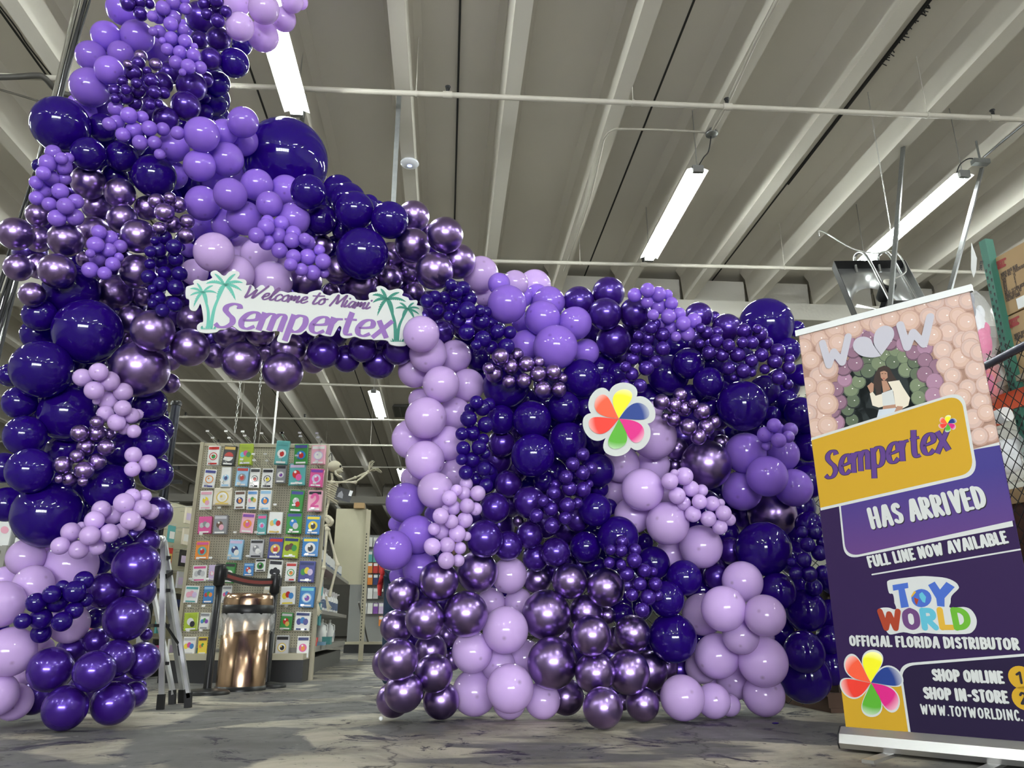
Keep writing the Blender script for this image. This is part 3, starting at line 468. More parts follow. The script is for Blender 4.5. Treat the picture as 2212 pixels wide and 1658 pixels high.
def caps(P, text, a, b, h, wv, wh, lift, mats, name, parent, origin, slant=0, shadow=None):
    # text between the panel points a and b (uv of the baseline ends), cap height h
    tot = sum(CAP[c][0] + .14 if c != ' ' else .42 for c in text) - .26
    dx, dy = b[0] - a[0], b[1] - a[1]; ln = math.hypot(dx, dy); ex = (dx / ln, dy / ln); sx = ln / tot; x = 0
    mb = MB()
    for c in text:
        if c == ' ': x += .42; continue
        wd, st = CAP[c]
        for line in st:
            q = [((x + px_ * .84) * sx + (py_ * h) * slant, py_ * h) for px_, py_ in line]
            q = [(a[0] + ex[0] * u - ex[1] * v_, a[1] + ex[1] * u + ex[0] * v_) for u, v_ in q]
            if shadow: ribbon(P, mb, [(u + shadow[0], v_ + shadow[1]) for u, v_ in q], wv, wh, lift - .0002, 1)
            ribbon(P, mb, q, wv, wh, lift)
        x += wd + .14
    return mb.build(name, mats, parent, origin, fix=False)
# heavy italic lower case drawn with a broad nib, x-height 1
LOW = {'S': (.86, [smooth([(.70, 1.12), (.62, 1.30), (.42, 1.36), (.22, 1.22), (.20, 1.0), (.36, .78), (.56, .56), (.62, .30), (.46, .08), (.22, .05), (.02, .22)], 5)]),
       'e': (.74, [smooth([(.10, .50), (.40, .52), (.60, .60), (.62, .82), (.46, .98), (.22, .86), (.08, .50), (.16, .16), (.38, .04), (.62, .20)], 5)]),
       'm': (1.12, [[(.08, 0), (.08, 1)], smooth([(.08, .66), (.22, .9), (.38, .94), (.48, .8), (.48, .5), (.48, 0)], 4), smooth([(.48, .66), (.62, .9), (.78, .94), (.88, .8), (.88, .5), (.88, 0)], 4)]),
       'p': (.82, [[(.08, -.50), (.08, 1)], smooth([(.08, .76), (.30, .96), (.54, .86), (.62, .5), (.52, .14), (.30, .03), (.08, .2)], 5)]),
       'r': (.54, [[(.08, 0), (.08, 1)], smooth([(.08, .62), (.22, .88), (.46, .92)], 4)]),
       't': (.56, [smooth([(.20, 1.36), (.18, .8), (.18, .28), (.28, .07), (.48, .10)], 4), [(-.02, .94), (.48, .94)]]),
       'x': (.76, [[(.08, 1), (.60, 0)], [(.64, 1.02), (.02, -.02)]])}
SCR = {'W': (1.5, smooth([(0, 1.75), (.10, .9), (.14, .02), (.5, .7), (.72, 1.35), (.72, .05), (1.05, .8), (1.5, 2.0)], 5)), 'e': (.62, smooth([(.0, .3), (.42, .62), (.40, .98), (.16, .86), (.08, .3), (.3, .0), (.66, .32)], 5)),
       'l': (.5, smooth([(0, .3), (.4, 1.4), (.36, 1.9), (.16, 1.3), (.14, .2), (.3, .02), (.54, .34)], 5)), 'c': (.6, smooth([(.5, .82), (.3, .98), (.06, .6), (.12, .1), (.34, 0), (.62, .34)], 5)),
       'o': (.68, smooth([(.38, 1), (.1, .7), (.1, .2), (.34, .04), (.54, .4), (.40, .98), (.5, .84), (.72, .92)], 5)), 'm': (1.0, smooth([(0, .0), (.12, .96), (.16, .3), (.40, .98), (.44, .25), (.48, .4), (.72, .98), (.74, .15), (.84, .02), (1.04, .32)], 5)),
       't': (.5, smooth([(.22, 1.7), (.12, .8), (.1, .15), (.26, .02), (.52, .34)], 5)), 'a': (.68, smooth([(.48, .86), (.2, .94), (.04, .4), (.2, .02), (.44, .4), (.52, .96), (.48, .2), (.58, .02), (.74, .34)], 5)),
       'M': (1.25, smooth([(0, 0), (.16, .9), (.28, 1.75), (.44, .9), (.5, .35), (.78, 1.1), (1.04, 1.8), (1.02, .8), (1.08, .05)], 5)), 'i': (.36, smooth([(.06, .96), (.04, .2), (.14, .02), (.38, .34)], 5)), ' ': (.5, None)}
def low(P, text, a, b, xh, lift, mats, name, parent, origin, wv=.27, wh=.10, outline=0, gap=None):
    tot = sum(LOW[c][0] for c in text) - .1; dx, dy = b[0] - a[0], b[1] - a[1]; ln = math.hypot(dx, dy); ex = (dx / ln, dy / ln); sx = ln / (tot + .2); x = 0; mb = MB()
    for c in text:
        for line in LOW[c][1]:
            q = [((x + px_ + py_ * .22) * sx, py_ * xh) for px_, py_ in line]
            q = [(a[0] + ex[0] * u - ex[1] * v_, a[1] + ex[1] * u + ex[0] * v_) for u, v_ in q]
            if outline: ribbon(P, mb, q, xh * wv + outline, xh * wh + outline, lift - .0003, 1, cap=False)
            ribbon(P, mb, q, xh * wv, xh * wh, lift, 0, cap=False)
        x += LOW[c][0]
    return mb.build(name, mats, parent, origin, fix=False)
def script(P, text, a, b, xh, wd, lift, m, name, parent, origin):
    tot = sum(SCR[c][0] for c in text); dx, dy = b[0] - a[0], b[1] - a[1]; ln = math.hypot(dx, dy); ex = (dx / ln, dy / ln); sx = ln / (tot + .5); x = 0; mb = MB()
    for c in text:
        if c != ' ':
            lines = [SCR[c][1]]
            if c == 't': lines.append([(-.25, 1.22), (.2, 1.26), (.75, 1.36)])
            if c == 'i': lines.append([(.2, 1.3), (.22, 1.36)])
            for line in lines:
                q = [((x + px_ + py_ * .3) * sx, py_ * xh) for px_, py_ in line]
                q = [(a[0] + ex[0] * u - ex[1] * v_, a[1] + ex[1] * u + ex[0] * v_) for u, v_ in q]
                ribbon(P, mb, q, wd, wd * .55, lift)
        x += SCR[c][0]
    return mb.build(name, m, parent, origin, fix=False)
def petal(cx, cy, ang, L, W, bend=.16, n=40):
    # teardrop petal with its point at the centre
    out = []
    for i in range(n):
        t = 2 * math.pi * i / n
        x = L * (.5 - .5 * math.cos(t)); y = W * math.sin(t) * (math.sin(t / 2)) ** 1.3
        y += bend * L * math.sin(math.pi * min(1, x / L)) * .6
        out.append((cx + x * math.cos(ang) - y * math.sin(ang), cy + x * math.sin(ang) + y * math.cos(ang)))
    return out
PET = [(72, (.80, .76, .02)), (12, (.018, .045, .22)), (-48, (.60, .02, .20)), (-102, (.09, .36, .03)), (190, (.72, .045, .03)), (130, (.80, .10, .045))]
def two_tone(name, c, P_centre, L):
    # printed petal colour that fades to white towards the tip, as on the emblem itself
    m = bpy.data.materials.new(name); m.use_nodes = True; nt = m.node_tree; b = nt.nodes['Principled BSDF']
    tc = nt.nodes.new('ShaderNodeTexCoord'); ln = nt.nodes.new('ShaderNodeVectorMath'); ln.operation = 'LENGTH'; nt.links.new(tc.outputs['Object'], ln.inputs[0])
    mr = nt.nodes.new('ShaderNodeMapRange'); mr.inputs['From Min'].default_value = L * .72; mr.inputs['From Max'].default_value = L * 1.1; mr.inputs['To Max'].default_value = .7; nt.links.new(ln.outputs['Value'], mr.inputs['Value'])
    mx = nt.nodes.new('ShaderNodeMix'); mx.data_type = 'RGBA'; mx.inputs[6].default_value = (*c, 1); mx.inputs[7].default_value = (.85, .85, .82, 1)
    nt.links.new(mr.outputs[0], mx.inputs[0]); nt.links.new(mx.outputs[2], b.inputs['Base Color']); b.inputs['Roughness'].default_value = .55; b.inputs['Specular IOR Level'].default_value = .2
    return m
mFoam = mat('white foam board', (.50, .515, .505), .65, spec=.25); mSignP = mat('printed plum', (.19, .085, .31), .5, noise=.12, nscale=6); mScr = mat('printed aubergine', (.115, .045, .17), .5)
mPalmL = mat('printed light teal', (.075, .34, .27), .5); mPalmR = mat('printed deep teal', (.012, .16, .115), .5)
# ------------------------------------------------------------------ the welcome sign: cut foam board hung in front of the garland
pa = EYE + ray(405, 650) * (4.02 / ray(405, 650).y); pb = EYE + ray(905, 680) * (4.30 / ray(905, 680).y)
u = (pb - pa); u.z = 0; u.normalize(); nrm = Vector((u.y, -u.x, 0)); 
SP = Panel(pa, u, nrm)
sg = thing('welcome_sign', 'white cut-out sign with two pairs of palms and purple lettering hung on the arch', 'sign', pa)
z1 = lambda l: [(350 + x / 5.5275, 480 + y / 5.5275) for x, y in l]; z2 = lambda l: [(640 + x / 5.5275, 560 + y / 5.5275) for x, y in l]
outl = z1([(283, 795), (300, 765), (380, 740), (370, 715), (385, 690), (430, 680), (480, 700), (540, 690), (600, 660), (580, 625), (585, 595), (620, 575), (660, 580), (740, 640), (800, 590), (860, 577), (915, 590), (925, 630), (900, 670), (980, 680), (1010, 710), (1005, 750), (1060, 745), (1100, 770), (1110, 800), (1150, 770), (1180, 750), (1215, 755), (1245, 790), (1290, 755), (1330, 770), (1350, 820), (1430, 820), (1500, 840), (1560, 830), (1620, 840)])
outl += z2([(0, 400), (60, 405), (130, 415), (160, 390), (270, 365), (310, 385), (330, 410), (400, 430), (440, 410), (510, 400), (545, 420), (620, 410), (690, 440), (720, 480), (820, 490), (870, 475), (862, 430), (880, 400), (960, 385), (970, 370), (955, 340), (968, 322), (1010, 316), (1060, 335), (1110, 370), (1200, 350), (1260, 360), (1280, 390), (1265, 430), (1335, 455), (1355, 488), (1430, 485), (1450, 510), (1440, 545), (1500, 560), (1517, 600), (1500, 640), (1510, 680), (1490, 705), (1435, 708), (1440, 770), (1420, 800), (1380, 790), (1350, 715), (1315, 790), (1295, 860), (1290, 930), (1325, 985), (1310, 1022), (1270, 1033), (1190, 1030), (1120, 1010), (1090, 970), (1020, 960), (930, 962), (900, 952), (790, 950), (700, 922), (620, 940), (550, 930), (525, 890), (540, 815), (510, 795), (470, 860), (430, 915), (340, 910), (280, 890), (220, 915), (140, 880), (115, 850), (60, 890), (5, 898)])
outl += z1([(1550, 1335), (1520, 1420), (1480, 1440), (1390, 1425), (1375, 1390), (1405, 1305), (1330, 1300), (1270, 1305), (1200, 1290), (1170, 1310), (1060, 1297), (1000, 1300), (920, 1290), (840, 1240), (760, 1275), (690, 1282), (650, 1310), (560, 1322), (460, 1312), (420, 1280), (420, 1230), (460, 1195), (492, 1180), (480, 1060), (458, 970), (430, 1020), (400, 1055), (350, 1050), (325, 1010), (325, 925), (290, 905), (280, 860)])
b = MB(); b.prism(SP.pts(smooth(outl, 3, True)), nrm * -.01); b.build('board', mFoam, sg, pa)
def frond(mb, P, root, tip, wid, sag, lift, side=0):
    # one palm leaf: a curved midrib with a toothed edge
    n = 9; up, lo = [], []
    for i in range(n + 1):
        t = i / n; x = root[0] + (tip[0] - root[0]) * t; y = root[1] + (tip[1] - root[1]) * t - sag * 4 * t * (1 - t)
        dx, dy = tip[0] - root[0], tip[1] - root[1] - sag * 4 * (1 - 2 * t); l = math.hypot(dx, dy); wv_ = wid * math.sin(math.pi * min(1, .12 + t * .88)) ** .7
        up.append((x + dy / l * wv_ * .8, y - dx / l * wv_ * .8))
        lo.append((x - dy / l * wv_, y + dx / l * wv_))
        if 0 < i < n: lo.append((x - dy / l * wv_ * .55 + dx / l * wid * .25, y + dx / l * wv_ * .55 + dy / l * wid * .25))
    mb.poly(P.pts(up + list(reversed(lo)), lift))
def palm(P, mb, top, base, fr, lift, wd=9):
    mid = ((top[0] + base[0]) / 2 + (6 if base[0] > top[0] else -6), (top[1] + base[1]) / 2)
    c = smooth([top, mid, base], 8); n = len(c); l = [(x - wd * (.55 + .45 * i / n) / 2, y) for i, (x, y) in enumerate(c)]; r = [(x + wd * (.55 + .45 * i / n) / 2, y) for i, (x, y) in enumerate(c)]
    mb.poly(P.pts(l + r[::-1], lift))
    for tip, wdt, sag in fr: frond(mb, P, top, tip, wdt, sag, lift + .0002 )
def grass(P, mb, c, w_, h_, lift):
    pts = []
    for i in range(11): pts += [(c[0] - w_ + i * w_ * .2, c[1]), (c[0] - w_ * 1.15 + (i + .5) * w_ * .23, c[1] - h_ * (1 if i % 2 else .6))]
    pts = [(c[0] - w_, c[1])] + [p for p in pts[1:-1]] + [(c[0] + w_, c[1])]
    mb.poly(P.pts(pts, lift))
fz = lambda l: [((350 + x / 5.5275, 480 + y / 5.5275), w_, s) for x, y, w_, s in l]
b = MB()
palm(SP, b, (485.5, 616), (455, 708), fz([(625, 615, 4, 3), (880, 615, 4, 3), (520, 735, 4, 6), (970, 725, 4, 5), (955, 820, 4, 5), (650, 920, 5, 6), (880, 935, 5, 8)]), .001)
palm(SP, b, (438, 632), (449, 709), fz([(415, 725, 3.2, 2), (615, 755, 3, 3), (330, 795, 3, 4), (660, 850, 3, 4), (330, 878, 3, 3), (375, 1015, 4, 7), (545, 990, 4, 8)]), .0014, 8)
grass(SP, b, (450, 711), 16, 8, .0018)
b.build('palm_print', mPalmL, sg, pa)
gz = lambda l: [((640 + x / 5.5275, 560 + y / 5.5275), w_, s) for x, y, w_, s in l]
b = MB()
palm(SP, b, (836, 647), (855, 736), gz([(1005, 350, 4, 3), (1235, 395, 4, 3), (905, 430, 4, 5), (910, 520, 4, 5), (1315, 510, 4, 5), (965, 680, 4.5, 8), (1165, 660, 4.5, 8)]), .001)
palm(SP, b, (880, 668), (858, 736), gz([(1230, 520, 3, 3), (1410, 520, 3, 3), (1180, 590, 3, 4), (1475, 595, 3, 4), (1470, 660, 3, 3), (1260, 720, 4, 6), (1410, 720, 4, 6)]), .0014, 8)
grass(SP, b, (858, 738), 14, 8, .0018)
b.build('palm_print', mPalmR, sg, pa)
low(SP, 'Sempertex', SP.uv(460, 707), SP.uv(848, 731), .108, .0022, mSignP, 'lettering', sg, pa, wv=.31, wh=.115)
script(SP, 'Welcome to Miami', SP.uv(526, 643), SP.uv(808, 669), .042, .0135, .0022, mScr, 'lettering', sg, pa)
# ------------------------------------------------------------------ the round petal emblem on the wall
EO = EYE + ray(1337, 904) * (4.17 / ray(1337, 904).y)
en = (EYE - EO); en.z *= .35; en.normalize(); eu = Vector((0, 0, 1)).cross(en).normalized()
EP = Panel(EO, eu, en)
em = thing('flower_emblem', 'round six-petal emblem sign in bright colours fixed to the balloon wall', 'sign', EO)
b = MB(); k = .0
for a, c in PET:
    k += .0004
    pts = petal(0, 0, R(a), .196, .094); cxx = sum(p[0] for p in pts) / len(pts); cyy = sum(p[1] for p in pts) / len(pts)
    b.prism([EP.p(cxx + (x - cxx) * 1.13, cyy + (y - cyy) * 1.20, -.002 - k) for x, y in pts], en * -.006)
b.build('backing', mFoam, em, EO)
for a, c in PET:
    b = MB(); b.poly([EP.p(x, y, .0012) for x, y in petal(0, 0, R(a), .175, .069)]); b.build('petal', two_tone('emblem petal', c, EO, .19), em, EO, fix=False)
# ------------------------------------------------------------------ the roll-up banner
bl = atZ(1829, 1578, .075); br = atZ(2245, 1614, .075)
bu = br - bl; bu.z = 0; bu.normalize(); bn = Vector((bu.y, -bu.x, 0))
BP = Panel(bl, bu, bn)
bt = thing('roll_up_banner', 'tall printed roll-up banner on a silver base at the right', 'banner', bl)
tl, tr = BP.uv(1724, 722), BP.uv(2095, 629)
bw = (BP.uv(2212, 1100)[0], tr[0]); H = (tl[1] + tr[1]) / 2
W_ = tr[0]
b = MB(); b.prism([BP.p(0, -.01, -.0012), BP.p(W_, -.01, -.0012), BP.p(W_, H, -.0012), BP.p(0, H, -.0012)], bn * -.0008)
m = mat('printed plum ground', (.038, .017, .085), .45); b.build('print_sheet', m, bt, bl)
mB = {k: mat('banner print ' + k, c, .55, spec=.25) for k, c in dict(yellow=(.50, .295, .02), white=(.53, .545, .54), peach=(.56, .385, .315), peach2=(.36, .22, .17), blush=(.53, .385, .345), mauve=(.25, .14, .20), mauve2=(.35, .20, .29), sage=(.10, .13, .085), sage2=(.17, .21, .13), deep=(.02, .026, .028), petal=(.47, .46, .52), night=(.03, .022, .06), violet=(.10, .035, .33), purple=(.13, .045, .21), black=(.014, .012, .022), blue=(.055, .12, .45), cyan=(.10, .40, .52), red=(.32, .045, .02), orchid=(.12, .05, .16), gold=(.58, .35, .04), leaf=(.12, .36, .03), hair=(.045, .03, .026), skin=(.40, .22, .15), cream=(.66, .60, .50), denim=(.50, .55, .62), glint=(.9, .86, .84), rimm=(.13, .075, .11), soft=(.60, .43, .37), rimp=(.45, .29, .235), lip=(.35, .07, .06)).items()}
c1 = lambda x, y: (1700 + x / 4.318, 600 + y / 4.318); c2 = lambda x, y: (1740 + x / 4.684, 960 + y / 4.684); c3 = lambda x, y: (1780 + x / 4.632, 1300 + y / 4.632)
def lay(pts, lift): return [BP.at(x, y, lift) for x, y in pts]
def piece(name, shapes):
    # shapes: (material key, pixel outline, lift step)
    ks = []; mb = MB()
    for key, pts, st in shapes:
        if key not in ks: ks.append(key)
        mb.poly(lay(pts, .0004 * st), ks.index(key))
    return mb.build(name, [mB[q] for q in ks], bt, bl, fix=False)
edge = lambda v_: [BP.p(0, v_, 0), BP.p(W_, v_, 0)]
def clipx(pt):  # keep a printed shape within the sheet
    u_, v_ = BP.uv(*pt); return (min(max(u_, .001), W_ - .001), min(v_, H - .001))
# photograph printed on the upper third: arches of peach, mauve and sage balloons round a seated model
photo = MB(); pk = ['peach2', 'peach', 'blush', 'mauve', 'mauve2', 'sage', 'sage2', 'deep', 'glint', 'hair', 'skin', 'cream', 'white', 'denim', 'rimm', 'soft', 'rimp', 'lip']
def disc(key, x, y, rx, ry, st, n=14):
    pts = []
    for i in range(n):
        a = 2 * math.pi * i / n; pts.append(clipx(c1(x + rx * math.cos(a), y + ry * math.sin(a))))
    photo.poly([BP.p(p[0], p[1], .0004 * st) for p in pts], pk.index(key))
ylow = [BP.uv(*c1(232, 1520)), BP.uv(*c1(1720, 1620)), BP.uv(*c1(1985, 1560))]
photo.poly([BP.p(.0, ylow[0][1] - .05, .0004), BP.p(W_, ylow[2][1] - .02, .0004), BP.p(W_, H, .0004), BP.p(0, H, .0004)], 0)
for q in smooth([(560, 1400), (640, 1100), (700, 800), (900, 700), (1100, 760), (1240, 900), (1260, 1150), (1150, 1300)], 3): disc('deep', q[0], q[1], 130, 130, 2)
disc('deep', 930, 1050, 260, 330, 2); disc('deep', 760, 1300, 130, 90, 2)
rnd = random.Random(4); stp = 3.0
def row(key, pts, r0, alt=None):
    global stp
    for i, (x, y) in enumerate(pts):
        stp += .03; kk = key if (alt is None or rnd.random() < .6) else alt; rr = r0 * rnd.uniform(.92, 1.1)
        disc({'peach': 'rimp', 'blush': 'rimp', 'mauve': 'rimm', 'mauve2': 'mauve', 'sage': 'deep', 'sage2': 'sage'}[kk], x, y, rr, rr * .98, stp)
        stp += .01; disc(kk, x - rr * .04, y - rr * .06, rr * .88, rr * .86, stp)
        if kk in ('peach', 'blush'): stp += .01; disc('soft', x - rr * .06, y - rr * .1, rr * .6, rr * .56, stp)
        stp += .01; disc('glint', x + rr * .15, y - rr * .1, rr * .09, rr * .06, stp, 6)
row('sage', [(610, 1330), (570, 1230), (620, 1150), (600, 1040), (670, 970), (680, 860), (760, 770), (760, 870), (860, 800), (920, 720), (990, 790), (1020, 670), (1090, 740), (1110, 860), (1190, 790), (1210, 900), (1220, 1010), (1290, 1080), (1230, 1120)], 72, 'sage2')
row('mauve', [(460, 1350), (430, 1240), (490, 1160), (460, 1040), (540, 950), (530, 840), (640, 800), (620, 680), (700, 520), (770, 560), (840, 500), (960, 600), (1040, 520), (1090, 620), (1180, 700), (1290, 650), (1290, 770), (1400, 830), (1290, 900), (1380, 970), (1370, 1100), (480, 760), (560, 600)], 78, 'mauve2')
row('peach', [(150, 560), (210, 530), (300, 500), (310, 570), (450, 480), (160, 650), (230, 770), (300, 920), (200, 1010), (270, 1150), (360, 1040), (330, 1290), (200, 1270), (270, 1400), (380, 1180), (380, 1380), (390, 850), (360, 660), (480, 610), (620, 470), (780, 400), (860, 440), (970, 370), (1110, 290), (1150, 400), (1270, 260), (1390, 220), (1560, 220), (1330, 370), (1480, 360), (1600, 360), (1680, 420), (1510, 510), (1360, 540), (1640, 590), (1720, 580), (1460, 680), (1620, 750), (1480, 820), (1760, 860), (1550, 920), (1690, 1030), (1520, 1060), (1640, 1120), (1810, 1160), (1740, 1320), (1860, 1260), (1900, 1450), (1800, 1480), (1720, 660), (1800, 700), (1690, 220), (1850, 1000)], 96, 'blush')
z = lambda l: [c1(x, y) for x, y in l]
st0 = stp + .2
for key, pts in (('hair', [(800, 1000), (825, 900), (855, 840), (910, 818), (955, 835), (990, 900), (1030, 960), (1010, 1010), (950, 1010), (880, 1010), (880, 1080), (850, 1170), (835, 1120), (830, 1040)]),
                 ('cream', [(860, 1210), (800, 1190), (775, 1080), (800, 1060), (830, 1100), (895, 1080), (900, 1200)]), ('cream', [(945, 970), (1050, 955), (1085, 1020), (1150, 1120), (1135, 1190), (1060, 1230), (1015, 1200), (995, 1060)]),
                 ('skin', [(885, 960), (930, 960), (970, 1040), (900, 1070)]), ('skin', [(872, 880), (905, 862), (938, 882), (942, 930), (908, 962), (878, 930)]), ('white', [(888, 1075), (988, 1040), (1012, 1180), (960, 1205), (896, 1195)]),
                 ('skin', [(900, 1195), (1015, 1180), (1020, 1215), (895, 1228)]), ('denim', [(860, 1230), (1020, 1212), (1010, 1290), (830, 1345)]), ('skin', [(1000, 1260), (1030, 1195), (1085, 1200), (1075, 1240), (1030, 1270)]), ('skin', [(752, 1010), (790, 975), (812, 990), (810, 1060), (782, 1075)]), ('hair', [(868, 880), (905, 848), (942, 880), (930, 872), (905, 868)]), ('hair', [(884, 893), (900, 891), (900, 897), (885, 898)]), ('hair', [(914, 891), (930, 893), (929, 898), (914, 897)]), ('lip', [(893, 938), (906, 934), (920, 938), (906, 944)])):
    st0 += .15; photo.poly([BP.p(*BP.uv(*p), .0004 * st0) for p in z(pts)], pk.index(key))
photo.build('photo_print', [mB[q] for q in pk], bt, bl, fix=False)
S0 = st0 / 1 + 1
# lower fields
Z1 = lambda l: [c1(*p) for p in l]; Z2 = lambda l: [c2(*p) for p in l]; Z3 = lambda l: [c3(*p) for p in l]
def arcq(p0, pc, p1, n=8): return [((1 - t) ** 2 * p0[0] + 2 * t * (1 - t) * pc[0] + t * t * p1[0], (1 - t) ** 2 * p0[1] + 2 * t * (1 - t) * pc[1] + t * t * p1[1]) for t in [i / n for i in range(n + 1)]]
def fld(name, key, uvs, st, m=None):
    mb = MB(); mb.poly([BP.p(*p, .0004 * st) for p in uvs]); return mb.build(name, m or mB[key], bt, bl, fix=False)
U = lambda x, y: BP.uv(x, y)
yt0, yt1 = U(*c1(232, 1516)), U(*c1(1480, 1128)); yr0, yr1 = U(*c1(1645, 1200)), U(*c2(1690, 150)); yb0, yb1 = U(*c2(1560, 318)), U(*c2(155, 640))
fld('lower_field', 'purple', [(.0005, -.009), (W_ - .0005, -.009), (W_ - .0005, U(2163, 962)[1] - .0), (U(*c1(1730, 1600))[0], U(*c1(1730, 1600))[1]), (.0005, yb1[1])], S0, mat('printed dark plum', (.027, .012, .060), .6, spec=.2))
def grow(p, c, d): l = math.hypot(p[0] - c[0], p[1] - c[1]); return (c[0] + (p[0] - c[0]) * (1 + d / l), c[1] + (p[1] - c[1]) * (1 + d / l))
gl = bpy.data.materials.new('printed indigo to purple'); gl.use_nodes = True
nt = gl.node_tree; tc = nt.nodes.new('ShaderNodeTexCoord'); sx = nt.nodes.new('ShaderNodeSeparateXYZ'); nt.links.new(tc.outputs['Object'], sx.inputs[0])
mr = nt.nodes.new('ShaderNodeMapRange'); zz = U(*c2(1200, 700))[1]; mr.inputs['From Min'].default_value = zz - .16; mr.inputs['From Max'].default_value = zz + .16; nt.links.new(sx.outputs['Z'], mr.inputs['Value'])
mx = nt.nodes.new('ShaderNodeMix'); mx.data_type = 'RGBA'; mx.inputs[6].default_value = (.095, .03, .165, 1); mx.inputs[7].default_value = (.028, .018, .19, 1); nt.links.new(mr.outputs[0], mx.inputs[0]); nt.links.new(mx.outputs[2], nt.nodes['Principled BSDF'].inputs['Base Color']); nt.nodes['Principled BSDF'].inputs['Roughness'].default_value = .45
ga = U(*c2(355, 560)); gb = U(*c2(400, 1000)); gc = U(*c2(415, 1130)); gd = U(*c2(545, 1112)); ge = (W_, U(*c2(2130, 797))[1]); gf = (W_, U(*c2(1975, 5))[1]); gg = U(*c2(1660, 60))
gpoly = [ga, gb] + arcq(gb, gc, gd) + [(W_ - .0006, U(*c2(2130, 797))[1]), (W_ - .0006, gf[1]), gg]
fld('field_border', 'white', [(x - .008 if i < 12 else x, y - .010 if 1 < i < 12 else (y + .012 if i >= 12 else y)) for i, (x, y) in enumerate(gpoly[:-1])] + [gg], S0 + .4)
gp2 = list(gpoly); gp2[-3] = (gp2[-3][0], gp2[-3][1] + .012); fld('gradient_field', 'violet', gp2, S0 + .8, gl)
ypoly = [yt0, yt1] + arcq(yt1, U(*c1(1610, 1090)), yr0) + [yr1] + arcq(yr1, U(*c2(1700, 290)), yb0) + [yb1]
ypoly = [(max(x, .0006), y) for x, y in ypoly]; cen = (sum(p[0] for p in ypoly) / len(ypoly), sum(p[1] for p in ypoly) / len(ypoly))
fld('field_border', 'white', [(max(.0005, p[0]), p[1]) for p in [(p[0] + (.011 if p[0] > cen[0] else 0), p[1] + (.012 if p[1] > cen[1] else -.012)) for p in ypoly]], S0 + 1.2)
fld('yellow_field', 'yellow', ypoly, S0 + 1.6)
LT = .0004 * (S0 + 2.4)
mInk = mat('print ink violet', (.085, .03, .20), .45); mInkO = mat('print ink outline', (.02, .012, .05), .45)
low(BP, 'Sempertex', U(1784, 1036), U(2062, 970), .088, LT, [mInk, mInkO], 'lettering', bt, bl, outline=.006, wv=.23, wh=.085)
mSh = mat('print shadow ink', (.012, .008, .02), .5)
wt = [mB['white'], mSh]
caps(BP, 'HAS ARRIVED', U(*c2(690, 835)), U(*c2(1840, 615)), .076, .019, .0115, LT, wt, 'lettering', bt, bl, shadow=(.003, -.004))
caps(BP, 'FULL LINE NOW AVAILABLE', U(*c2(660, 1235)), U(*c2(2055, 985)), .040, .0115, .0085, LT, wt, 'lettering', bt, bl, shadow=(.002, -.003))
b = MB(); ribbon(BP, b, [U(*c2(680, 1314)), U(*c2(2175, 1060))], .006, .006, LT); b.build('rule', mB['white'], bt, bl, fix=False)
# shop logo: two words on a white cut-out cloud
logo = Z2([(830, 1400), (845, 1375), (900, 1362), (1150, 1332), (1290, 1334), (1430, 1350), (1520, 1390), (1552, 1430), (1550, 1460), (1482, 1530), (1472, 1600)]) + Z3([(1265, 55), (1400, 48), (1475, 75), (1525, 150), (1530, 225), (1495, 290), (1420, 318), (1150, 318), (1000, 305), (900, 318), (800, 300), (690, 322), (650, 315), (620, 270), (545, 110), (540, 85), (575, 58), (650, 55), (705, 72), (728, 60), (705, 0)]) + Z2([(905, 1600), (890, 1512), (850, 1500)])
b = MB(); b.poly([BP.p(*U(*p), LT) for p in smooth(logo, 3, True)]); b.build('logo_backing', mB['white'], bt, bl, fix=False)
mb = MB(); L2 = LT + .0006
for pts in ([(885, 1420), (1040, 1395), (1046, 1450), (1008, 1457), (1052, 1640), (972, 1652), (945, 1468), (893, 1478)], [(1245, 1420), (1312, 1385), (1366, 1465), (1430, 1388), (1515, 1440), (1412, 1552), (1412, 1640), (1338, 1632), (1328, 1556)]): mb.poly([BP.p(*U(*c2(*p)), L2) for p in pts])
mb.build('lettering', mB['blue'], bt, bl, fix=False)
mb = MB(); gcx, gcy = 1178, 1552
mb.poly([BP.p(*U(*c2(gcx + 102 * math.cos(t * .3142), gcy + 92 * math.sin(t * .3142))), L2) for t in range(20)], 0)
for mi, pts in ((1, [(1155, 1510), (1185, 1490), (1225, 1540), (1215, 1600), (1190, 1590), (1160, 1545)]), (2, [(1105, 1545), (1150, 1565), (1130, 1625), (1112, 1590)]), (3, [(1072, 1535), (1105, 1480), (1125, 1490), (1085, 1540)])): mb.poly([BP.p(*U(*c2(*p)), L2 + .0003) for p in pts], mi)
mb.build('globe_print', [mB['blue'], mB['cyan'], mB['red'], mB['gold']], bt, bl, fix=False)
for ch, key, a, e in (('W', 'red', (585, 258), (800, 262)), ('O', 'orchid', (830, 252), (980, 252)), ('R', 'cyan', (1015, 255), (1150, 255)), ('L', 'gold', (1190, 252), (1300, 252)), ('D', 'leaf', (1335, 255), (1480, 250))):
    caps(BP, ch, U(*c3(*a)), U(*c3(*e)), .066, .023, .020, L2, mB[key], 'lettering', bt, bl)
caps(BP, 'OFFICIAL FLORIDA DISTRIBUTOR', U(*c3(275, 428)), U(*c3(1960, 468)), .035, .0108, .008, LT, wt, 'lettering', bt, bl, shadow=(.002, -.003))
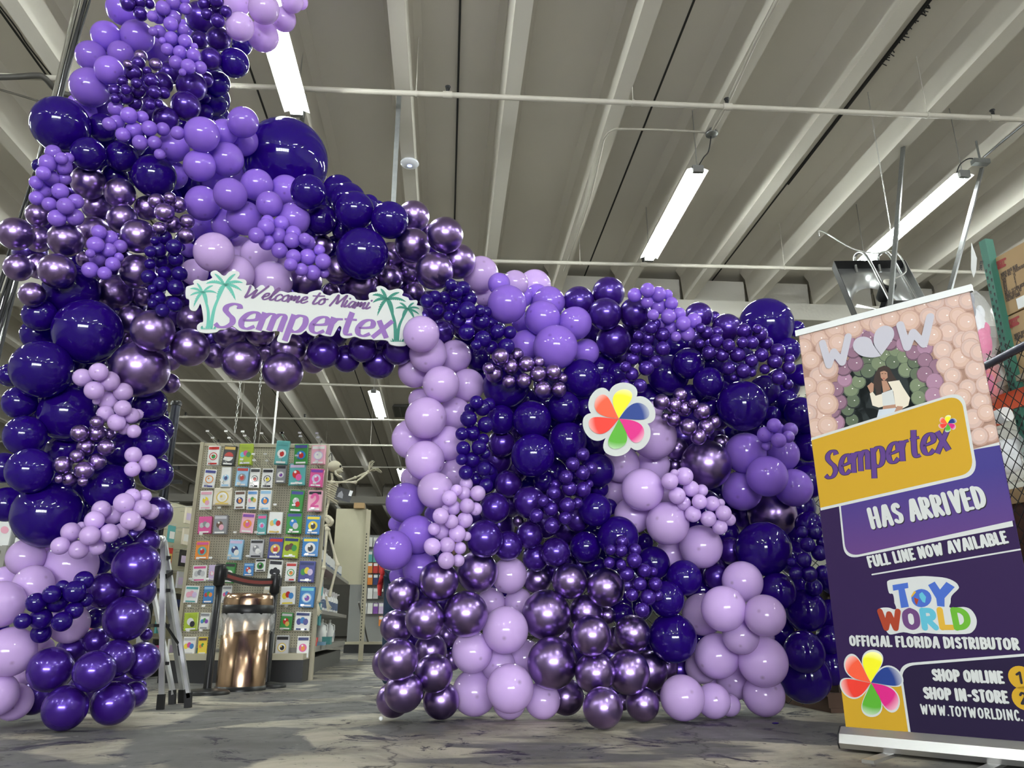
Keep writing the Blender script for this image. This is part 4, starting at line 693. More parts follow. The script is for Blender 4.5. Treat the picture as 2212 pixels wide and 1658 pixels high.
# bottom corner: yellow block, petal emblem and the dark panel with the shop lines
ya, yb_, yc, yd = U(*c3(180, 826)), U(*c3(800, 768)), U(*c3(870, 1278)), U(*c3(222, 1208))
fld('yellow_field', 'yellow', [(.0006, ya[1]), yb_, (yc[0], -.008), (.0006, -.008)], S0 + 1)
da, dbb, dc, dd = U(*c3(868, 1275)), U(*c3(788, 745)), U(*c3(795, 640)), U(*c3(920, 628))
dpoly = [(da[0], -.008), dbb] + arcq(dbb, dc, dd) + [(W_ - .0006, U(*c3(2001, 536))[1] + .004), (W_ - .0006, -.008)]
fld('field_border', 'white', [(x - (.009 if i < 11 else 0), y + (.009 if i > 1 and i < 12 else 0)) for i, (x, y) in enumerate(dpoly)], S0 + 1.4)
fld('dark_field', 'night', dpoly, S0 + 1.8, mat('printed night plum', (.016, .009, .036), .6, spec=.2))
caps(BP, 'SHOP ONLINE', U(*c3(1105, 775)), U(*c3(1805, 803)), .036, .0115, .0085, LT, wt, 'lettering', bt, bl, shadow=(.002, -.003))
caps(BP, 'SHOP IN-STORE', U(*c3(1018, 955)), U(*c3(1850, 1002)), .036, .0115, .0085, LT, wt, 'lettering', bt, bl, shadow=(.002, -.003))
caps(BP, 'WWW.TOYWORLDINC.', U(*c3(985, 1112)), U(*c3(1995, 1182)), .032, .0065, .006, LT, wt, 'lettering', bt, bl, shadow=(.002, -.002))
for (x, y), ch in (((1975, 755), '1'), ((2012, 962), '2')):
    a = U(*c3(x, y)); r_ = .041; n_ = 24
    fld('number_disc', 'gold', [(min(a[0] + r_ * math.cos(2 * math.pi * i / n_), W_ - .001), a[1] + r_ * math.sin(2 * math.pi * i / n_)) for i in range(n_)], S0 + 2.2, mB['yellow'])
    caps(BP, ch, (a[0] - .012, a[1] - .018), (a[0] + .006, a[1] - .018), .036, .008, .008, LT + .0006, mSh, 'lettering', bt, bl)
def emblem(cx_, cy_, r_, lift, wd=.40):
    c = U(cx_, cy_); o = BP.p(*c, lift)
    mb = MB()
    for a, cc in PET:
        pts = petal(0, 0, R(a), r_, r_ * wd); ax = sum(p[0] for p in pts) / len(pts); ay = sum(p[1] for p in pts) / len(pts)
        mb.poly([BP.p(c[0] + ax + (x - ax) * 1.1, c[1] + ay + (y - ay) * 1.14, lift - .0003) for x, y in pts])
    mb.build('emblem_backing', mB['white'], bt, bl, fix=False)
    for a, cc in PET:
        q = MB(); q.poly([BP.p(c[0] + x, c[1] + y, lift) for x, y in petal(0, 0, R(a), r_, r_ * wd)])
        o_ = q.build('emblem_petal', two_tone('printed petal', cc, o, r_ * 1.05), bt, bl, fix=False)
        # printed gradient is centred on the emblem
        o_.data.transform(Matrix.Translation(bl - o)); o_.location = o - bl
emblem(*c3(475, 805), .125, LT + .001)
emblem(*c1(1502, 1360), .034, LT + .001)
# WOW: two rounded letters and two petals
mb = MB(); lw = LT
for pts in ([(335, 610), (395, 815), (440, 690), (520, 790), (575, 550)], [(1060, 440), (1125, 650), (1180, 510), (1280, 620), (1340, 365)]): ribbon(BP, mb, [U(*c1(*p)) for p in pts], .033, .030, lw)
pa1 = [U(*c1(*p)) for p in smooth([(882, 730), (800, 745), (690, 725), (622, 655), (640, 580), (710, 550), (780, 570), (812, 630), (882, 730)], 4)]
pa2 = [U(*c1(*p)) for p in smooth([(884, 722), (825, 640), (812, 570), (840, 490), (910, 448), (985, 470), (1003, 540), (960, 620), (884, 722)], 4)]
for q in (pa1[:-1], pa2[:-1]): mb.poly([BP.p(*p, lw) for p in q])
mb.build('lettering', mB['petal'], bt, bl, fix=False)
# hardware
mAlu = mat('brushed aluminium', (.62, .62, .63), .32, 1); mAluW = mat('satin white rail', (.66, .68, .68), .35)
b = MB(); n_ = bn
prof = [(-.06, .0), (.055, .0), (.062, .02), (.05, .055), (.022, .08), (-.02, .08), (-.055, .06)]
A0, A1 = BP.p(-.02, 0, 0), BP.p(W_ + .02, 0, 0)
base0 = bl.copy(); base0.z = 0
ring = lambda q: [Vector((q.x, q.y, .012)) + n_ * (a - .012) + Vector((0, 0, z_)) for a, z_ in prof]
r0, r1 = ring(A0), ring(A1); k = len(prof)
b.add(r0 + r1, [tuple(range(k)), tuple(range(2 * k - 1, k - 1, -1))] + [(i, (i + 1) % k, k + (i + 1) % k, k + i) for i in range(k)]); b.build('base_cassette', mAlu, bt, bl)
b = MB()
for q in (A0 - bu * .004, A1 + bu * .004):
    b = MB(); r0 = [p + (p - (q + Vector((0, 0, -.03)))) * .04 for p in ring(q)]; b.add(r0 + [p + bu * .006 for p in r0], [tuple(range(k)), tuple(range(2 * k - 1, k - 1, -1))] + [(i, (i + 1) % k, k + (i + 1) % k, k + i) for i in range(k)]); b.build('end_cap', mBlk, bt, bl)
for px_, py_ in ((1925, 1600), (2150, 1624)):
    a = BP.uv(px_, py_)[0]; c = BP.p(a, 0, 0); c.z = .006; b = MB(); b.bar(c + n_ * -.05, c + n_ * .27, .045, .012, up=(0, 0, 1)); b.build('foot', mAlu, bt, bl)
b = MB(); b.bar(BP.p(-.012, H + .008, 0), BP.p(W_ + .012, H + .008, 0), .022, .03); b.build('top_rail', mAluW, bt, bl)
b = MB(); b.tube([BP.p(W_ / 2, .0, -.03), BP.p(W_ / 2, H + .005, -.03)], .01, 8); b.build('support_pole', mAlu, bt, bl)
print('banner', W_, H, tl, tr, bw)
# ================================================================== the shop behind the arch
def atX(px, py, X): v = ray(px, py); return EYE + v * (X / v.x)
mTan = mat('tan enamel', (.42, .385, .28), .5, noise=.05, nscale=4); mBlackM = mat('black painted steel', (.012, .012, .013), .35, spec=.4); mZinc = mat('zinc wire', (.6, .6, .58), .3, .9)
def pegboard_mat():
    m = bpy.data.materials.new('tan pegboard'); m.use_nodes = True; nt = m.node_tree; b = nt.nodes['Principled BSDF']
    tc = nt.nodes.new('ShaderNodeTexCoord'); sc_ = nt.nodes.new('ShaderNodeVectorMath'); sc_.operation = 'SCALE'; sc_.inputs['Scale'].default_value = 1 / .0254; nt.links.new(tc.outputs['Object'], sc_.inputs[0])
    fr = nt.nodes.new('ShaderNodeVectorMath'); fr.operation = 'FRACTION'; nt.links.new(sc_.outputs[0], fr.inputs[0])
    sb = nt.nodes.new('ShaderNodeVectorMath'); sb.operation = 'SUBTRACT'; sb.inputs[1].default_value = (.5, .5, .5); nt.links.new(fr.outputs[0], sb.inputs[0])
    ml = nt.nodes.new('ShaderNodeVectorMath'); ml.operation = 'MULTIPLY'; ml.inputs[1].default_value = (1, 0, 1); nt.links.new(sb.outputs[0], ml.inputs[0])
    ln = nt.nodes.new('ShaderNodeVectorMath'); ln.operation = 'LENGTH'; nt.links.new(ml.outputs[0], ln.inputs[0])
    lt = nt.nodes.new('ShaderNodeMath'); lt.operation = 'LESS_THAN'; lt.inputs[1].default_value = .17; nt.links.new(ln.outputs['Value'], lt.inputs[0])
    mx = nt.nodes.new('ShaderNodeMix'); mx.data_type = 'RGBA'; mx.inputs[6].default_value = (.44, .405, .30, 1); mx.inputs[7].default_value = (.05, .045, .035, 1)
    nt.links.new(lt.outputs[0], mx.inputs[0]); nt.links.new(mx.outputs[2], b.inputs['Base Color']); b.inputs['Roughness'].default_value = .55
    return m
YG = 8.24
gl_, gr_ = atY(449, 958, YG), atY(708, 960, YG); gx0, gx1, gz1 = gl_.x - .05, gr_.x, gl_.z
gx0 = min(gx0, atY(380, 1425, YG).x)
gd = thing('pegboard_gondola', 'tan pegboard gondola end full of foil balloon packets behind the arch', 'shop display', ((gx0 + gx1) / 2, YG, 0))
o0 = gd.location
b = MB(); b.box2((gx0, YG, .30), (gx1, YG + .03, gz1)); b.build('pegboard', pegboard_mat(), gd, o0)
for x in (gx0, gx1):
    b = MB(); b.box2((x - .018, YG - .03, 0), (x + .018, YG + .05, gz1 + .01)); b.build('upright', mTan, gd, o0)
b = MB(); b.box2((gx0, YG - .012, gz1 - .03), (gx1, YG + .04, gz1 + .005)); b.build('top_cap', mTan, gd, o0)
b = MB(); b.box2((gx0 - .03, YG - .36, .0), (gx1 - .02, YG - .0, .20)); b.build('kick_plate', mBlackM, gd, o0)
b = MB(); b.box2((gx0 - .03, YG - .40, .20), (gx1 - .02, YG - .0, .255)); b.build('base_deck', mTan, gd, o0)
gq = lambda ox, oy: (lambda x, y: (ox + x / 5.5275, oy + y / 5.5275))
q1, q2, q3 = gq(330, 820), gq(330, 1080), gq(320, 1250)
PKC = {k: mat('packet ' + k, c, .25, coat=.3) for k, c in dict(white=(.74, .74, .72), red=(.50, .03, .025), black=(.02, .02, .025), lime=(.36, .48, .03), teal=(.10, .36, .36), green=(.05, .26, .06), blue=(.04, .20, .50), sky=(.30, .52, .72), pink=(.66, .10, .30), rose=(.75, .38, .48), navy=(.025, .04, .15), grey=(.24, .24, .26), silver=(.50, .50, .52), cream=(.66, .60, .48), gold=(.62, .44, .10), yellow=(.75, .58, .05), orange=(.72, .24, .04), lilac=(.56, .46, .66), purple=(.20, .06, .36), brown=(.12, .06, .04), aqua=(.15, .55, .58), indigo=(.07, .08, .28)).items()}
mClear = mat('clear film', (.9, .9, .9), .08, alpha=.25)
PK = [  # row, map, x0, x1, y0, y1, card, header, motif, motif colours, thick
 (1, q1, 640, 810, 790, 1025, 'white', 'red', 'ring', ('red', 'green'), 1), (1, q1, 832, 1008, 790, 1028, 'black', 'gold', 'half', ('red', 'white'), 1), (1, q1, 1010, 1200, 765, 1020, 'lime', 'lime', 'trio', ('aqua', 'pink', 'green'), 1), (1, q1, 1455, 1640, 730, 1015, 'teal', 'teal', 'disc', ('white', 'red'), 1), (1, q1, 1675, 1860, 770, 1015, 'green', 'indigo', 'disc', ('blue', 'red'), 1), (1, q1, 1882, 2068, 785, 1012, 'rose', 'white', 'ring', ('lilac', 'white'), 1),
 (2, q1, 600, 770, 1070, 1290, 'white', 'indigo', 'ring', ('orange', 'white'), 0), (2, q1, 800, 945, 1040, 1285, 'white', 'white', 'disc', ('sky', 'navy'), 1), (2, q1, 985, 1155, 1045, 1275, 'sky', 'red', 'disc', ('grey', 'red'), 1), (2, q1, 1145, 1290, 1055, 1290, 'white', 'black', 'ring', ('black', 'red'), 0), (2, q1, 1292, 1445, 1060, 1290, 'white', 'black', 'ring', ('black', 'yellow'), 0), (2, q1, 1462, 1600, 1020, 1235, 'grey', 'black', 'ring', ('silver', 'purple'), 1), (2, q1, 1612, 1830, 1000, 1262, 'teal', 'lilac', 'blob', ('red', 'pink'), 1), (2, q1, 1870, 2048, 1065, 1282, 'pink', 'purple', 'disc', ('lilac', 'pink'), 1),
 (3, q1, 545, 720, 1325, 1550, 'white', 'rose', 'blob', ('yellow', 'rose'), 0), (3, q1, 712, 955, 1290, 1500, 'cream', 'cream', 'ring', ('gold', 'cream'), 1), (3, q1, 962, 1108, 1325, 1542, 'white', 'brown', 'disc', ('navy', 'orange'), 0), (3, q1, 1112, 1258, 1320, 1550, 'white', 'blue', 'trio', ('rose', 'green', 'gold'), 0), (3, q1, 1262, 1425, 1315, 1560, 'white', 'sky', 'disc', ('blue', 'orange'), 1), (3, q1, 1632, 1815, 1320, 1582, 'green', 'indigo', 'blob', ('silver', 'red'), 1), (3, q1, 1840, 2030, 1322, 1572, 'rose', 'black', 'two', ('pink', 'black'), 1),
 (4, q2, 530, 710, 195, 400, 'pink', 'pink', 'trio', ('silver', 'grey', 'silver'), 1), (4, q2, 712, 900, 180, 408, 'grey', 'silver', 'blob', ('brown', 'rose'), 1), (4, q2, 1050, 1228, 155, 392, 'rose', 'purple', 'disc', ('orange', 'pink'), 0), (4, q2, 1232, 1365, 172, 412, 'teal', 'pink', 'disc', ('sky', 'pink'), 0), (4, q2, 1370, 1560, 142, 402, 'white', 'white', 'trio', ('gold', 'aqua', 'red'), 1), (4, q2, 1585, 1790, 148, 402, 'green', 'indigo', 'blob', ('blue', 'silver'), 1), (4, q2, 1822, 2008, 185, 408, 'blue', 'yellow', 'disc', ('yellow', 'black'), 0),
 (5, q2, 497, 682, 490, 705, 'orange', 'pink', 'disc', ('teal', 'red'), 0), (5, q2, 895, 1088, 470, 715, 'sky', 'lilac', 'blob', ('navy', 'white'), 1), (5, q2, 1150, 1332, 470, 690, 'silver', 'black', 'blob', ('grey', 'white'), 1), (5, q2, 1372, 1568, 448, 698, 'indigo', 'red', 'disc', ('gold', 'red'), 1), (5, q2, 1552, 1758, 442, 692, 'lime', 'navy', 'trio', ('brown', 'brown', 'green'), 1), (5, q2, 1778, 1985, 448, 672, 'blue', 'yellow', 'disc', ('white', 'black'), 0),
 (6, q2, 462, 650, 778, 968, 'white', 'pink', 'trio', ('silver', 'grey', 'silver'), 0), (6, q2, 652, 758, 772, 960, 'lilac', 'lilac', 'disc', ('rose', 'white'), 0), (6, q2, 850, 998, 745, 990, 'green', 'black', 'disc', ('white', 'gold'), 1), (6, q2, 1080, 1212, 752, 902, 'blue', 'sky', 'blob', ('red', 'white'), 0), (6, q2, 1215, 1352, 700, 852, 'white', 'black', 'disc', ('green', 'black'), 0), (6, q2, 1372, 1560, 712, 992, 'white', 'black', 'trio', ('black', 'black', 'black'), 1), (6, q2, 1577, 1725, 742, 968, 'white', 'red', 'ring', ('green', 'orange'), 0), (6, q2, 1738, 1945, 728, 980, 'indigo', 'navy', 'trio', ('green', 'yellow', 'lilac'), 1),
 (7, q2, 372, 562, 1022, 1225, 'white', 'teal', 'trio', ('rose', 'rose', 'lilac'), 0), (7, q2, 592, 738, 1022, 1230, 'blue', 'sky', 'trio', ('red', 'green', 'orange'), 1), (7, q2, 812, 950, 1020, 1222, 'white', 'grey', 'trio', ('pink', 'blue', 'red'), 0), (7, q2, 1312, 1490, 1028, 1240, 'cream', 'white', 'blob', ('gold', 'cream'), 1), (7, q2, 1512, 1708, 1028, 1248, 'white', 'white', 'trio', ('yellow', 'red', 'blue'), 1), (7, q2, 1748, 1940, 1032, 1280, 'blue', 'aqua', 'ring', ('sky', 'purple'), 1),
 (8, q2, 357, 550, 1342, 1555, 'lime', 'lime', 'blob', ('white', 'black'), 0), (8, q2, 552, 692, 1342, 1542, 'white', 'grey', 'trio', ('blue', 'green', 'purple'), 1), (8, q2, 1337, 1470, 1347, 1560, 'indigo', 'grey', 'trio', ('yellow', 'red', 'pink'), 1), (8, q2, 1522, 1680, 1342, 1550, 'green', 'silver', 'blob', ('red', 'gold'), 1), (8, q2, 1692, 1890, 1332, 1560, 'white', 'navy', 'trio', ('indigo', 'blue', 'indigo'), 1),
 (9, q3, 402, 580, 692, 905, 'white', 'silver', 'trio', ('yellow', 'pink', 'blue'), 1), (9, q3, 582, 712, 692, 905, 'yellow', 'brown', 'trio', ('orange', 'green', 'yellow'), 0), (9, q3, 1322, 1508, 662, 940, 'white', 'red', 'trio', ('yellow', 'orange', 'sky'), 1), (9, q3, 1512, 1690, 672, 940, 'silver', 'black', 'ring', ('gold', 'black'), 1), (9, q3, 1767, 1930, 682, 940, 'white', 'navy', 'disc', ('pink', 'orange'), 0)]
ROWN = {1: 'top', 2: 'second', 3: 'third', 4: 'fourth', 5: 'fifth', 6: 'sixth', 7: 'seventh', 8: 'eighth', 9: 'bottom'}
rp = random.Random(8); hooks = []; cnt = {}
for row, q, x0, x1, y0, y1, card, head, mot, mc, thick in PK:
    cnt[row] = cnt.get(row, 0) + 1
    YP = YG - .20
    a, c = atY(*q(x0, y1), YP), atY(*q(x1, y0), YP)
    xm, w_, zb, zt = (a.x + c.x) / 2, c.x - a.x, min(a.z, c.z), max(a.z, c.z); h_ = zt - zb
    T = .05 if thick else .014; yf = YP - .002
    lab = '%s packet with %s header, number %d from left in the %s pegboard row' % (card, head, cnt[row], ROWN[row])
    if card == head: lab = '%s packet, number %d from left in the %s pegboard row' % (card, cnt[row], ROWN[row])
    o_ = Vector((xm, YP, zb)); tilt = Matrix.Translation(Vector((xm, YP, zt))) @ Matrix.Rotation(rp.uniform(-.05, .05), 4, 'Y') @ Matrix.Rotation(-.05 if thick else -.02, 4, 'X') @ Matrix.Translation(-Vector((xm, YP, zt)))
    b = MB(); n_ = 3 if thick else 1
    vs = []
    # puffed pouch: pillow front, pinched rim
    for yy, ins in ((0, .0), (-.004, 0), (-.012 if thick else -.006, w_ * .06)):
        for sx_, sz_ in ((-1, 0), (1, 0), (1, 1), (-1, 1)): vs.append((xm + sx_ * (w_ / 2 - ins), yf + .004 + yy, (zb + ins) + sz_ * (h_ - 2 * ins)))
    vb = [(xm - w_ / 2, yf + T, zb + .006), (xm + w_ / 2, yf + T, zb + .006), (xm + w_ / 2, yf + T, zt), (xm - w_ / 2, yf + T, zt)]
    V = [tilt @ Vector(p) for p in vb + vs]
    f = [(3, 2, 1, 0)] + [(k * 4 + i, k * 4 + (i + 1) % 4, k * 4 + 4 + (i + 1) % 4, k * 4 + 4 + i) for k in range(3) for i in range(4)] + [(12, 13, 14, 15)]
    b.add(V, f)
    root = b.build('balloon_packet', PKC[card], None, o_); tag(root, lab, 'packet', 'foil balloon packets on the pegboard')
    yq = yf - (.0092 if thick else .0035)
    def P2(u_, v_, l=0): return tilt @ Vector((xm + u_ * w_ / 2, yq - l, zb + v_ * h_))
    hb = MB(); hb.prism([P2(-.86, .80), P2(.86, .80), P2(.86, .94), P2(-.86, .94)], (0, -.0008, 0)); hb.build('header', PKC[head], root, o_)
    mb = MB(); k0, k1 = PKC[mc[0]], PKC[mc[1]]; ar = w_ / h_
    ell = lambda cx_, cz_, rx, n=18: [P2(cx_ + rx * math.cos(2 * math.pi * i / n), cz_ + rx * ar / 2 * math.sin(2 * math.pi * i / n), .0012) for i in range(n)]
    ell2 = lambda cx_, cz_, rx, l, ry=1, n=14: [P2(cx_ + rx * math.cos(2 * math.pi * i / n), cz_ + ry * rx * ar / 2 * math.sin(2 * math.pi * i / n), l) for i in range(n)]
    ms = [k0, k1, PKC[mc[-1]], PKC['white']]
    if mot == 'ring': mb.poly(ell(0, .46, .68)); mb.poly(ell2(0, .46, .54, .0018), 3); mb.poly(ell2(.05, .44, .34, .0024, 1.1), 1); mb.poly(ell2(-.12, .5, .14, .003), 0)
    elif mot == 'half': mb.poly([P2(.72 * math.cos(math.pi * i / 12), .46 + .72 * ar / 2 * math.sin(math.pi * i / 12), .0012) for i in range(13)], 0); mb.poly([P2(.72 * math.cos(math.pi * i / 12), .43 - .72 * ar / 2 * math.sin(math.pi * i / 12), .0012) for i in range(13)], 1)
    elif mot == 'disc': mb.poly(ell(0, .46, .66)); mb.poly(ell2(.04, .44, .34, .0018, 1.25), 1); mb.poly(ell2(-.1, .56, .16, .0024), 3)
    elif mot == 'trio':
        for i, cx_ in enumerate((-.42, .04, .46)): mb.poly(ell2(cx_, .48 + (.07 if i == 1 else 0), .34, .0012 + i * .0005, 1.25), i)
    elif mot == 'blob': mb.poly(ell2(-.08, .5, .48, .0012, 1.1), 0); mb.poly(ell2(.22, .36, .36, .0018, 1.2), 1); mb.poly(ell2(-.22, .6, .16, .0024), 3)
    else:
        caps_p = Panel(P2(0, .5, .002), Vector((1, 0, 0)), Vector((0, -1, 0)))
        ribbon(caps_p, mb, [(x * w_ / 2, z * h_) for x, z in smooth([(-.42, .16), (-.2, .28), (.2, .28), (.4, .12), (.2, -.05), (-.4, -.26), (.45, -.26)], 4)], .030, .026, 0, 0)
    mb.build('print', ms, root, o_, fix=False)
    cb = MB(); cb.prism([P2(-.7, .05, .0004), P2(.7, .05, .0004), P2(.7, .13, .0004), P2(-.7, .13, .0004)], (0, -.0006, 0)); cb.build('caption_strip', PKC['white'] if card not in ('white', 'cream', 'silver') else PKC[head if head not in ('white', 'cream') else mc[0]], root, o_)
    hooks.append((xm, zt))
# bare hooks seen above the packets and in the gaps
for x, y in ((1300, 690), (655, 665), (875, 665), (1075, 670), (1540, 685), (1755, 685), (1960, 690)):
    p = atY(*q1(x, y), YG - .28); hooks.append((p.x, p.z - .02))
for x, y in ((1340, 960), (1200, 960)): p = atY(*q1(x, y), YG - .28); hooks.append((p.x, p.z))
for i, (x, z) in enumerate(hooks[:96]):
    b = MB(); b.tube([(x, YG, z + .035), (x, YG - .10, z + .03), (x, YG - .29, z + .045)], .0032, 5); b.tube([(x, YG, z + .06), (x, YG - .30, z + .065)], .0025, 5)
    b.box((x, YG - .303, z + .062), (.034, .003, .018)); b.build('peg_hook', mZinc, gd, o0)
# ------------------------------------------------------------------ aisle shelving that runs back from the gondola
XA = -1.36
zsh = [.30, atX(778, 1330, -1.44).z, atX(779, 1262, -1.44).z]
y0s, y1s = YG + .08, 12.9
an = thing('aisle_shelving', 'grey aisle shelving running back beside the pegboard, stocked with bottles', 'shelving', (XA - .3, y0s, 0)); oa = an.location
sl = (-1.55 + 1.36) / (12.9 - 8.3)
xa = lambda y: XA + sl * (y - y0s)
mGrey = mat('grey steel shelf', (.30, .295, .27), .4, .2); mTan2 = mat('tan back panel', (.44, .415, .30), .5, noise=.04)
def slab(mb, za, zb_, dep, ya=y0s, yb_=y1s, off=0): 
    vs = [(xa(y) - d - off, y, z) for z in (za, zb_) for y, d in ((ya, 0), (yb_, 0), (yb_, dep), (ya, dep))]
    mb.add(vs, [(0, 1, 2, 3), (7, 6, 5, 4), (0, 4, 5, 1), (1, 5, 6, 2), (2, 6, 7, 3), (3, 7, 4, 0)])
b = MB(); slab(b, 0, .17, .5, off=.06); b.build('kick_plate', mat('grey kick', (.10, .098, .09), .6), an, oa)
b = MB(); slab(b, .24, .30, .58); b.build('base_deck', mGrey, an, oa)
for z in zsh[1:]:
    b = MB(); slab(b, z - .045, z, .42, ya=y0s + (0 if z < 1 else .3)); b.build('shelf', mGrey, an, oa)
b = MB(); slab(b, .3, 2.05, .03, ya=9.6, off=.55); b.build('back_panel', mTan2, an, oa)
b = MB(); slab(b, .3, 1.75, .03, yb_=9.6, off=.58); b.build('back_panel', pegboard_mat(), an, oa)
pA, pB = atY(727, 1098, 12.98), atY(786, 1262, 12.98)
b = MB(); b.box2((pA.x, 12.98, pB.z), (pB.x, 13.01, pA.z)); b.build('end_panel', mTan2, an, oa)
b = MB(); b.box2((pB.x - .02, 12.94, 0), (pB.x + .05, 12.99, pA.z - .02)); 
for k in range(34): b.box2((pB.x - .005, 12.937, .3 + k * .05), (pB.x + .01, 12.94, .325 + k * .05), 1)
b.build('slotted_upright', [mTan, mBlackM], an, oa)
bq = atY(776, 1095, 13.0); b = MB(); b.box2((bq.x - .08, 12.9, pA.z), (bq.x + .09, 13.1, pA.z + .09)); o = b.build('carton', mat('small brown carton', (.36, .24, .12), .8), None, (bq.x, 13.0, pA.z)); tag(o, 'small brown carton on top of the tall tan end panel', 'carton')
for y in (9.6, 11.2, y1s):
    b = MB(); b.box2((xa(y) - .62, y - .02, 0), (xa(y) - .52, y + .02, 2.06)); b.build('upright', mTan, an, oa)
mWB = mat('white plastic', (.72, .73, .72), .35); mLbl = mat('blue label', (.10, .14, .24), .5); mMag = mat('magenta carton', (.17, .012, .075), .4); mTeal = mat('teal card', (.08, .34, .37), .35)
zz = zsh[1]
for i in range(8):
    y = 9.3 + i * .36; x = xa(y) - .09
    t = thing('spray_bottle', 'white spray bottle, %s from front on the middle aisle shelf' % ORD[i], 'bottle', (x, y, zz), 'spray bottles on the aisle shelf')
    b = MB(); b.lathe([(.038, 0), (.04, .01), (.04, .17), (.03, .2), (.014, .22), (.014, .24)], n=14); o = b.build('bottle', mWB, t); o.location = (0, 0, 0)
    b = MB(); b.box((0, 0, .255), (.03, .035, .03)); b.box((.03, 0, .262), (.045, .018, .018)); b.box((.02, 0, .235), (.01, .012, .04)); o = b.build('trigger', mWB, t); o.location = (0, 0, 0)
    b = MB(); b.lathe([(.0405, .04), (.0405, .14)], n=14); o = b.build('label', mLbl, t); o.location = (0, 0, 0)
for i in range(5):
    y = 9.5 + i * .5; b = MB(); b.box2((xa(y) - .36, y, zz), (xa(y) - .19, y + .44, zz + .30)); o = b.build('carton', mMag, None, (xa(y) - .27, y + .22, zz)); tag(o, 'dark magenta carton, %s behind the white spray bottles' % ORD[i], 'carton', 'magenta cartons on the aisle shelf')
    f = MB(); f.box2((xa(y) - .19, y + .06, zz + .05), (xa(y) - .188, y + .38, zz + .2)); f.build('label', PKC['rose'], o, o.location)
for i, (px_, sz) in enumerate(((741, 1), (728, 1), (752, .98), (761, .9))):
    p = atX(px_, 1380, -1.50 - (.12 if i > 1 else 0)); y = p.y; x = xa(y) - (.14 if i < 2 else .3)
    y = max(y0s + .3, min(y, (11.7, 10.7, 12.1, 12.6)[i])); x = xa(y) - (.14 if i < 2 else .3)
    t = thing('gallon_jug', ['nearest white gallon jug on the bottom aisle shelf', 'white gallon jug partly behind the teal cards', 'white gallon jug just behind the nearest one', 'rearmost gallon jug on the bottom aisle shelf'][i], 'jug', (x, y, .30), 'gallon jugs on the bottom shelf')
    b = MB(); b.lathe([(.07, 0), (.078, .01), (.08, .16), (.062, .21), (.03, .25), (.022, .27), (.022, .29)], n=18); o = b.build('jug', mWB, t); o.location = (0, 0, 0)
    b = MB(); b.lathe([(.024, .28), (.024, .305), (.0, .306)], n=14); o = b.build('cap', mWB, t); o.location = (0, 0, 0)
    b = MB(); b.tube([(.03, -.02, .245), (.075, -.03, .23), (.08, -.03, .16)], .009, 6); o = b.build('handle', mWB, t); o.location = (0, 0, 0)
    b = MB(); b.box((.079, -.0, .09), (.004, .06, .08)); o = b.build('label', mat('grey label', (.4, .42, .46), .5), t); o.location = (0, 0, 0)
zt = zsh[2]
for i in range(7):
    y = 9.2 + i * .42; b = MB(); b.box2((xa(y) - .22, y, zt), (xa(y) - .06, y + .34, zt + .17)); o = b.build('boxed_set', mWB, None, (xa(y) - .14, y + .17, zt)); tag(o, 'small white box, %s from front on the top aisle shelf' % ORD[i], 'box', 'white boxes on the top aisle shelf')
    f = MB(); f.box2((xa(y) - .06, y + .03, zt + .02), (xa(y) - .058, y + .31, zt + .06)); f.build('label', mLbl, o, o.location)
for i in range(6):
    y = 8.5 + i * .22; x = xa(y) - .03 - (i % 2) * .06; z = .50 + (i % 3) * .015
    b = MB(); b.box2((x - .012, y, z), (x, y + .15, z + .25)); o = b.build('teal_card_pack', mTeal, None, (x, y, z)); tag(o, 'teal number card pack, %s hook back from the pegboard' % ORD[i], 'packet', 'teal packs beside the aisle')
    f = MB(); f.box2((x, y + .02, z + .20), (x + .002, y + .13, z + .24)); f.build('header', mWB, o, o.location)
    P_ = Panel((x + .0015, y + .075, z + .1), (0, 1, 0), (1, 0, 0)); f = MB(); ribbon(P_, f, smooth([(-.03, .04), (.0, .055), (.03, .03), (0, .0), (.03, -.03), (0, -.055), (-.03, -.03)], 4), .014, .012, 0); f.build('number_print', PKC['sky'], o, o.location, fix=False)
    f = MB(); f.tube([(x - .25, y + .075, z + .26), (x + .03, y + .075, z + .265)], .003, 5); f.build('peg_hook', mZinc, o, o.location)
for lab, nm, m_, px_, py_, sx_, sy_, sz_, cat_ in (('orange-red plastic cup at the front of the bottom aisle shelf', 'plastic_cup', PKC['red'], 679, 1386, .04, .04, .09, 'cup'), ('teal striped box on the bottom aisle shelf edge', 'party_box', PKC['teal'], 706, 1386, .07, .07, .08, 'box'), ('pale blue tray of small goods on the bottom aisle shelf', 'goods_tray', PKC['sky'], 691, 1394, .08, .07, .03, 'tray')):
    p = atX(px_, py_, -1.42); p.z = .30; p.y = max(p.y, y0s + .1)
    b = MB()
    if nm == 'plastic_cup': b.lathe([(.028, 0), (.042, sz_), (.038, sz_), (.026, .004), (0, .004)], c=p, n=18)
    else:
        b.box((p.x, p.y, p.z + sz_ / 2), (sx_ * 1.4, sy_ * 2.2, sz_)); b.box((p.x, p.y, p.z + sz_ + .004), (sx_ * 1.5, sy_ * 2.3, .008))
    o = b.build(nm, m_, None, p); tag(o, lab, cat_)
rk = random.Random(3)
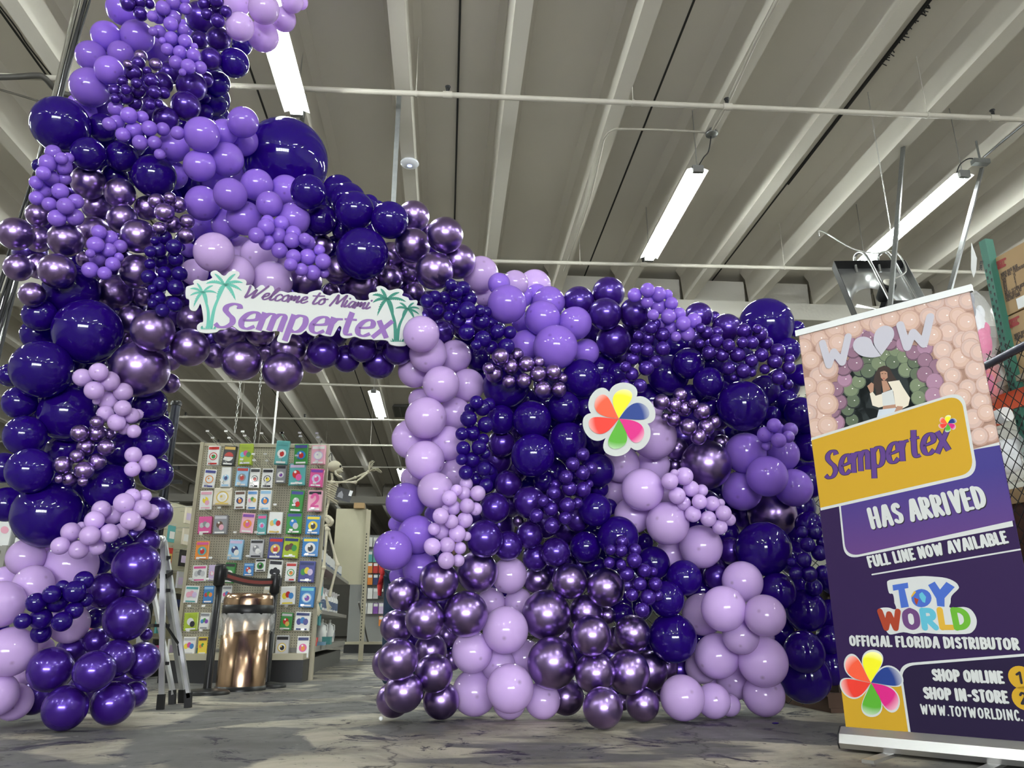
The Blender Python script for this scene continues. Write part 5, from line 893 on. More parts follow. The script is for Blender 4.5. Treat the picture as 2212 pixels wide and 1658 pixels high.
for k in range(3):
    for j in range(7):
        y = 8.45 + j * .17; z = [.80, 1.12, 1.42][k]; x = xa(y) - .04 - .03 * (j % 3); c = rk.choice(['grey', 'silver', 'teal', 'sky', 'black', 'white'])
        b = MB(); b.box2((x - .014, y, z), (x, y + .13, z + .24)); o = b.build('hanging_pack', PKC[c], None, (x, y, z)); tag(o, '%s pack hung beside the skeleton, %s along in %s aisle row' % (c, ORD[j], ['lower', 'middle', 'upper'][k]), 'packet', 'hanging packs along the aisle')
        f = MB(); f.box2((x, y + .02, z + .05), (x + .002, y + .11, z + .15)); f.build('print', PKC[rk.choice(['white', 'navy', 'pink', 'aqua'])], o, o.location)
        f = MB(); f.tube([(x - .3, y + .065, z + .25), (x + .04, y + .065, z + .255)], .003, 5); f.build('peg_hook', mZinc, o, o.location)
# ------------------------------------------------------------------ far gondola at the end of the aisle
YF_ = 17.6
fa, fb = atY(782, 1165, YF_), atY(905, 1405, YF_)
fg = thing('far_gondola', 'distant grey gondola beyond the aisle hung with small packs', 'shop display', (fa.x, YF_, 0)); of = fg.location
b = MB(); b.box2((fa.x - .2, YF_, .22), (fb.x, YF_ + .04, fa.z + .1)); b.build('pegboard', mat('grey pegboard', (.24, .245, .24), .6), fg, of)
b = MB(); b.box2((fa.x - .2, YF_ - .45, .0), (fb.x, YF_ - .02, .17)); b.build('kick_plate', mBlackM, fg, of)
b = MB(); b.box2((fa.x - .2, YF_ - .5, .17), (fb.x, YF_ - .0, .22)); b.build('base_deck', mTan, fg, of)
n = 0
for r_, (yy, hgt) in enumerate(((1160, 24), (1190, 28), (1215, 26), (1240, 26), (1270, 26), (1302, 26), (1330, 24))):
    for j, px_ in enumerate((788, 800, 812, 824, 838)):
        if r_ == 6 and j not in (3,): continue
        a = atY(px_, yy, YF_ - .12); w_ = .105; c = (['white', 'white', 'silver', 'white', 'grey'], ['silver', 'teal', 'teal', 'grey', 'silver'], ['brown', 'orange', 'red', 'red', 'white'], ['grey', 'orange', 'navy', 'black', 'red'], ['grey', 'white', 'silver', 'black', 'white'], ['silver', 'white', 'purple', 'lilac', 'grey'], ['white', 'white', 'white', 'orange', 'white'])[r_][j]
        hh = hgt * .0085
        b = MB(); b.box2((a.x - w_ / 2, YF_ - .13, a.z - hh), (a.x + w_ / 2, YF_ - .10, a.z)); o = b.build('hanging_pack', PKC[c], None, (a.x, YF_ - .12, a.z - hh)); tag(o, '%s pack on the far gondola, %s in row %d' % (c, ORD[j], r_ + 1), 'packet', 'packs on the far gondola')
        f = MB(); f.box2((a.x - w_ * .4, YF_ - .133, a.z - .07), (a.x + w_ * .4, YF_ - .131, a.z - .01)); f.build('header', mWB, o, o.location)
        f = MB(); f.tube([(a.x, YF_, a.z + .01), (a.x, YF_ - .15, a.z + .015)], .004, 4); f.build('peg_hook', mZinc, o, o.location)
# leaning grey pole by the aisle end
b = MB(); p, q = atY(775, 1300, 15.2), atZ(800, 1408, 0); b.tube([(q.x, q.y, .0), (p.x, 15.2, p.z)], .02, 8); o = b.build('handle_pole', mat('grey pole', (.2, .19, .18), .5), None, (q.x, q.y, 0)); tag(o, 'grey pole leaning at the end of the aisle shelving', 'pole')
# ------------------------------------------------------------------ hook rack left of the gondola
lx = atY(440, 1100, 9.6).x
lg = thing('hook_rack', 'tan hook rack left of the pegboard with rows of wire hooks', 'shop display', (lx, 9.6, 0)); ol = lg.location
lA, lB = Vector((-3.45, 7.9, 0)), Vector((-2.72, 10.4, 0)); ld = (lB - lA).normalized(); ln_ = Vector((ld.y, -ld.x, 0))
zT = atY(380, 1056, 8.6).z
def lbox(mb, s0, s1, z0, z1, d0, d1):
    vs = [lA + ld * s + ln_ * d + Vector((0, 0, z)) for z in (z0, z1) for s, d in ((s0, d0), (s1, d0), (s1, d1), (s0, d1))]
    mb.add(vs, [(0, 1, 2, 3), (7, 6, 5, 4), (0, 4, 5, 1), (1, 5, 6, 2), (2, 6, 7, 3), (3, 7, 4, 0)])
LL = (lB - lA).length
b = MB(); lbox(b, 0, LL, .2, zT, -.36, -.32); b.build('back_panel', mTan2, lg, ol)
b = MB(); lbox(b, 0, LL, 0, .16, -.32, .1); b.build('kick_plate', mBlackM, lg, ol)
b = MB(); lbox(b, 0, LL, .16, .2, -.32, .12); b.build('base_deck', mTan, lg, ol)
rk = random.Random(11); nh = 0
for k in range(7):
    z = zT - .08 - k * .245
    for j in range(9):
        s = .2 + j * .27
        p = lA + ld * s + Vector((0, 0, z))
        if nh < 60:
            b = MB(); b.tube([p - ln_ * .32, p + ln_ * .02 + Vector((0, 0, .012))], .004, 5); b.build('peg_hook', mZinc, lg, ol); nh += 1
        if k > 0 or j in (1, 2, 5):
            c = rk.choice(['white', 'silver', 'teal', 'black', 'brown', 'red', 'white', 'grey', 'cream']); q = p - ln_ * .03 + Vector((0, 0, -.19))
            b = MB(); 
            vs = [q + ld * a_ + ln_ * d_ + Vector((0, 0, z_)) for z_ in (0, .185) for a_, d_ in ((-.055, -.012), (.055, -.012), (.055, .012), (-.055, .012))]
            b.add(vs, [(0, 1, 2, 3), (7, 6, 5, 4), (0, 4, 5, 1), (1, 5, 6, 2), (2, 6, 7, 3), (3, 7, 4, 0)]); o = b.build('hanging_pack', PKC[c], None, q); tag(o, '%s pack on the left hook rack, %s along in row %d down' % (c, ORD[j], k + 1), 'packet', 'packs on the left hook rack')
            f = MB(); vs = [q + ld * a_ + ln_ * .0135 + Vector((0, 0, z_)) for a_, z_ in ((-.045, .04), (.045, .04), (.045, .12), (-.045, .12))]; f.add(vs, [(0, 1, 2, 3)]); f.build('print', PKC[rk.choice(['white', 'pink', 'navy', 'gold', 'lilac'])], o, q, fix=False)
# boxes on a shelf at the far left edge
sA = atY(-40, 1178, 7.2); sx0, sx1 = sA.x, atY(75, 1178, 7.2).x
ls = thing('left_shelf', 'grey steel shelf unit at the left edge behind the balloon column', 'shelving', ((sx0 + sx1) / 2, 7.2, 0)); o2 = ls.location
for z in (.2, .62, sA.z):
    b = MB(); b.box2((sx0, 7.2, z - .04), (sx1, 7.7, z)); b.build('shelf', mGrey, ls, o2)
for x in (atY(8, 1200, 7.17).x, sx1):
    b = MB(); b.box2((x - .02, 7.15, 0), (x + .02, 7.19, sA.z)); b.build('post', mGrey, ls, o2)
for i, (pa_, pb_, lab) in enumerate((((-30, 1168), (30, 1112), 'white box with a pink drop print at the left edge'), ((32, 1168), (70, 1120), 'white box with black lettering beside the pink-drop box'))):
    a, c = atY(*pa_, 7.25), atY(*pb_, 7.25)
    b = MB(); b.box2((a.x, 7.25, sA.z), (c.x, 7.5, c.z)); o = b.build('boxed_balloons', mWB, None, (a.x, 7.25, sA.z)); tag(o, lab, 'box')
    P_ = Panel((a.x, 7.248, sA.z), (1, 0, 0), (0, -1, 0)); f = MB()
    if i == 0: f.poly([P_.p(x, y) for x, y in [(P_.uv(10 + 9 * math.cos(t * .4), 1144 + 8 * math.sin(t * .4))) for t in range(16)]]); f.build('print', PKC['rose'], o, o.location, fix=False)
    else: caps(P_, 'RIC', P_.uv(33, 1160), P_.uv(44, 1160), .025, .006, .004, .0, mBlk, 'print', o, o.location)
# ------------------------------------------------------------------ stanchions, bin, ladder
def stanchion(base, top, lab, r_=.17):
    p = atZ(*base, 0); t = thing('stanchion', lab, 'barrier post', (p.x, p.y, 0), 'barrier posts'); q = atP(*top, p, Vector((0, -1, 0))); h = q.z
    b = MB(); b.lathe([(r_, 0), (r_, .018), (r_ * .9, .03), (.05, .045), (.0, .045)], n=28); o = b.build('base', mBlackM, t); o.location = (0, 0, 0)
    b = MB(); b.lathe([(.031, .03), (.031, h - .16), (0, h - .16)], n=18); o = b.build('post', mBlackM, t); o.location = (0, 0, 0)
    b = MB(); b.lathe([(.034, h - .17), (.044, h - .16), (.044, h - .02), (.036, h), (0, h)], n=18); b.box((.045, -.0, h - .07), (.02, .04, .07)); o = b.build('belt_head', mBlackM, t); o.location = (0, 0, 0)
    return t, Vector((p.x, p.y, h))
s1, e1 = stanchion((446, 1499), (476, 1218), 'black barrier post standing in front of the copper bin')
s2, e2 = stanchion((574, 1484), (558, 1239), 'black barrier post half hidden behind the copper bin')
b = MB(); mBelt = mat('black belt', (.015, .014, .014), .6); mBeltR = mat('red belt stripe', (.20, .035, .03), .6)
dv = (e2 - e1); n_ = 10; side = Vector((dv.y, -dv.x, 0)).normalized() * .0015
pts = [e1 + dv * (i / n_) + Vector((0, 0, -.07 - .03 * math.sin(math.pi * i / n_))) for i in range(n_ + 1)]
for mi, (za, zb_, off) in enumerate(((-.035, .035, 0), (-.014, .014, .0012))):
    for sgn in ((1, -1) if mi else (1,)):
        for i in range(n_):
            a, c = pts[i] + side * (sgn * off / .0015), pts[i + 1] + side * (sgn * off / .0015); b.add([a + Vector((0, 0, za)), c + Vector((0, 0, za)), c + Vector((0, 0, zb_)), a + Vector((0, 0, zb_))], [(0, 1, 2, 3)], mi)
o = b.build('belt', [mBelt, mBeltR], s1, s1.location, fix=False)
mCop = mat('brushed copper steel', (.42, .285, .19), .22, 1)
# vertical brushing on the drum
p = atZ(505, 1494, 0); p.y += .2; t = thing('copper_bin', 'copper-coloured round waste bin with a dome lid and clear liner', 'waste bin', (p.x, p.y, 0))
zt_ = atY(522, 1281, p.y - .0).z
b = MB(); b.lathe([(.195, .03), (.195, zt_ - .17), (.0, zt_ - .17)], n=48); o = b.build('drum', mCop, t); o.location = (0, 0, 0)
b = MB(); b.lathe([(.202, 0), (.202, .035), (.19, .036)], n=48); o = b.build('base_ring', mBlackM, t); o.location = (0, 0, 0)
b = MB(); b.lathe([(.205, zt_ - .175), (.208, zt_ - .17), (.208, zt_ - .10), (.2, zt_ - .095), (0, zt_ - .095)], n=48); o = b.build('band', mBlackM, t); o.location = (0, 0, 0)
b = MB(); b.lathe([(.204, zt_ - .10), (.206, zt_ - .055), (.196, zt_ - .018), (.165, zt_ - .002), (.12, zt_), (.11, zt_ - .006), (.10, zt_ - .03), (0, zt_ - .03)], n=48); o = b.build('dome_lid', mCop, t); o.location = (0, 0, 0)
b = MB(); rr = random.Random(2); n_ = 72; vs = []
ph = [rr.uniform(0, 6.28) for _ in range(4)]
for k in range(9):
    for j in range(n_):
        a = 2 * math.pi * j / n_; low_ = .17 + .04 * math.cos(a - 2.4); z = zt_ - .165 - low_ * k / 8
        r_ = .211 + .012 * math.sin(math.pi * k / 8) + .0045 * math.sin(9 * a + ph[0] + k * .7) + .004 * math.sin(17 * a + ph[1] - k) + .003 * rr.uniform(-1, 1)
        vs.append((r_ * math.cos(a), r_ * math.sin(a), z))
b.add(vs, [(k * n_ + j, k * n_ + (j + 1) % n_, (k + 1) * n_ + (j + 1) % n_, (k + 1) * n_ + j) for k in range(8) for j in range(n_)], 0, True)
o = b.build('bin_liner', mat('crumpled clear film', (.82, .82, .8), .12, alpha=.34, bump=.8, bscale=30), t, fix=False); o.location = (0, 0, 0)
mAl = mat('ladder aluminium', (.60, .61, .62), .35, .75)
f1, f2, f3, f4 = atZ(346, 1532, 0), atZ(406, 1528, 0), atZ(337, 1522, 0), atZ(393, 1518, 0)
t = thing('step_ladder', 'half-folded aluminium step ladder beside the left balloon column', 'ladder', ((f1.x + f2.x) / 2, f1.y, 0)); oL = t.location
tpA, tpB = atP(353, 1168, f1, Vector((0, -1, 0))), atP(356, 1166, f2, Vector((0, -1, 0)))
back = Vector((-.30, .42, 0))
def rail(a, c, nm='rail'):
    a0 = Vector(a); a0.z = .06
    b = MB(); b.bar(a0, c, .032, .022); b.build(nm, mAl, t, oL)
    b = MB(); d = (Vector(c) - a0).normalized(); b.bar(Vector((a[0], a[1], 0)) , a0 + d * .03, .042, .032); b.build('rubber_foot', mBlk, t, oL)
rail(f1, tpA); rail(f1 + back, tpA + back * .9); rail(f2, tpB); rail(f2 + back * .6 + Vector((0, .0, 0)), tpB + back * .9)
rail(f4, (tpB + tpA) / 2 - Vector((0, 0, .12)), 'strut')
for z in (.27, .50, .72, .93):
    k = z / tpA.z; a = f1.lerp(tpA, k); c = (f1 + back).lerp(tpA + back * .9, k); a.z = c.z = z
    b = MB(); b.bar(a, c, .10, .02, up=(0, 0, 1)); b.build('tread', mBlackM, t, oL)
b = MB(); b.bar(f1.lerp(tpA, .52), f2.lerp(tpB, .36), .022, .008); b.bar(f2.lerp(tpB, .36), f2.lerp(tpB, .30), .03, .02); b.build('spreader', mBlackM, t, oL)
b = MB(); b.bar(f1.lerp(tpA, .78), f2.lerp(tpB, .80), .05, .03); b.build('hinge_block', mBlackM, t, oL)
b = MB(); b.tube(smooth([tpA - Vector((.01, 0, .05)), tpA + Vector((0, 0, .02)), tpA + back * .45 + Vector((0, 0, .03)), tpA + back * .9 + Vector((0, 0, .02)), tpA + back * .9 - Vector((0, 0, .05))], 4), .014, 8); b.build('top_hoop', mAl, t, oL)
# ------------------------------------------------------------------ posed skeleton
mBone = mat('cream plastic bone', (.50, .46, .34), .5, noise=.12, nscale=20)
YS = 8.02
S4 = lambda x, y, d=0: atY(600 + x / 7.37, 940 + y / 7.37, YS + d); S5 = lambda x, y, d=0: atY(650 + x / 9.2125, 1130 + y / 9.2125, YS + d); S6 = lambda x, y, d=0: atY(620 + x / 7.897, 1280 + y / 7.897, YS + d)
sk = thing('skeleton', 'life-size plastic skeleton hung at the gondola corner, arms stretched right', 'skeleton', S6(520, 300)); so = sk.location
px = (S4(100, 500) - S4(0, 500)).length / 100
hc = S4(905, 495)
b = MB(); b.ball(hc, (115 * px, 88 * px, 96 * px), 20); b.ball(S4(960, 560), (70 * px, 62 * px, 50 * px), 14); b.ball(S4(1020, 530), (22 * px, 30 * px, 22 * px), 10); b.ball(S4(1015, 575), (30 * px, 40 * px, 16 * px), 10)
b.build('skull', mBone, sk, so)
b = MB(); 
for d in (-.045, .045): b.ball(S4(998, 492, d), (16 * px, 10 * px, 22 * px), 10)
b.build('eye_socket', mat('black socket', (.01, .01, .01), .9), sk, so)
b = MB(); b.tube([S4(915, 560, -.05), S4(920, 610, -.05), S4(960, 645, -.04), S4(1005, 665, 0), S4(960, 645, .04), S4(920, 610, .05), S4(915, 560, .05)], [18 * px, 20 * px, 20 * px, 24 * px, 20 * px, 20 * px, 18 * px], 8); b.build('jaw', mBone, sk, so)
b = MB(); sp = smooth([S4(860, 610), S4(868, 700), S4(835, 780), S4(815, 900), S4(815, 1010), S4(800, 1100), S4(775, 1200), S4(772, 1290)], 5)
for p in sp: b.ball(p, (24 * px, 24 * px, 15 * px), 8)
b.tube(sp, 11 * px, 6); b.build('spine', mBone, sk, so)
b = MB()
for i in range(8):
    k = i / 7; zc = S4(870, 770 + 250 * k); w_ = (70 + 34 * math.sin(math.pi * (.2 + .6 * k))) * px; dp = w_ * 1.15; drop = .05 + .02 * k
    pts = [zc + Vector((w_ * (-math.cos(a)), dp * math.sin(a) * .9, -drop * (1 - math.cos(a)) / 2 + .02)) for a in [q * math.pi / 12 for q in range(0, 25)]]
    for j, p in enumerate(pts):
        a = j * math.pi / 12; p.z = zc.z + .02 - drop * (1 - math.cos(a)) / 2
    b.tube(pts[:-1], 7.5 * px, 6, closed=True)
b.tube([S4(950, 780, 0), S4(965, 880, 0), S4(955, 950, 0)], 9 * px, 6)
b.tube([S4(790, 730, -.12), S4(860, 725, -.05), S4(860, 725, .05), S4(900, 720, .12)], 9 * px, 6); b.build('ribcage', mBone, sk, so)
b = MB()
for d in (-.06, .06): b.tube(smooth([S4(775, 1290, d * .4), S4(830, 1310, d * 1.4), S4(870, 1370, d * 1.6), S4(840, 1430, d), S4(800, 1420, d * .3)], 4), [30 * px] * 5 + [26 * px] * 5 + [22 * px] * 7, 8)
b.ball(S4(775, 1330), (34 * px, 30 * px, 50 * px), 10)
for d in (-.07, .07): b.ball(S4(812, 1345, d), (52 * px, 18 * px, 62 * px), 12); b.ball(S4(770, 1440, d), (30 * px, 30 * px, 34 * px), 10)
b.build('pelvis', mBone, sk, so)
def limb(nm, J, r_, d, hand=None):
    b = MB(); P_ = [j for j in J]
    for i in range(len(P_) - 1):
        a, c = P_[i], P_[i + 1]; m_ = (a + c) / 2
        if i == 1 and nm == 'arm':
            off = Vector((0, .012, .01)); b.tube([a, m_ + off, c], r_ * .55 * px, 6); b.tube([a, m_ - off, c], r_ * .55 * px, 6)
        else: b.tube([a, a.lerp(c, .2), m_, a.lerp(c, .8), c], [r_ * 1.1 * px, r_ * .8 * px, r_ * .7 * px, r_ * .8 * px, r_ * 1.15 * px], 8)
    for j in P_[:-1]: b.ball(j, r_ * 1.5 * px, 10)
    b.ball(P_[-1], r_ * 1.2 * px, 10); o = b.build(nm, mBone, sk, so); return o
dA = -.16
a1 = limb('arm', [S4(855, 745, dA), S4(1235, 745, dA), S4(1450, 585, dA)], 20, 0); a2 = limb('arm', [S4(935, 770, .14), S4(1235, 672, .14), S4(1440, 575, .14)], 19, 0)
def hand(wr, tips, parent):
    b = MB(); b.ball(wr, 17 * px, 8)
    for knuck, mid, tip in tips: b.tube([wr, knuck, mid, tip], [6 * px, 7 * px, 5.5 * px, 3.5 * px], 6); b.ball(knuck, 8 * px, 8); b.ball(mid, 6.5 * px, 8)
    b.build('hand', mBone, sk, so)
hand(S4(1450, 580, dA), [(S4(1455, 495, dA), S4(1475, 440, dA), S4(1530, 402, dA)), (S4(1468, 500, dA - .02), S4(1500, 448, dA - .03), S4(1545, 415, dA - .03)), (S4(1448, 500, dA + .02), S4(1460, 430, dA + .03), S4(1510, 398, dA + .03)), (S4(1480, 505, dA - .03), S4(1500, 480, dA - .05), S4(1520, 450, dA - .05)), (S4(1490, 545, dA - .03), S4(1510, 520, dA - .05), S4(1510, 495, dA - .05))], a1)
hand(S4(1440, 575, .14), [(S4(1540, 528, .14), S4(1600, 528, .14), S4(1660, 590, .14)), (S4(1540, 535, .16), S4(1595, 545, .17), S4(1645, 600, .17)), (S4(1535, 525, .12), S4(1590, 520, .11), S4(1650, 570, .11)), (S4(1530, 540, .18), S4(1580, 558, .20), S4(1620, 590, .20)), (S4(1500, 560, .18), S4(1540, 565, .2), S4(1560, 550, .2))], a2)
l1 = limb('leg', [S5(520, 110, -.08), S5(452, 880, -.08), S5(350, 1540, -.08)], 27, 0); l2 = limb('leg', [S5(540, 130, .08), S5(725, 820, .08), S5(570, 1430, .08)], 26, 0)
for a, c, d in (((520, 165), (558, 400), -.08), ((668, 75), (722, 320), .08)):
    b = MB(); h0, t0 = S6(*a, d), S6(*c, d); b.ball(h0, 22 * px, 8)
    for k in range(5): off = Vector(((k - 2) * .008, (k - 2) * .012, 0)); b.tube([h0, h0.lerp(t0, .5) + off * .6, t0 + off + Vector((0, 0, .012 * abs(k - 1)))], [12 * px, 9 * px, 6 * px], 6)
    b.build('foot', mBone, sk, so)
b = MB(); c0 = S4(1050, 945, -.05); b.box((0, 0, 0), (.165, .004, .125), Matrix.Translation(c0) @ Matrix.Rotation(R(14), 4, 'Y')); o = b.build('price_tag_card', mat('black card', (.012, .012, .013), .35), None, c0); tag(o, 'black card tag with a small white sticker beside the skeleton ribs', 'tag')
f = MB(); f.box((.064, -.003, .032), (.032, .002, .055), Matrix.Translation(c0) @ Matrix.Rotation(R(14), 4, 'Y')); f.build('sticker', mWB, o, c0)
f = MB(); M_ = Matrix.Translation(c0) @ Matrix.Rotation(R(14), 4, 'Y'); f.add([M_ @ Vector((x, -.0032, z)) for x, z in ((-.06, -.035), (0, -.04), (-.005, .0), (-.03, .035), (-.055, .005))], [(0, 1, 2, 3, 4)]); f.build('print', PKC['grey'], o, c0)
f = MB(); f.tube([S4(965, 900, -.03), c0 + Vector((-.06, .003, .03))], .002, 5); f.build('string', mBlk, o, c0)
b = MB(); b.tube(smooth([Vector((gx1 + .02, YG, S4(850, 270).z)), S4(855, 280), S4(862, 400)], 4), .004, 6); b.build('hanging_wire', mBlk, sk, so)
# ------------------------------------------------------------------ person half hidden behind the wall edge, back turned
def skinned(nm, V, E_, rad, m_, parent, root, lev=2, origin=None):
    me = bpy.data.meshes.new(nm); me.from_pydata([tuple(Vector(v) - origin) for v in V], E_, []); o = bpy.data.objects.new(nm, me); col.objects.link(o)
    md = o.modifiers.new('skin', 'SKIN'); md.use_smooth_shade = True
    for i, r_ in enumerate(rad):
        sv = me.skin_vertices[0].data[i]; sv.radius = r_ if isinstance(r_, tuple) else (r_, r_); sv.use_root = (i == root)
    o.modifiers.new('sub', 'SUBSURF').levels = lev; o.modifiers['sub'].render_levels = lev
    dg = bpy.context.evaluated_depsgraph_get(); m2 = bpy.data.meshes.new_from_object(o.evaluated_get(dg)); o.modifiers.clear(); o.data = m2; m2.materials.clear(); m2.materials.append(m_); bpy.data.meshes.remove(me)
    for p_ in m2.polygons: p_.use_smooth = True
    if parent is not None: o.parent = parent; o.location = origin - parent.location
    else: o.location = origin
    return o
fp = atZ(874, 1506, 0); fp.y += .05; X0, Y0 = fp.x, fp.y
pv = lambda x, y, z: (X0 + x, Y0 + y, z)
BV = [pv(0, 0, .93), pv(.05, .01, 1.15), pv(.12, .02, 1.38), pv(.13, .0, 1.50), pv(.14, -.02, 1.62), pv(.14, -.01, 1.70), pv(-.03, .01, 1.40), pv(-.03, -.08, 1.15), pv(-.02, -.26, 1.08), pv(.04, -.32, 1.10), pv(.31, .01, 1.40), pv(.36, .03, 1.12), pv(.3, -.18, 1.02), pv(.25, -.26, 1.05), pv(-.10, 0, .86), pv(-.11, -.01, .48), pv(-.12, .03, .08), pv(-.13, -.12, .035), pv(.10, 0, .86), pv(.11, -.01, .48), pv(.12, .03, .08), pv(.13, -.12, .035)]
BE = [(0, 1), (1, 2), (2, 3), (3, 4), (4, 5), (2, 6), (6, 7), (7, 8), (8, 9), (2, 10), (10, 11), (11, 12), (12, 13), (0, 14), (14, 15), (15, 16), (16, 17), (0, 18), (18, 19), (19, 20), (20, 21)]
BR = [(.15, .11), (.13, .10), (.15, .10), .055, .085, .08, .06, .045, .034, .03, .06, .045, .034, .03, .085, .055, .04, .035, .085, .055, .04, .035]
pn = skinned('person', BV, BE, BR, mat('skin tone', (.30, .16, .10), .5), None, 0, origin=Vector((X0, Y0, 0))); tag(pn, 'person in grey shirt and blue jeans mostly hidden behind the wall edge', 'person')
oP = Vector((X0, Y0, 0))
skinned('shirt', [pv(0, 0, .76), pv(.02, .0, .95), pv(.05, .01, 1.15), pv(.12, .02, 1.38), pv(.13, .005, 1.47), pv(-.03, .01, 1.40), pv(-.03, -.05, 1.2), pv(.32, .01, 1.40), pv(.35, .02, 1.2)], [(0, 1), (1, 2), (2, 3), (3, 4), (3, 5), (5, 6), (3, 7), (7, 8)], [(.20, .15), (.18, .14), (.16, .125), (.175, .12), .07, .08, .07, .08, .07], mat('charcoal cotton', (.045, .042, .038), .9, bump=.3, bscale=60), pn, 0, origin=oP)
skinned('jeans', [pv(0, 0, .92), pv(-.10, 0, .82), pv(-.115, -.01, .48), pv(-.12, .02, .07), pv(.10, 0, .82), pv(.115, -.01, .48), pv(.12, .02, .07)], [(0, 1), (1, 2), (2, 3), (0, 4), (4, 5), (5, 6)], [(.165, .125), .105, .078, .07, .105, .078, .07], mat('dark denim', (.012, .032, .065), .85, noise=.4, nscale=30), pn, 0, origin=oP)
for s in (-1, 1):
    b = MB(); c_ = Vector(pv(s * .125, -.05, .045)); b.ball(c_, (.05, .14, .045), 12); b.build('shoe', mat('dark shoe', (.03, .03, .035), .5), pn, oP)
b = MB(); b.ball(Vector(pv(.14, .01, 1.70)), (.093, .105, .10), 14); b.build('hair', mat('dark hair', (.015, .011, .009), .6), pn, oP)
b = MB(); q_ = lambda x, y, d: atY(x, y, Y0 - d); lft = [(824, 1205), (822, 1225), (821, 1242), (815, 1262), (816, 1285)]; rgt = [(836, 1205), (833, 1222), (830, 1240), (827, 1258), (823, 1287)]
for i in range(4):
    ds = [.02, .0, .03, .01, .03]
    b.add([q_(*lft[i], ds[i]), q_(*rgt[i], ds[i] - .02), q_(*rgt[i + 1], ds[i + 1] - .02), q_(*lft[i + 1], ds[i + 1])], [(0, 1, 2, 3)], 0, True)
o = b.build('apron_strap', mat('red cloth', (.55, .03, .035), .7), pn, oP, fix=False); md = o.modifiers.new('th', 'SOLIDIFY'); md.thickness = .004
# ================================================================== stock racking and fence at the right
mGreenR = mat('green rack steel', (.035, .13, .095), .45, .2); mOr = mat('orange beam', (.55, .075, .02), .45); mCart = mat('brown carton', (.36, .24, .125), .8, noise=.1, nscale=5); mCartD = mat('carton tape', (.30, .19, .09), .5)
ca, cb = atZ(2141, 562, 2.75), atZ(2212, 522, 2.75); cu = (cb - ca); cu.z = 0; cu.normalize(); cn = Vector((cu.y, -cu.x, 0))
if cn.dot(EYE - ca) < 0: cn = -cn
CP = Panel(ca, cu, cn)
# upright post with teardrop holes
ua = atP(2126, 520, ca + cn * .02, cn); ub = atP(2140, 515, ca + cn * .02, cn)
rk_ = thing('rack_upright', 'green perforated pallet rack post beside the stacked cartons', 'rack post', (ua.x, ua.y, 0)); orr = rk_.location
w_ = .052; zt = CP.at(2136, 520).z
base = Vector((ua.x, ua.y, 0)) + cu * .012
b = MB(); b.bar(base, base + Vector((0, 0, zt)), w_, .06, up=cn)
for k in range(52):
    for s in (-.013, .013):
        z = .12 + k * .05 + (.025 if s > 0 else 0)
        if z > zt - .03: continue
        c = base + cn * .031 + cu * s + Vector((0, 0, z)); q = Panel(c, cu, cn); b.add([q.p(x, y) for x, y in ((-.007, .009), (0, .013), (.007, .009), (.003, -.012), (-.003, -.012))], [(0, 1, 2, 3, 4)], 1)
b.build('post', [mGreenR, mBlk], rk_, orr)
P_ = base + cn * .034
b = MB(); b.bar(P_ + Vector((0, 0, .0)), P_ + Vector((0, 0, .012)), .13, .11, up=cn); b.build('foot_plate', mGreenR, rk_, orr)
zb_ = CP.at(2185, 838).z
b = MB(); a0 = base - cu * .55 + cn * .01; c0 = base + cu * 1.2 + cn * .01
for q in (a0, c0): q.z = zb_ - .09
b.bar(a0, c0, .05, .11, up=(0, 0, 1)); o = b.build('rack_beam', mOr, None, a0); tag(o, 'orange rack beam crossing the green post behind the fence', 'rack beam')
b = MB(); a1 = a0 + cu * .30 + cn * .028; q = Panel(a1, cu, cn); b.add([q.p(x, y) for x, y in ((-.09, -.045), (.09, -.045), (.09, .045), (-.09, .045))], [(0, 1, 2, 3)]); o2_ = b.build('beam_label', mat('cream sticker', (.6, .56, .42), .6), o, a0, fix=False)
b = MB()
for k in range(9): b.add([q.p(-.07 + k * .015 + e, y, .001) for e, y in ((0, -.03), (.006 + .004 * (k % 3), -.03), (.006 + .004 * (k % 3), .005), (0, .005))], [(0, 1, 2, 3)])
b.build('bar_code_print', mBlk, o, a0, fix=False)
def carton(tlpx, blpx, wd, dep, lab, lines):
    t_, b_ = CP.at(*tlpx), CP.at(*blpx); h = t_.z - b_.z; o_ = b_ - cn * (dep / 2) + cu * (wd / 2)
    mb = MB(); mb.prism([b_, b_ + cu * wd, b_ + cu * wd + Vector((0, 0, h)), b_ + Vector((0, 0, h))], cn * -dep)
    o = mb.build('carton', mCart, None, o_); tag(o, lab, 'carton', 'cartons on the rack')
    Q = Panel(b_ + cn * .001, cu, cn)
    mb = MB(); mb.poly([Q.p(x, y) for x, y in ((wd * .5, h - .09), (wd * .58, h - .09), (wd * .58, h), (wd * .5, h))]); mb.build('tape', mCartD, o, o_, fix=False)
    for tx, p0, p1, hh, m_ in lines:
        a, c = Q.uv(*p0), Q.uv(*p1); caps(Q, tx, a, c, hh, hh * .2, hh * .16, .001, m_, 'lettering', o, o_)
    return o, Q, o_
mRedI = mat('red stamp ink', (.30, .05, .05), .7); mBrI = mat('dark stamp ink', (.07, .05, .04), .7)
k4 = lambda x, y: (2060 + x / 4.145, 480 + y / 4.145)
top = CP.at(*k4(330, 350)); 
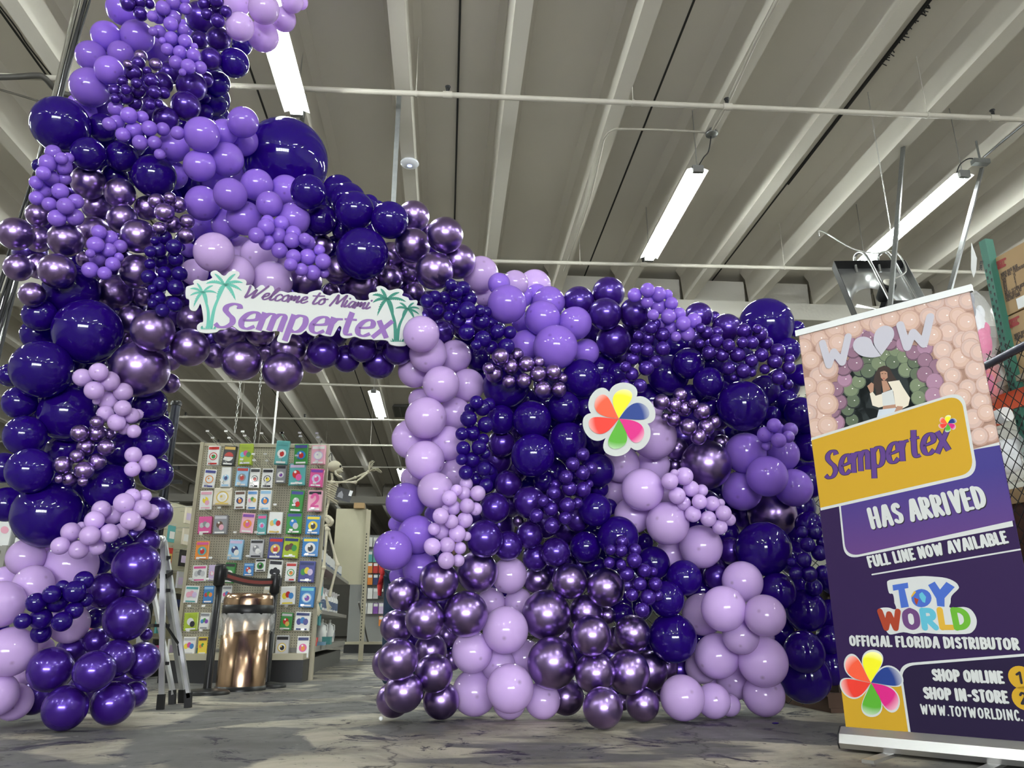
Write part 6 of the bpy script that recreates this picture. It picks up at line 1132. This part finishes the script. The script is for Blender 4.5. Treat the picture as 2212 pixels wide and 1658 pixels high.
o, Q, oo = carton(k4(330, 345), k4(432, 858), .62, .5, 'big brown carton highest on the rack at the right edge',
    [('FRAGILE', k4(376, 418), k4(460, 374), .030, mRedI), ('WHITE ROSE BEAR', k4(430, 484), k4(576, 398), .020, mBrI), ('ITEM NO.: FRB20108', k4(434, 512), k4(640, 396), .020, mBrI), ('SIZE:', k4(444, 538), k4(476, 522), .020, mBrI), ('15', k4(540, 486), k4(556, 478), .02, mBrI), ('QTY:', k4(450, 566), k4(478, 552), .02, mBrI), ('8', k4(546, 514), k4(554, 510), .02, mBrI), ('N.W:', k4(455, 595), k4(482, 582), .02, mBrI), ('4', k4(552, 542), k4(560, 538), .02, mBrI), ('G.W:', k4(460, 625), k4(488, 611), .02, mBrI), ('7', k4(558, 570), k4(566, 566), .02, mBrI), ('MEAS: 27.5X18.0X28', k4(466, 655), k4(640, 562), .02, mBrI), ('CUBIC FEET: 5.42', k4(470, 683), k4(610, 610), .02, mBrI), ('FACTORY CODE', k4(476, 712), k4(600, 650), .02, mBrI)])
for yy in (372, 428):
    mb = MB(); a, c = Q.uv(*k4(366, yy)), Q.uv(*k4(462, yy - 46)); ribbon(Q, mb, [a, c], .01, .016, .001); mb.build('stamp_bar', mRedI, o, oo, fix=False)
mb = MB(); a = Q.uv(*k4(605, 715)); mb.poly([Q.p(a[0] + x, a[1] + y, .001) for x, y in ((-.03, -.035), (.03, -.035), (.03, .035), (-.03, .035))]); mb.build('sticker', mWB, o, oo, fix=False)
o, Q, oo = carton(k4(442, 868), k4(545, 1395), .62, .5, 'brown carton under the highest one, behind the fence rail',
    [('FRAGILE', k4(492, 936), k4(578, 892), .030, mRedI), ('WHITE ROSE', k4(550, 1030), k4(650, 985), .02, mBrI), ('ITEM NO.:', k4(555, 1062), k4(640, 1022), .02, mBrI)])
for yy in (892, 950):
    mb = MB(); a, c = Q.uv(*k4(484, yy)), Q.uv(*k4(580, yy - 46)); ribbon(Q, mb, [a, c], .01, .016, .001); mb.build('stamp_bar', mRedI, o, oo, fix=False)
# cartons rest on a deck on the beam
b = MB(); zc = CP.at(*k4(545, 1398)).z; a = base - cu * .6; 
b.prism([Vector((p.x, p.y, zc - .035)) for p in (base - cu * .62 + cn * .02, base + cu * 1.2 + cn * .02, base + cu * 1.2 - cn * .7, base - cu * .62 - cn * .7)], (0, 0, .034)); o = b.build('rack_deck', mat('weathered board', (.30, .25, .18), .8, noise=.2), None, a); tag(o, 'board deck under the cartons on the rack', 'deck')
# price ticket hung on the post
b = MB(); q0, q1_ = CP.at(*k4(218, 190), .05), CP.at(*k4(238, 500), .05); b.prism([q0, CP.at(*k4(268, 330), .05), CP.at(*k4(258, 450), .05), q1_, CP.at(*k4(215, 430), .05)], cn * .002); o = b.build('bay_ticket', mWB, None, q0); tag(o, 'white curled bay ticket hanging left of the green rack post', 'ticket')
CT = Panel(q0 + cn * .003, cu, cn); caps(CT, '26MTB', CT.uv(*k4(252, 425)), CT.uv(*k4(263, 345)), .022, .005, .004, 0, mBlk, 'lettering', o, q0)
# clear bags of soft toys behind the fence
def bag(c, r_, lab, cols, seed):
    rr = random.Random(seed); t = thing('toy_bag', lab, 'bag of toys', c, 'bagged toys')
    b = MB(); b.ball((0, 0, 0), r_, 24)
    b.v = [tuple(v * (1 + .05 * math.sin(9 * math.atan2(p[1], p[0]) + p[2] * 30) + rr.uniform(-.015, .015)) for v in p) for p in b.v]
    o = b.build('film', mat('crinkled clear bag', (.9, .9, .9), .06, alpha=.22, bump=.7, bscale=25), t, fix=False); o.location = (0, 0, 0)
    for i, (k, m_) in enumerate(cols):
        a = MB(); p = Vector(k); a.ball((p.x * r_[0], p.y * r_[1], p.z * r_[2]), tuple(.42 * v for v in r_), 16); a.ball(((p.x + .2) * r_[0], p.y * r_[1] - .02, (p.z + .28) * r_[2]), tuple(.2 * v for v in r_), 12); o = a.build('plush', m_, t); o.location = (0, 0, 0)
mHP = mat('hot pink plush', (.62, .04, .22), .9, noise=.2, nscale=30); mCor = mat('coral plush', (.66, .10, .12), .9, noise=.2, nscale=30); mWP = mat('white plush', (.70, .72, .76), .9); mGP = mat('grey plush', (.16, .17, .22), .9)
bc = CP.at(2132, 712, .10); bag(bc, (.13, .12, .27), 'clear bag of white and pink toys above the fence rail', [((-.2, 0, .45), mGP), ((.2, 0, .1), mWP), ((.25, -.1, -.35), mHP), ((-.3, 0, -.3), mWP)], 1)
bc2 = CP.at(2146, 818, .08); bag(bc2, (.16, .12, .17), 'clear bag of hot pink toys below the fence rail', [((-.2, 0, .3), mHP), ((.3, 0, .1), mCor), ((-.1, -.1, -.35), mHP), ((.3, 0, -.4), mCor)], 2)
# bundle in a white bag, lower, under the orange beam, with its carton and plywood end
bc3 = CP.at(2190, 985, .10); bag(bc3, (.24, .16, .17), 'large clear bag of white goods low behind the fence', [((-.4, 0, .1), mWP), ((.3, 0, .2), mWP), ((0, -.2, -.3), mWP)], 3)
zs = CP.at(2190, 1068).z
b = MB(); c_ = CP.at(2188, 1075); b.prism([Vector((p.x, p.y, zs - .09)) for p in (c_ - cu * .45 + cn * .2, c_ + cu * .8 + cn * .2, c_ + cu * .8 - cn * .4, c_ - cu * .45 - cn * .4)], (0, 0, .085)); o = b.build('flat_carton', mCart, None, c_); tag(o, 'flat brown carton under the large clear bag', 'carton')
b = MB(); b.prism([Vector((p.x, p.y, 0)) for p in (c_ - cu * .40 + cn * .18, c_ + cu * .8 + cn * .18, c_ + cu * .8 - cn * .38, c_ - cu * .40 - cn * .38)], (0, 0, zs - .092)); o = b.build('plywood_crate', mat('dark red plywood', (.055, .022, .013), .55, noise=.4, nscale=5), None, c_); tag(o, 'dark brown plywood crate standing on the floor right of the banner', 'crate')
b = MB()
for k in (0, 1, 2): z = .12 + k * .4; b.prism([c_ + cu * s + cn * .182 + Vector((0, 0, z - c_.z)) for s in (-.40, .8)] + [c_ + cu * s + cn * .182 + Vector((0, 0, z + .06 - c_.z)) for s in (.8, -.40)], cn * .012)
o = None
bo = thing('white_roll', 'bright white roll lying on the large clear bag', 'roll', CP.at(2168, 905, .12)); b = MB(); b.tube([CP.at(2152, 918, .12), CP.at(2212, 896, .12)], .045, 14); b.build('roll', mWB, bo, bo.location)
b = MB(); b.tube([CP.at(2180, 908, .12) + cu * .0, CP.at(2192, 904, .12)], .0465, 14); b.build('wrap_band', mOr, bo, bo.location)
# chain-link fence
FZ = 2.0
fa_, fb_ = atZ(2125, 792, FZ), atZ(2215, 745, FZ); fu = (fb_ - fa_); fu.z = 0; fu.normalize(); fnm = Vector((fu.y, -fu.x, 0))
if fnm.dot(EYE - fa_) < 0: fnm = -fnm
s1_ = 1.0
# the fence turns behind the balloon wall
corner = fa_ - fu * .55
lend = Vector((.2, 6.05, FZ)); fen = thing('chain_link_fence', 'black chain-link fence with a steel top rail behind the banner', 'fence', (corner.x, corner.y, 0)); ofn = fen.location
mW = mat('black fence wire', (.02, .02, .022), .5, .5); mRl = mat('grey fence pipe', (.11, .11, .14), .35, .7)
for a, c in ((corner, fa_ + fu * s1_), (lend, corner)):
    d = (c - a); L_ = d.length; d.normalize()
    b = MB(); b.tube([a, c], .024, 10); b.build('top_rail', mRl, fen, ofn)
    b = MB(); st_ = .088; n_ = int(L_ / st_) + 1; zt_ = FZ + .05; rows = int(zt_ / st_); n0 = d.cross(Vector((0, 0, 1)))
    for sgn in (1, -1):
        for k in range(-rows, n_ + rows):
            x0 = k * st_; x1 = x0 + sgn * zt_
            lo, hi = 0.0, 1.0
            if x1 != x0:
                t0, t1 = (0 - x0) / (x1 - x0), (L_ - x0) / (x1 - x0); lo, hi = max(0, min(t0, t1)), min(1, max(t0, t1))
            if hi - lo < .01: continue
            p = lambda t_: Vector((a.x, a.y, .02)) + d * (x0 + (x1 - x0) * t_) + Vector((0, 0, zt_ * t_)) + n0 * (.003 * sgn)
            b.tube([p(lo), p(hi)], 0.003, 3, caps=False)
    b.build('wire_mesh', mW, fen, ofn)
for p in (corner, lend, fa_ + fu * s1_):
    b = MB(); b.tube([Vector((p.x, p.y, 0)), Vector((p.x, p.y, FZ + .04))], .03, 10); b.ball((p.x, p.y, FZ + .05), .034, 10); b.build('fence_post', mRl, fen, ofn)
# pallet end peeking out between the wall and the banner base
pp = atZ(1868, 1538, 0); b = MB()
for k in (0, 1, 2): b.box2((pp.x - .22 + k * .35, pp.y, 0), (pp.x - .10 + k * .35, pp.y + .9, .09))
for k in range(6): b.box2((pp.x - .24, pp.y + k * .16, .09), (pp.x + .75, pp.y + k * .16 + .1, .11))
b.box2((pp.x - .22, pp.y - .02, .0), (pp.x + .74, pp.y, .025)); 
o = b.build('pallet', mat('dark pallet wood', (.07, .035, .02), .7, noise=.3), None, (pp.x, pp.y, 0)); tag(o, 'dark wooden pallet on the floor behind the banner base', 'pallet')
b = MB(); b.box2((pp.x - .12, pp.y + .05, .11), (pp.x + .6, pp.y + .75, .75)); o = b.build('stock_box', mat('dark brown board', (.05, .028, .018), .7), None, (pp.x, pp.y, .11)); tag(o, 'dark brown box standing on the pallet behind the banner', 'box')
# ================================================================== things hung under the ceiling
mPipe = mat('painted pipe', (.44, .415, .36), .45, noise=.12, nscale=3); mSteel = mat('galvanised strut', (.26, .27, .27), .4, .8, noise=.2, nscale=25); mCord = mat('black cord', (.015, .015, .016), .6)
def pipe(a, c, z, lab, r_=.028, heads=(), hang=(), ext=(0, 0)):
    p, q = atZ(*a, z), atZ(*c, z); d = (q - p).normalized(); p -= d * ext[0]; q += d * ext[1]
    t = thing('sprinkler_pipe', lab, 'pipe', p, 'sprinkler pipes'); b = MB(); b.tube([p, q], r_, 12); b.build('pipe', mPipe, t, p)
    for hx in heads:
        h = atZ(*hx, z); h = p + d * (h - p).dot(d); b = MB(); b.tube([h - d * .05, h + d * .05], r_ * 1.35, 10); b.build('tee', mPipe, t, p)
        b = MB(); b.lathe([(.012, .03), (.018, .05), (.018, .075), (.008, .08), (.008, .10), (.03, .102), (.03, .106), (.0, .107)], c=h, n=12)
        b.tube([h + Vector((-.018, 0, .07)), h + Vector((-.022, 0, .09)), h + Vector((0, 0, .104))], .004, 5); b.tube([h + Vector((.018, 0, .07)), h + Vector((.022, 0, .09)), h + Vector((0, 0, .104))], .004, 5); b.build('sprinkler_head', mCord, t, p)
    for hx in hang:
        h = atZ(*hx, z); h = p + d * (h - p).dot(d); b = MB(); b.tube([h + Vector((0, 0, .02)), Vector((h.x, h.y, 6.75))], .006, 6); b.tube([h - d * .012, h + d * .012], r_ * 1.25, 10); b.build('hanger', mPipe, t, p)
pipe((500, 185), (2212, 258), 5.95, 'white sprinkler pipe crossing the ceiling above everything', .03, [(967, 207), (1571, 231), (2146, 256)], [(899, 203), (1368, 221), (2003, 250)], (4, 3))
pipe((1030, 563), (1760, 580), 5.95, 'white sprinkler pipe just in front of the ledger girder', .03, [(1390, 571)], [(1253, 568), (1695, 578)], (6, 3))
pipe((392, 821), (742, 831), 5.2, 'white sprinkler pipe nearest under the arch', .024, [], [(500, 824)], (3, 1.5))
pipe((400, 900), (720, 905), 5.2, 'thinner sprinkler pipe second under the arch', .024, [(400, 900), (658, 904)], [(520, 902)], (3, 3))
pipe((380, 957), (870, 962), 5.2, 'third sprinkler pipe seen just above the pegboard top', .026, [(471, 958), (694, 961)], [(560, 960), (800, 961)], (6, 6))
pipe((380, 1004), (860, 1009), 5.2, 'fourth sprinkler pipe seen behind the skeleton skull', .024, [], [(500, 1006), (700, 1007)], (6, 6))
# suspended unistrut drops on the left bays
def strut(a, za, c, zc, lab, w_=.042):
    p, q = atZ(*a, za), atZ(*c, zc); q = Vector((p.x, p.y, zc)) if zc is not None and c == a else q
    b = MB(); b.bar(p, q, w_, .02); o = b.build('channel_strut', mSteel, None, q); tag(o, lab, 'strut'); return o
def vstrut(px_, py_top, py_bot, lab, zt=6.75):
    p = atZ(px_, py_top, zt); v = ray(px_ + (px_ - CX) * -.00, py_bot); D = math.hypot(p.x, p.y) ; 
    q = EYE + v * (p.y / v.y); b = MB(); b.bar(p, Vector((p.x, p.y, q.z)), .05, .025, up=(0, 1, 0)); o = b.build('channel_strut', mSteel, None, (p.x, p.y, q.z)); tag(o, lab, 'strut', 'channel struts'); return o
vstrut(862, 208, 438, 'long galvanised channel strut hung beside the oval sensor', 6.16)
vstrut(658, 205, 268, 'short galvanised channel strut beside the left strip light', 6.16)
p = atZ(885, 353, 6.12); b = MB(); b.lathe([(0, -.035), (.06, -.032), (.11, -.015), (.12, .0), (.11, .02), (0, .04)], c=p, n=28); o = b.build('ceiling_sensor', mat('white oval plastic', (.72, .74, .80), .35), None, p); tag(o, 'white oval sensor under a ceiling rib', 'sensor')
f = MB(); f.lathe([(0, -.0362), (.03, -.0355)], c=p, n=16); f.build('indicator', mat('blue indicator', (.25, .35, .95), .3, emit=.6), o, p)
f = MB(); f.tube([p, Vector((p.x, p.y, 6.16))], .01, 8); f.build('stem', mCord, o, p)
# conduit run with junction box feeding the strip light
def conduit(pts, lab, r_=.014, m_=None, nm='conduit', cat='conduit'):
    b = MB(); b.tube(smooth(pts, 5), r_, 8); o = b.build(nm, m_ or mPipe, None, pts[0]); tag(o, lab, cat); return o
zc = 6.12
conduit([atZ(1218, 585, zc), atZ(1268, 450, zc), atZ(1300, 320, zc), atZ(1305, 300, zc), atZ(1322, 281, zc), atZ(1350, 279, zc), atZ(1440, 281, zc), atZ(1532, 286, zc)], 'thin white conduit bending across the ceiling to the round box')
jb = atZ(1537, 287, 6.1); b = MB(); b.lathe([(.0, -.03), (.07, -.03), (.075, 0), (.05, .02), (0, .02)], c=jb, n=20); o = b.build('junction_box', mSteel, None, jb); tag(o, 'round grey junction box above the middle strip light', 'junction box')
f = MB(); f.tube([jb, Vector((jb.x, jb.y, 6.2))], .02, 8); f.build('mount', mSteel, o, jb)
conduit([atZ(1690, -20, 6.1), atZ(1630, 95, 6.1), atZ(1575, 215, 6.1), atZ(1540, 280, 6.1)], 'grey conduit running along a rib down to the round box', .02)
conduit([jb, atZ(1531, 325, 5.95), atZ(1520, 340, 5.85), Vector((2.94, 7.9, 5.84))], 'black cord from the round box to the middle strip light', .007, mCord, 'light_cord', 'cord')
jb2 = atZ(2118, 350, 5.9); b = MB(); b.box(jb2, (.2, .08, .06)); o = b.build('junction_box', mSteel, None, jb2); tag(o, 'flat grey junction box above the right strip light', 'junction box')
f = MB(); f.tube([jb2, Vector((jb2.x, jb2.y, 6.2))], .012, 8); f.build('mount', mSteel, o, jb2)
conduit([jb2, atZ(2095, 342, 5.95), atZ(2074, 355, 5.9), atZ(2066, 376, 5.8)], 'black cord from the flat box to the right strip light', .008, mCord, 'light_cord', 'cord')
conduit([atZ(2215, 265, 6.1), atZ(2160, 310, 6.1), atZ(2125, 340, 6.0)], 'thin conduit running up to the flat box at the right', .014, mSteel)
# dark wire strung under the joint, with tufts of old fixing tape
b = MB(); b.tube([(0, 3.0, 6.7), (0, 12.4, 6.7)], .012, 6)
rr = random.Random(6)
for k in range(26): y = 5.3 + rr.random() * .95; b.tube([(0, y, 6.69), (rr.uniform(-.06, .06), y + rr.uniform(-.03, .03), 6.66)], .006, 4)
o = b.build('tufted_wire', mCord, None, (0, 3, 6.7)); tag(o, 'black wire with ragged tufts along the ceiling joint at top centre', 'wire')
b = MB(); b.tube([(4.87, 3.0, 6.7), (4.87, 9.5, 6.7)], .014, 6)
for k in range(60): y = 4.6 + rr.random() * 2.4; b.tube([(4.87, y, 6.69), (4.87 + rr.uniform(.0, .06), y + rr.uniform(-.02, .02), 6.67)], .007, 4)
o = b.build('tufted_wire', mCord, None, (4.87, 3, 6.7)); tag(o, 'black ragged wire along the ceiling joint at the upper right', 'wire')
# fan shroud hung on struts
TL, TR_, BL, BR_ = [EYE + ray(*p) * (D / ray(*p).y) for p, D in (((1797, 580), 7.6), ((1950, 578), 7.5), ((1872, 760), 6.75), ((2042, 752), 6.65))]
fn = thing('exhaust_fan', 'galvanised drum fan with motor hung above the banner', 'fan', (TL + BR_) / 2); fo = fn.location
def bil(u_, v_): return TL.lerp(TR_, u_).lerp(BL.lerp(BR_, u_), v_)
nF = (TR_ - TL).cross(BL - TL).normalized()
if nF.dot(EYE - TL) < 0: nF = -nF
mGal = mat('galvanised sheet', (.48, .49, .49), .28, .9, noise=.15, nscale=6)
b = MB(); n_ = 40; inner = []; outer = []
for i in range(n_):
    a = 2 * math.pi * i / n_; ca_, sa_ = math.cos(a), math.sin(a); m_ = max(abs(ca_), abs(sa_)); outer.append(bil(.5 + .5 * ca_ / m_, .5 + .5 * sa_ / m_)); inner.append(bil(.5 + .42 * ca_, .5 + .42 * sa_))
thr = [p - nF * .14 for p in [bil(.5 + .37 * math.cos(2 * math.pi * i / n_), .5 + .37 * math.sin(2 * math.pi * i / n_)) for i in range(n_)]]
b.add(outer + inner + thr, [(i, (i + 1) % n_, n_ + (i + 1) % n_, n_ + i) for i in range(n_)] + [(n_ + i, n_ + (i + 1) % n_, 2 * n_ + (i + 1) % n_, 2 * n_ + i) for i in range(n_)], 0, True)
o = b.build('venturi_panel', mGal, fn, fo, fix=False)
for i, (a, c) in enumerate(((TL, TR_), (TR_, BR_), (BR_, BL), (BL, TL))):
    b = MB(); b.prism([a, c, c + nF * .10, a + nF * .10], (c - a).cross(nF).normalized() * .006); b.build('rim', mBlackM if i in (0, 3) else mGal, fn, fo)
cF = bil(.5, .5)
b = MB(); M_ = Matrix.Translation(bil(.52, .42) + nF * .12) @ nF.to_track_quat('Z', 'Y').to_matrix().to_4x4(); b.lathe([(0, -.12), (.075, -.12), (.08, -.1), (.08, .07), (.07, .085), (0, .085)], n=24, M=M_); b.build('motor', mBlackM, fn, fo)
b = MB(); b.lathe([(0, .086), (.06, .086), (.06, .1), (.03, .105), (0, .105)], n=20, M=M_); b.build('motor_cap', mat('pale cap', (.7, .68, .6), .4), fn, fo)
b = MB(); b.box((0, 0, 0), (.34, .12, .10), Matrix.Translation(bil(.66, .62) + nF * .10) @ nF.to_track_quat('Z', 'Y').to_matrix().to_4x4()); b.build('motor_bracket', mBlackM, fn, fo)
for k in range(4):
    a = k * math.pi / 2 + .5; b = MB(); hub = cF - nF * .08; tip = [hub + ((TR_ - TL).normalized() * math.cos(a + e) + (BL - TL).normalized() * math.sin(a + e)) * r_ + nF * z for e, r_, z in ((-.1, .07, .02), (-.32, .30, .03), (.32, .31, -.04), (.25, .08, -.02))]; b.add(tip, [(0, 1, 2, 3)]); o = b.build('fan_blade', mGal, fn, fo, fix=False); md = o.modifiers.new('t', 'SOLIDIFY'); md.thickness = .004
for u_ in (.33, .66):
    b = MB(); b.tube(smooth([bil(u_, .06), bil(u_ - .01, -.06) + nF * .10, bil(u_ + .06, .02) + nF * .20, bil(u_ + .09, .4) + nF * .2, bil(u_ + .10, .95) + nF * .18, bil(u_ + .1, 1) + nF * .02], 5), .016, 8); b.build('tube_bracket', mGal, fn, fo)
b = MB(); b.tube([cF - nF * .12, cF + nF * .02], .05, 14); b.build('hub', mBlackM, fn, fo)
b = MB(); b.tube(smooth([atZ(1770, 512, 6.2), bil(.0, -.45) + nF * .1, bil(.2, -.0) + nF * .26, bil(.45, .12) + nF * .3, bil(.75, .08) + nF * .28, bil(.8, .3) + nF * .25, bil(.6, .4) + nF * .24], 6), .009, 8); b.build('supply_cord', mZinc, fn, fo)
for (a, za), e, lab in (((1951, 318), 6.16), bil(.22, 1.0) + nF * .12, 'left'), (((2136, 309), 6.75), bil(1.0, .85), 'right'):
    p = atZ(*a, za); b = MB(); b.bar(p, e, .045, .03); b.build('hanger_strut', mSteel, fn, fo)
ch0 = bil(.92, .0); ch1 = Vector((ch0.x, ch0.y, 6.75)); b = MB(); k = 0; z = ch0.z
while z < 6.75: b.tube([Vector((ch0.x + .006 * math.cos(q * .785) * (1 if k % 2 else 0), ch0.y + .006 * math.cos(q * .785) * (0 if k % 2 else 1), z + .014 * math.sin(q * .785) + .014)) for q in range(8)], .003, 4, closed=True); z += .026; k += 1
b.build('hanging_chain', mZinc, fn, fo)
# chains and rods over the pegboard
def chain(a, c, Y, lab):
    p, q = atY(*a, Y), atY(*c, Y); p = Vector((q.x, Y, 6.75)); b = MB(); z = q.z; k = 0
    while z < 6.75: b.tube([Vector((q.x + (.011 * math.cos(w * .785) if k % 2 else 0), Y + (0 if k % 2 else .011 * math.cos(w * .785)), z + .026 * math.sin(w * .785) + .026)) for w in range(8)], .004, 4, closed=True); z += .044; k += 1
    o = b.build('hanging_chain', mZinc, None, q); tag(o, lab, 'chain', 'chains over the pegboard')
chain((520, 818), (507, 936), 8.6, 'left zinc chain hanging above the pegboard'); chain((559, 830), (549, 958), 8.7, 'right zinc chain hanging above the pegboard')
q = atY(589, 960, 8.9); b = MB(); b.tube([q, Vector((q.x, q.y, 6.75))], .012, 8); o = b.build('drop_rod', mZinc, None, q); tag(o, 'straight white drop rod right of the chains', 'rod')
# short dark column beside the left balloon pillar
q = atY(363, 1000, 7.4); tz = atY(372, 866, 7.4).z; mCol = mat('dark steel column', (.03, .032, .04), .25, .8); t = thing('steel_post', 'dark shiny steel post with a cap beside the left balloon pillar', 'post', (q.x, 7.4, 0))
b = MB(); b.lathe([(.042, 0), (.042, tz - .04)], n=24); o = b.build('shaft', mCol, t); o.location = (0, 0, 0)
b = MB(); b.lathe([(.05, tz - .045), (.05, tz - .01), (.04, tz), (0, tz)], n=24); o = b.build('cap', mBlackM, t); o.location = (0, 0, 0)
for py_, w_ in ((1012, .10), (1042, .14)):
    z = atY(380, py_, 7.4).z; b = MB(); b.bar((.02, -.02, z), (.02 + w_, -.04, z), .035, .035); o = b.build('clamp', mBlackM, t); o.location = (0, 0, 0)
# tall chrome mast with a bundle of black cables at the far left
D = 5.9
mt, mbm = atY(172, -10, D), atY(118, 215, D); dr = (mbm - mt).normalized(); k = mbm.z / -dr.z; foot = mbm + dr * k
t = thing('cable_mast', 'tall chrome mast with black cables rising behind the left balloons', 'mast', foot); b = MB(); b.tube([foot, mt - dr * 1.2], .028, 14); b.build('pole', mat('chrome pole', (.75, .77, .77), .15, 1), t, foot)
for i, (px0, px1, r_) in enumerate(((188, 128, .016), (184, 132, .012), (192, 126, .010))):
    a, c = atY(px0, 0, D - .03), atY(px1, 215, D - .03); d2 = (c - a).normalized(); e = c + d2 * (c.z / -d2.z) * .98; b = MB(); b.tube(smooth([a - d2 * 1.2, a.lerp(c, .5) + Vector((.012 * (i - 1), 0, 0)), c, c.lerp(e, .3) + Vector((-.02 * (i - 1), 0, 0)), c.lerp(e, .6), e], 5), r_, 8); b.build('cable', mCord, t, foot)
for i in range(4):
    a, c = atY(96 + i * 9, 330, D - .05), atY(-12 + i * 10, 660, D - .05); d2 = (c - a).normalized(); e = c + d2 * (c.z / -d2.z) * .97; b = MB(); b.tube([a, c, e], .010, 6); b.build('cable', mCord, t, foot)
b = MB(); b.box((foot.x, foot.y, .01), (.4, .4, .02)); b.build('base_plate', mBlackM, t, foot)
zc = 5.9
conduit([atZ(-60, 168, zc), atZ(30, 166, zc), atZ(80, 163, zc), atZ(96, 168, zc), atZ(120, 193, zc), atZ(150, 205, zc), atZ(200, 206, zc), atZ(300, 208, zc)], 'thick dark conduit elbowing past the mast at upper left', .03, mat('dark conduit', (.05, .047, .042), .5))
conduit([atZ(-20, 188, zc), atZ(40, 205, zc), atZ(95, 222, zc), atZ(160, 240, zc)], 'thin sagging cable below the dark conduit at upper left', .012, mat('grey cable', (.12, .11, .09), .7), 'ceiling_cable', 'cable')
conduit([atZ(-10, 2, 6.7), atZ(20, 40, 6.7), atZ(42, 70, 6.7), atZ(60, 98, 6.7), atZ(115, 168, 6.7)], 'thin wire strung diagonally at the top left corner', .008, mCord, 'ceiling_cable', 'cable')
b = MB(); p = atZ(880, 888, 6.7); b.box(p, (1.0, 1.2, .06)); o = b.build('air_vent', mat('dark vent', (.10, .10, .09), .5), None, p); tag(o, 'dark ceiling air vent beside the pastel column', 'vent')
f = MB()
for k in range(5): f.box((p.x - .4 + k * .2, p.y, p.z - .035), (.03, 1.1, .02))
f.build('louvre', mat('vent louvre', (.2, .2, .18), .5), o, p)
# bits on the floor
b = MB(); p = atZ(823, 1551, .012); b.ball(p, .012, 12); o = b.build('foam_bead', mWB, None, p); tag(o, 'tiny white bead on the floor at the wall left corner', 'bead')
p = atZ(1675, 1561, .004); b = MB(); b.ball(p, (.02, .012, .004), 12); o = b.build('balloon_scrap', BT['d'][2], None, p); tag(o, 'small navy balloon scrap on the floor before the wall', 'scrap')
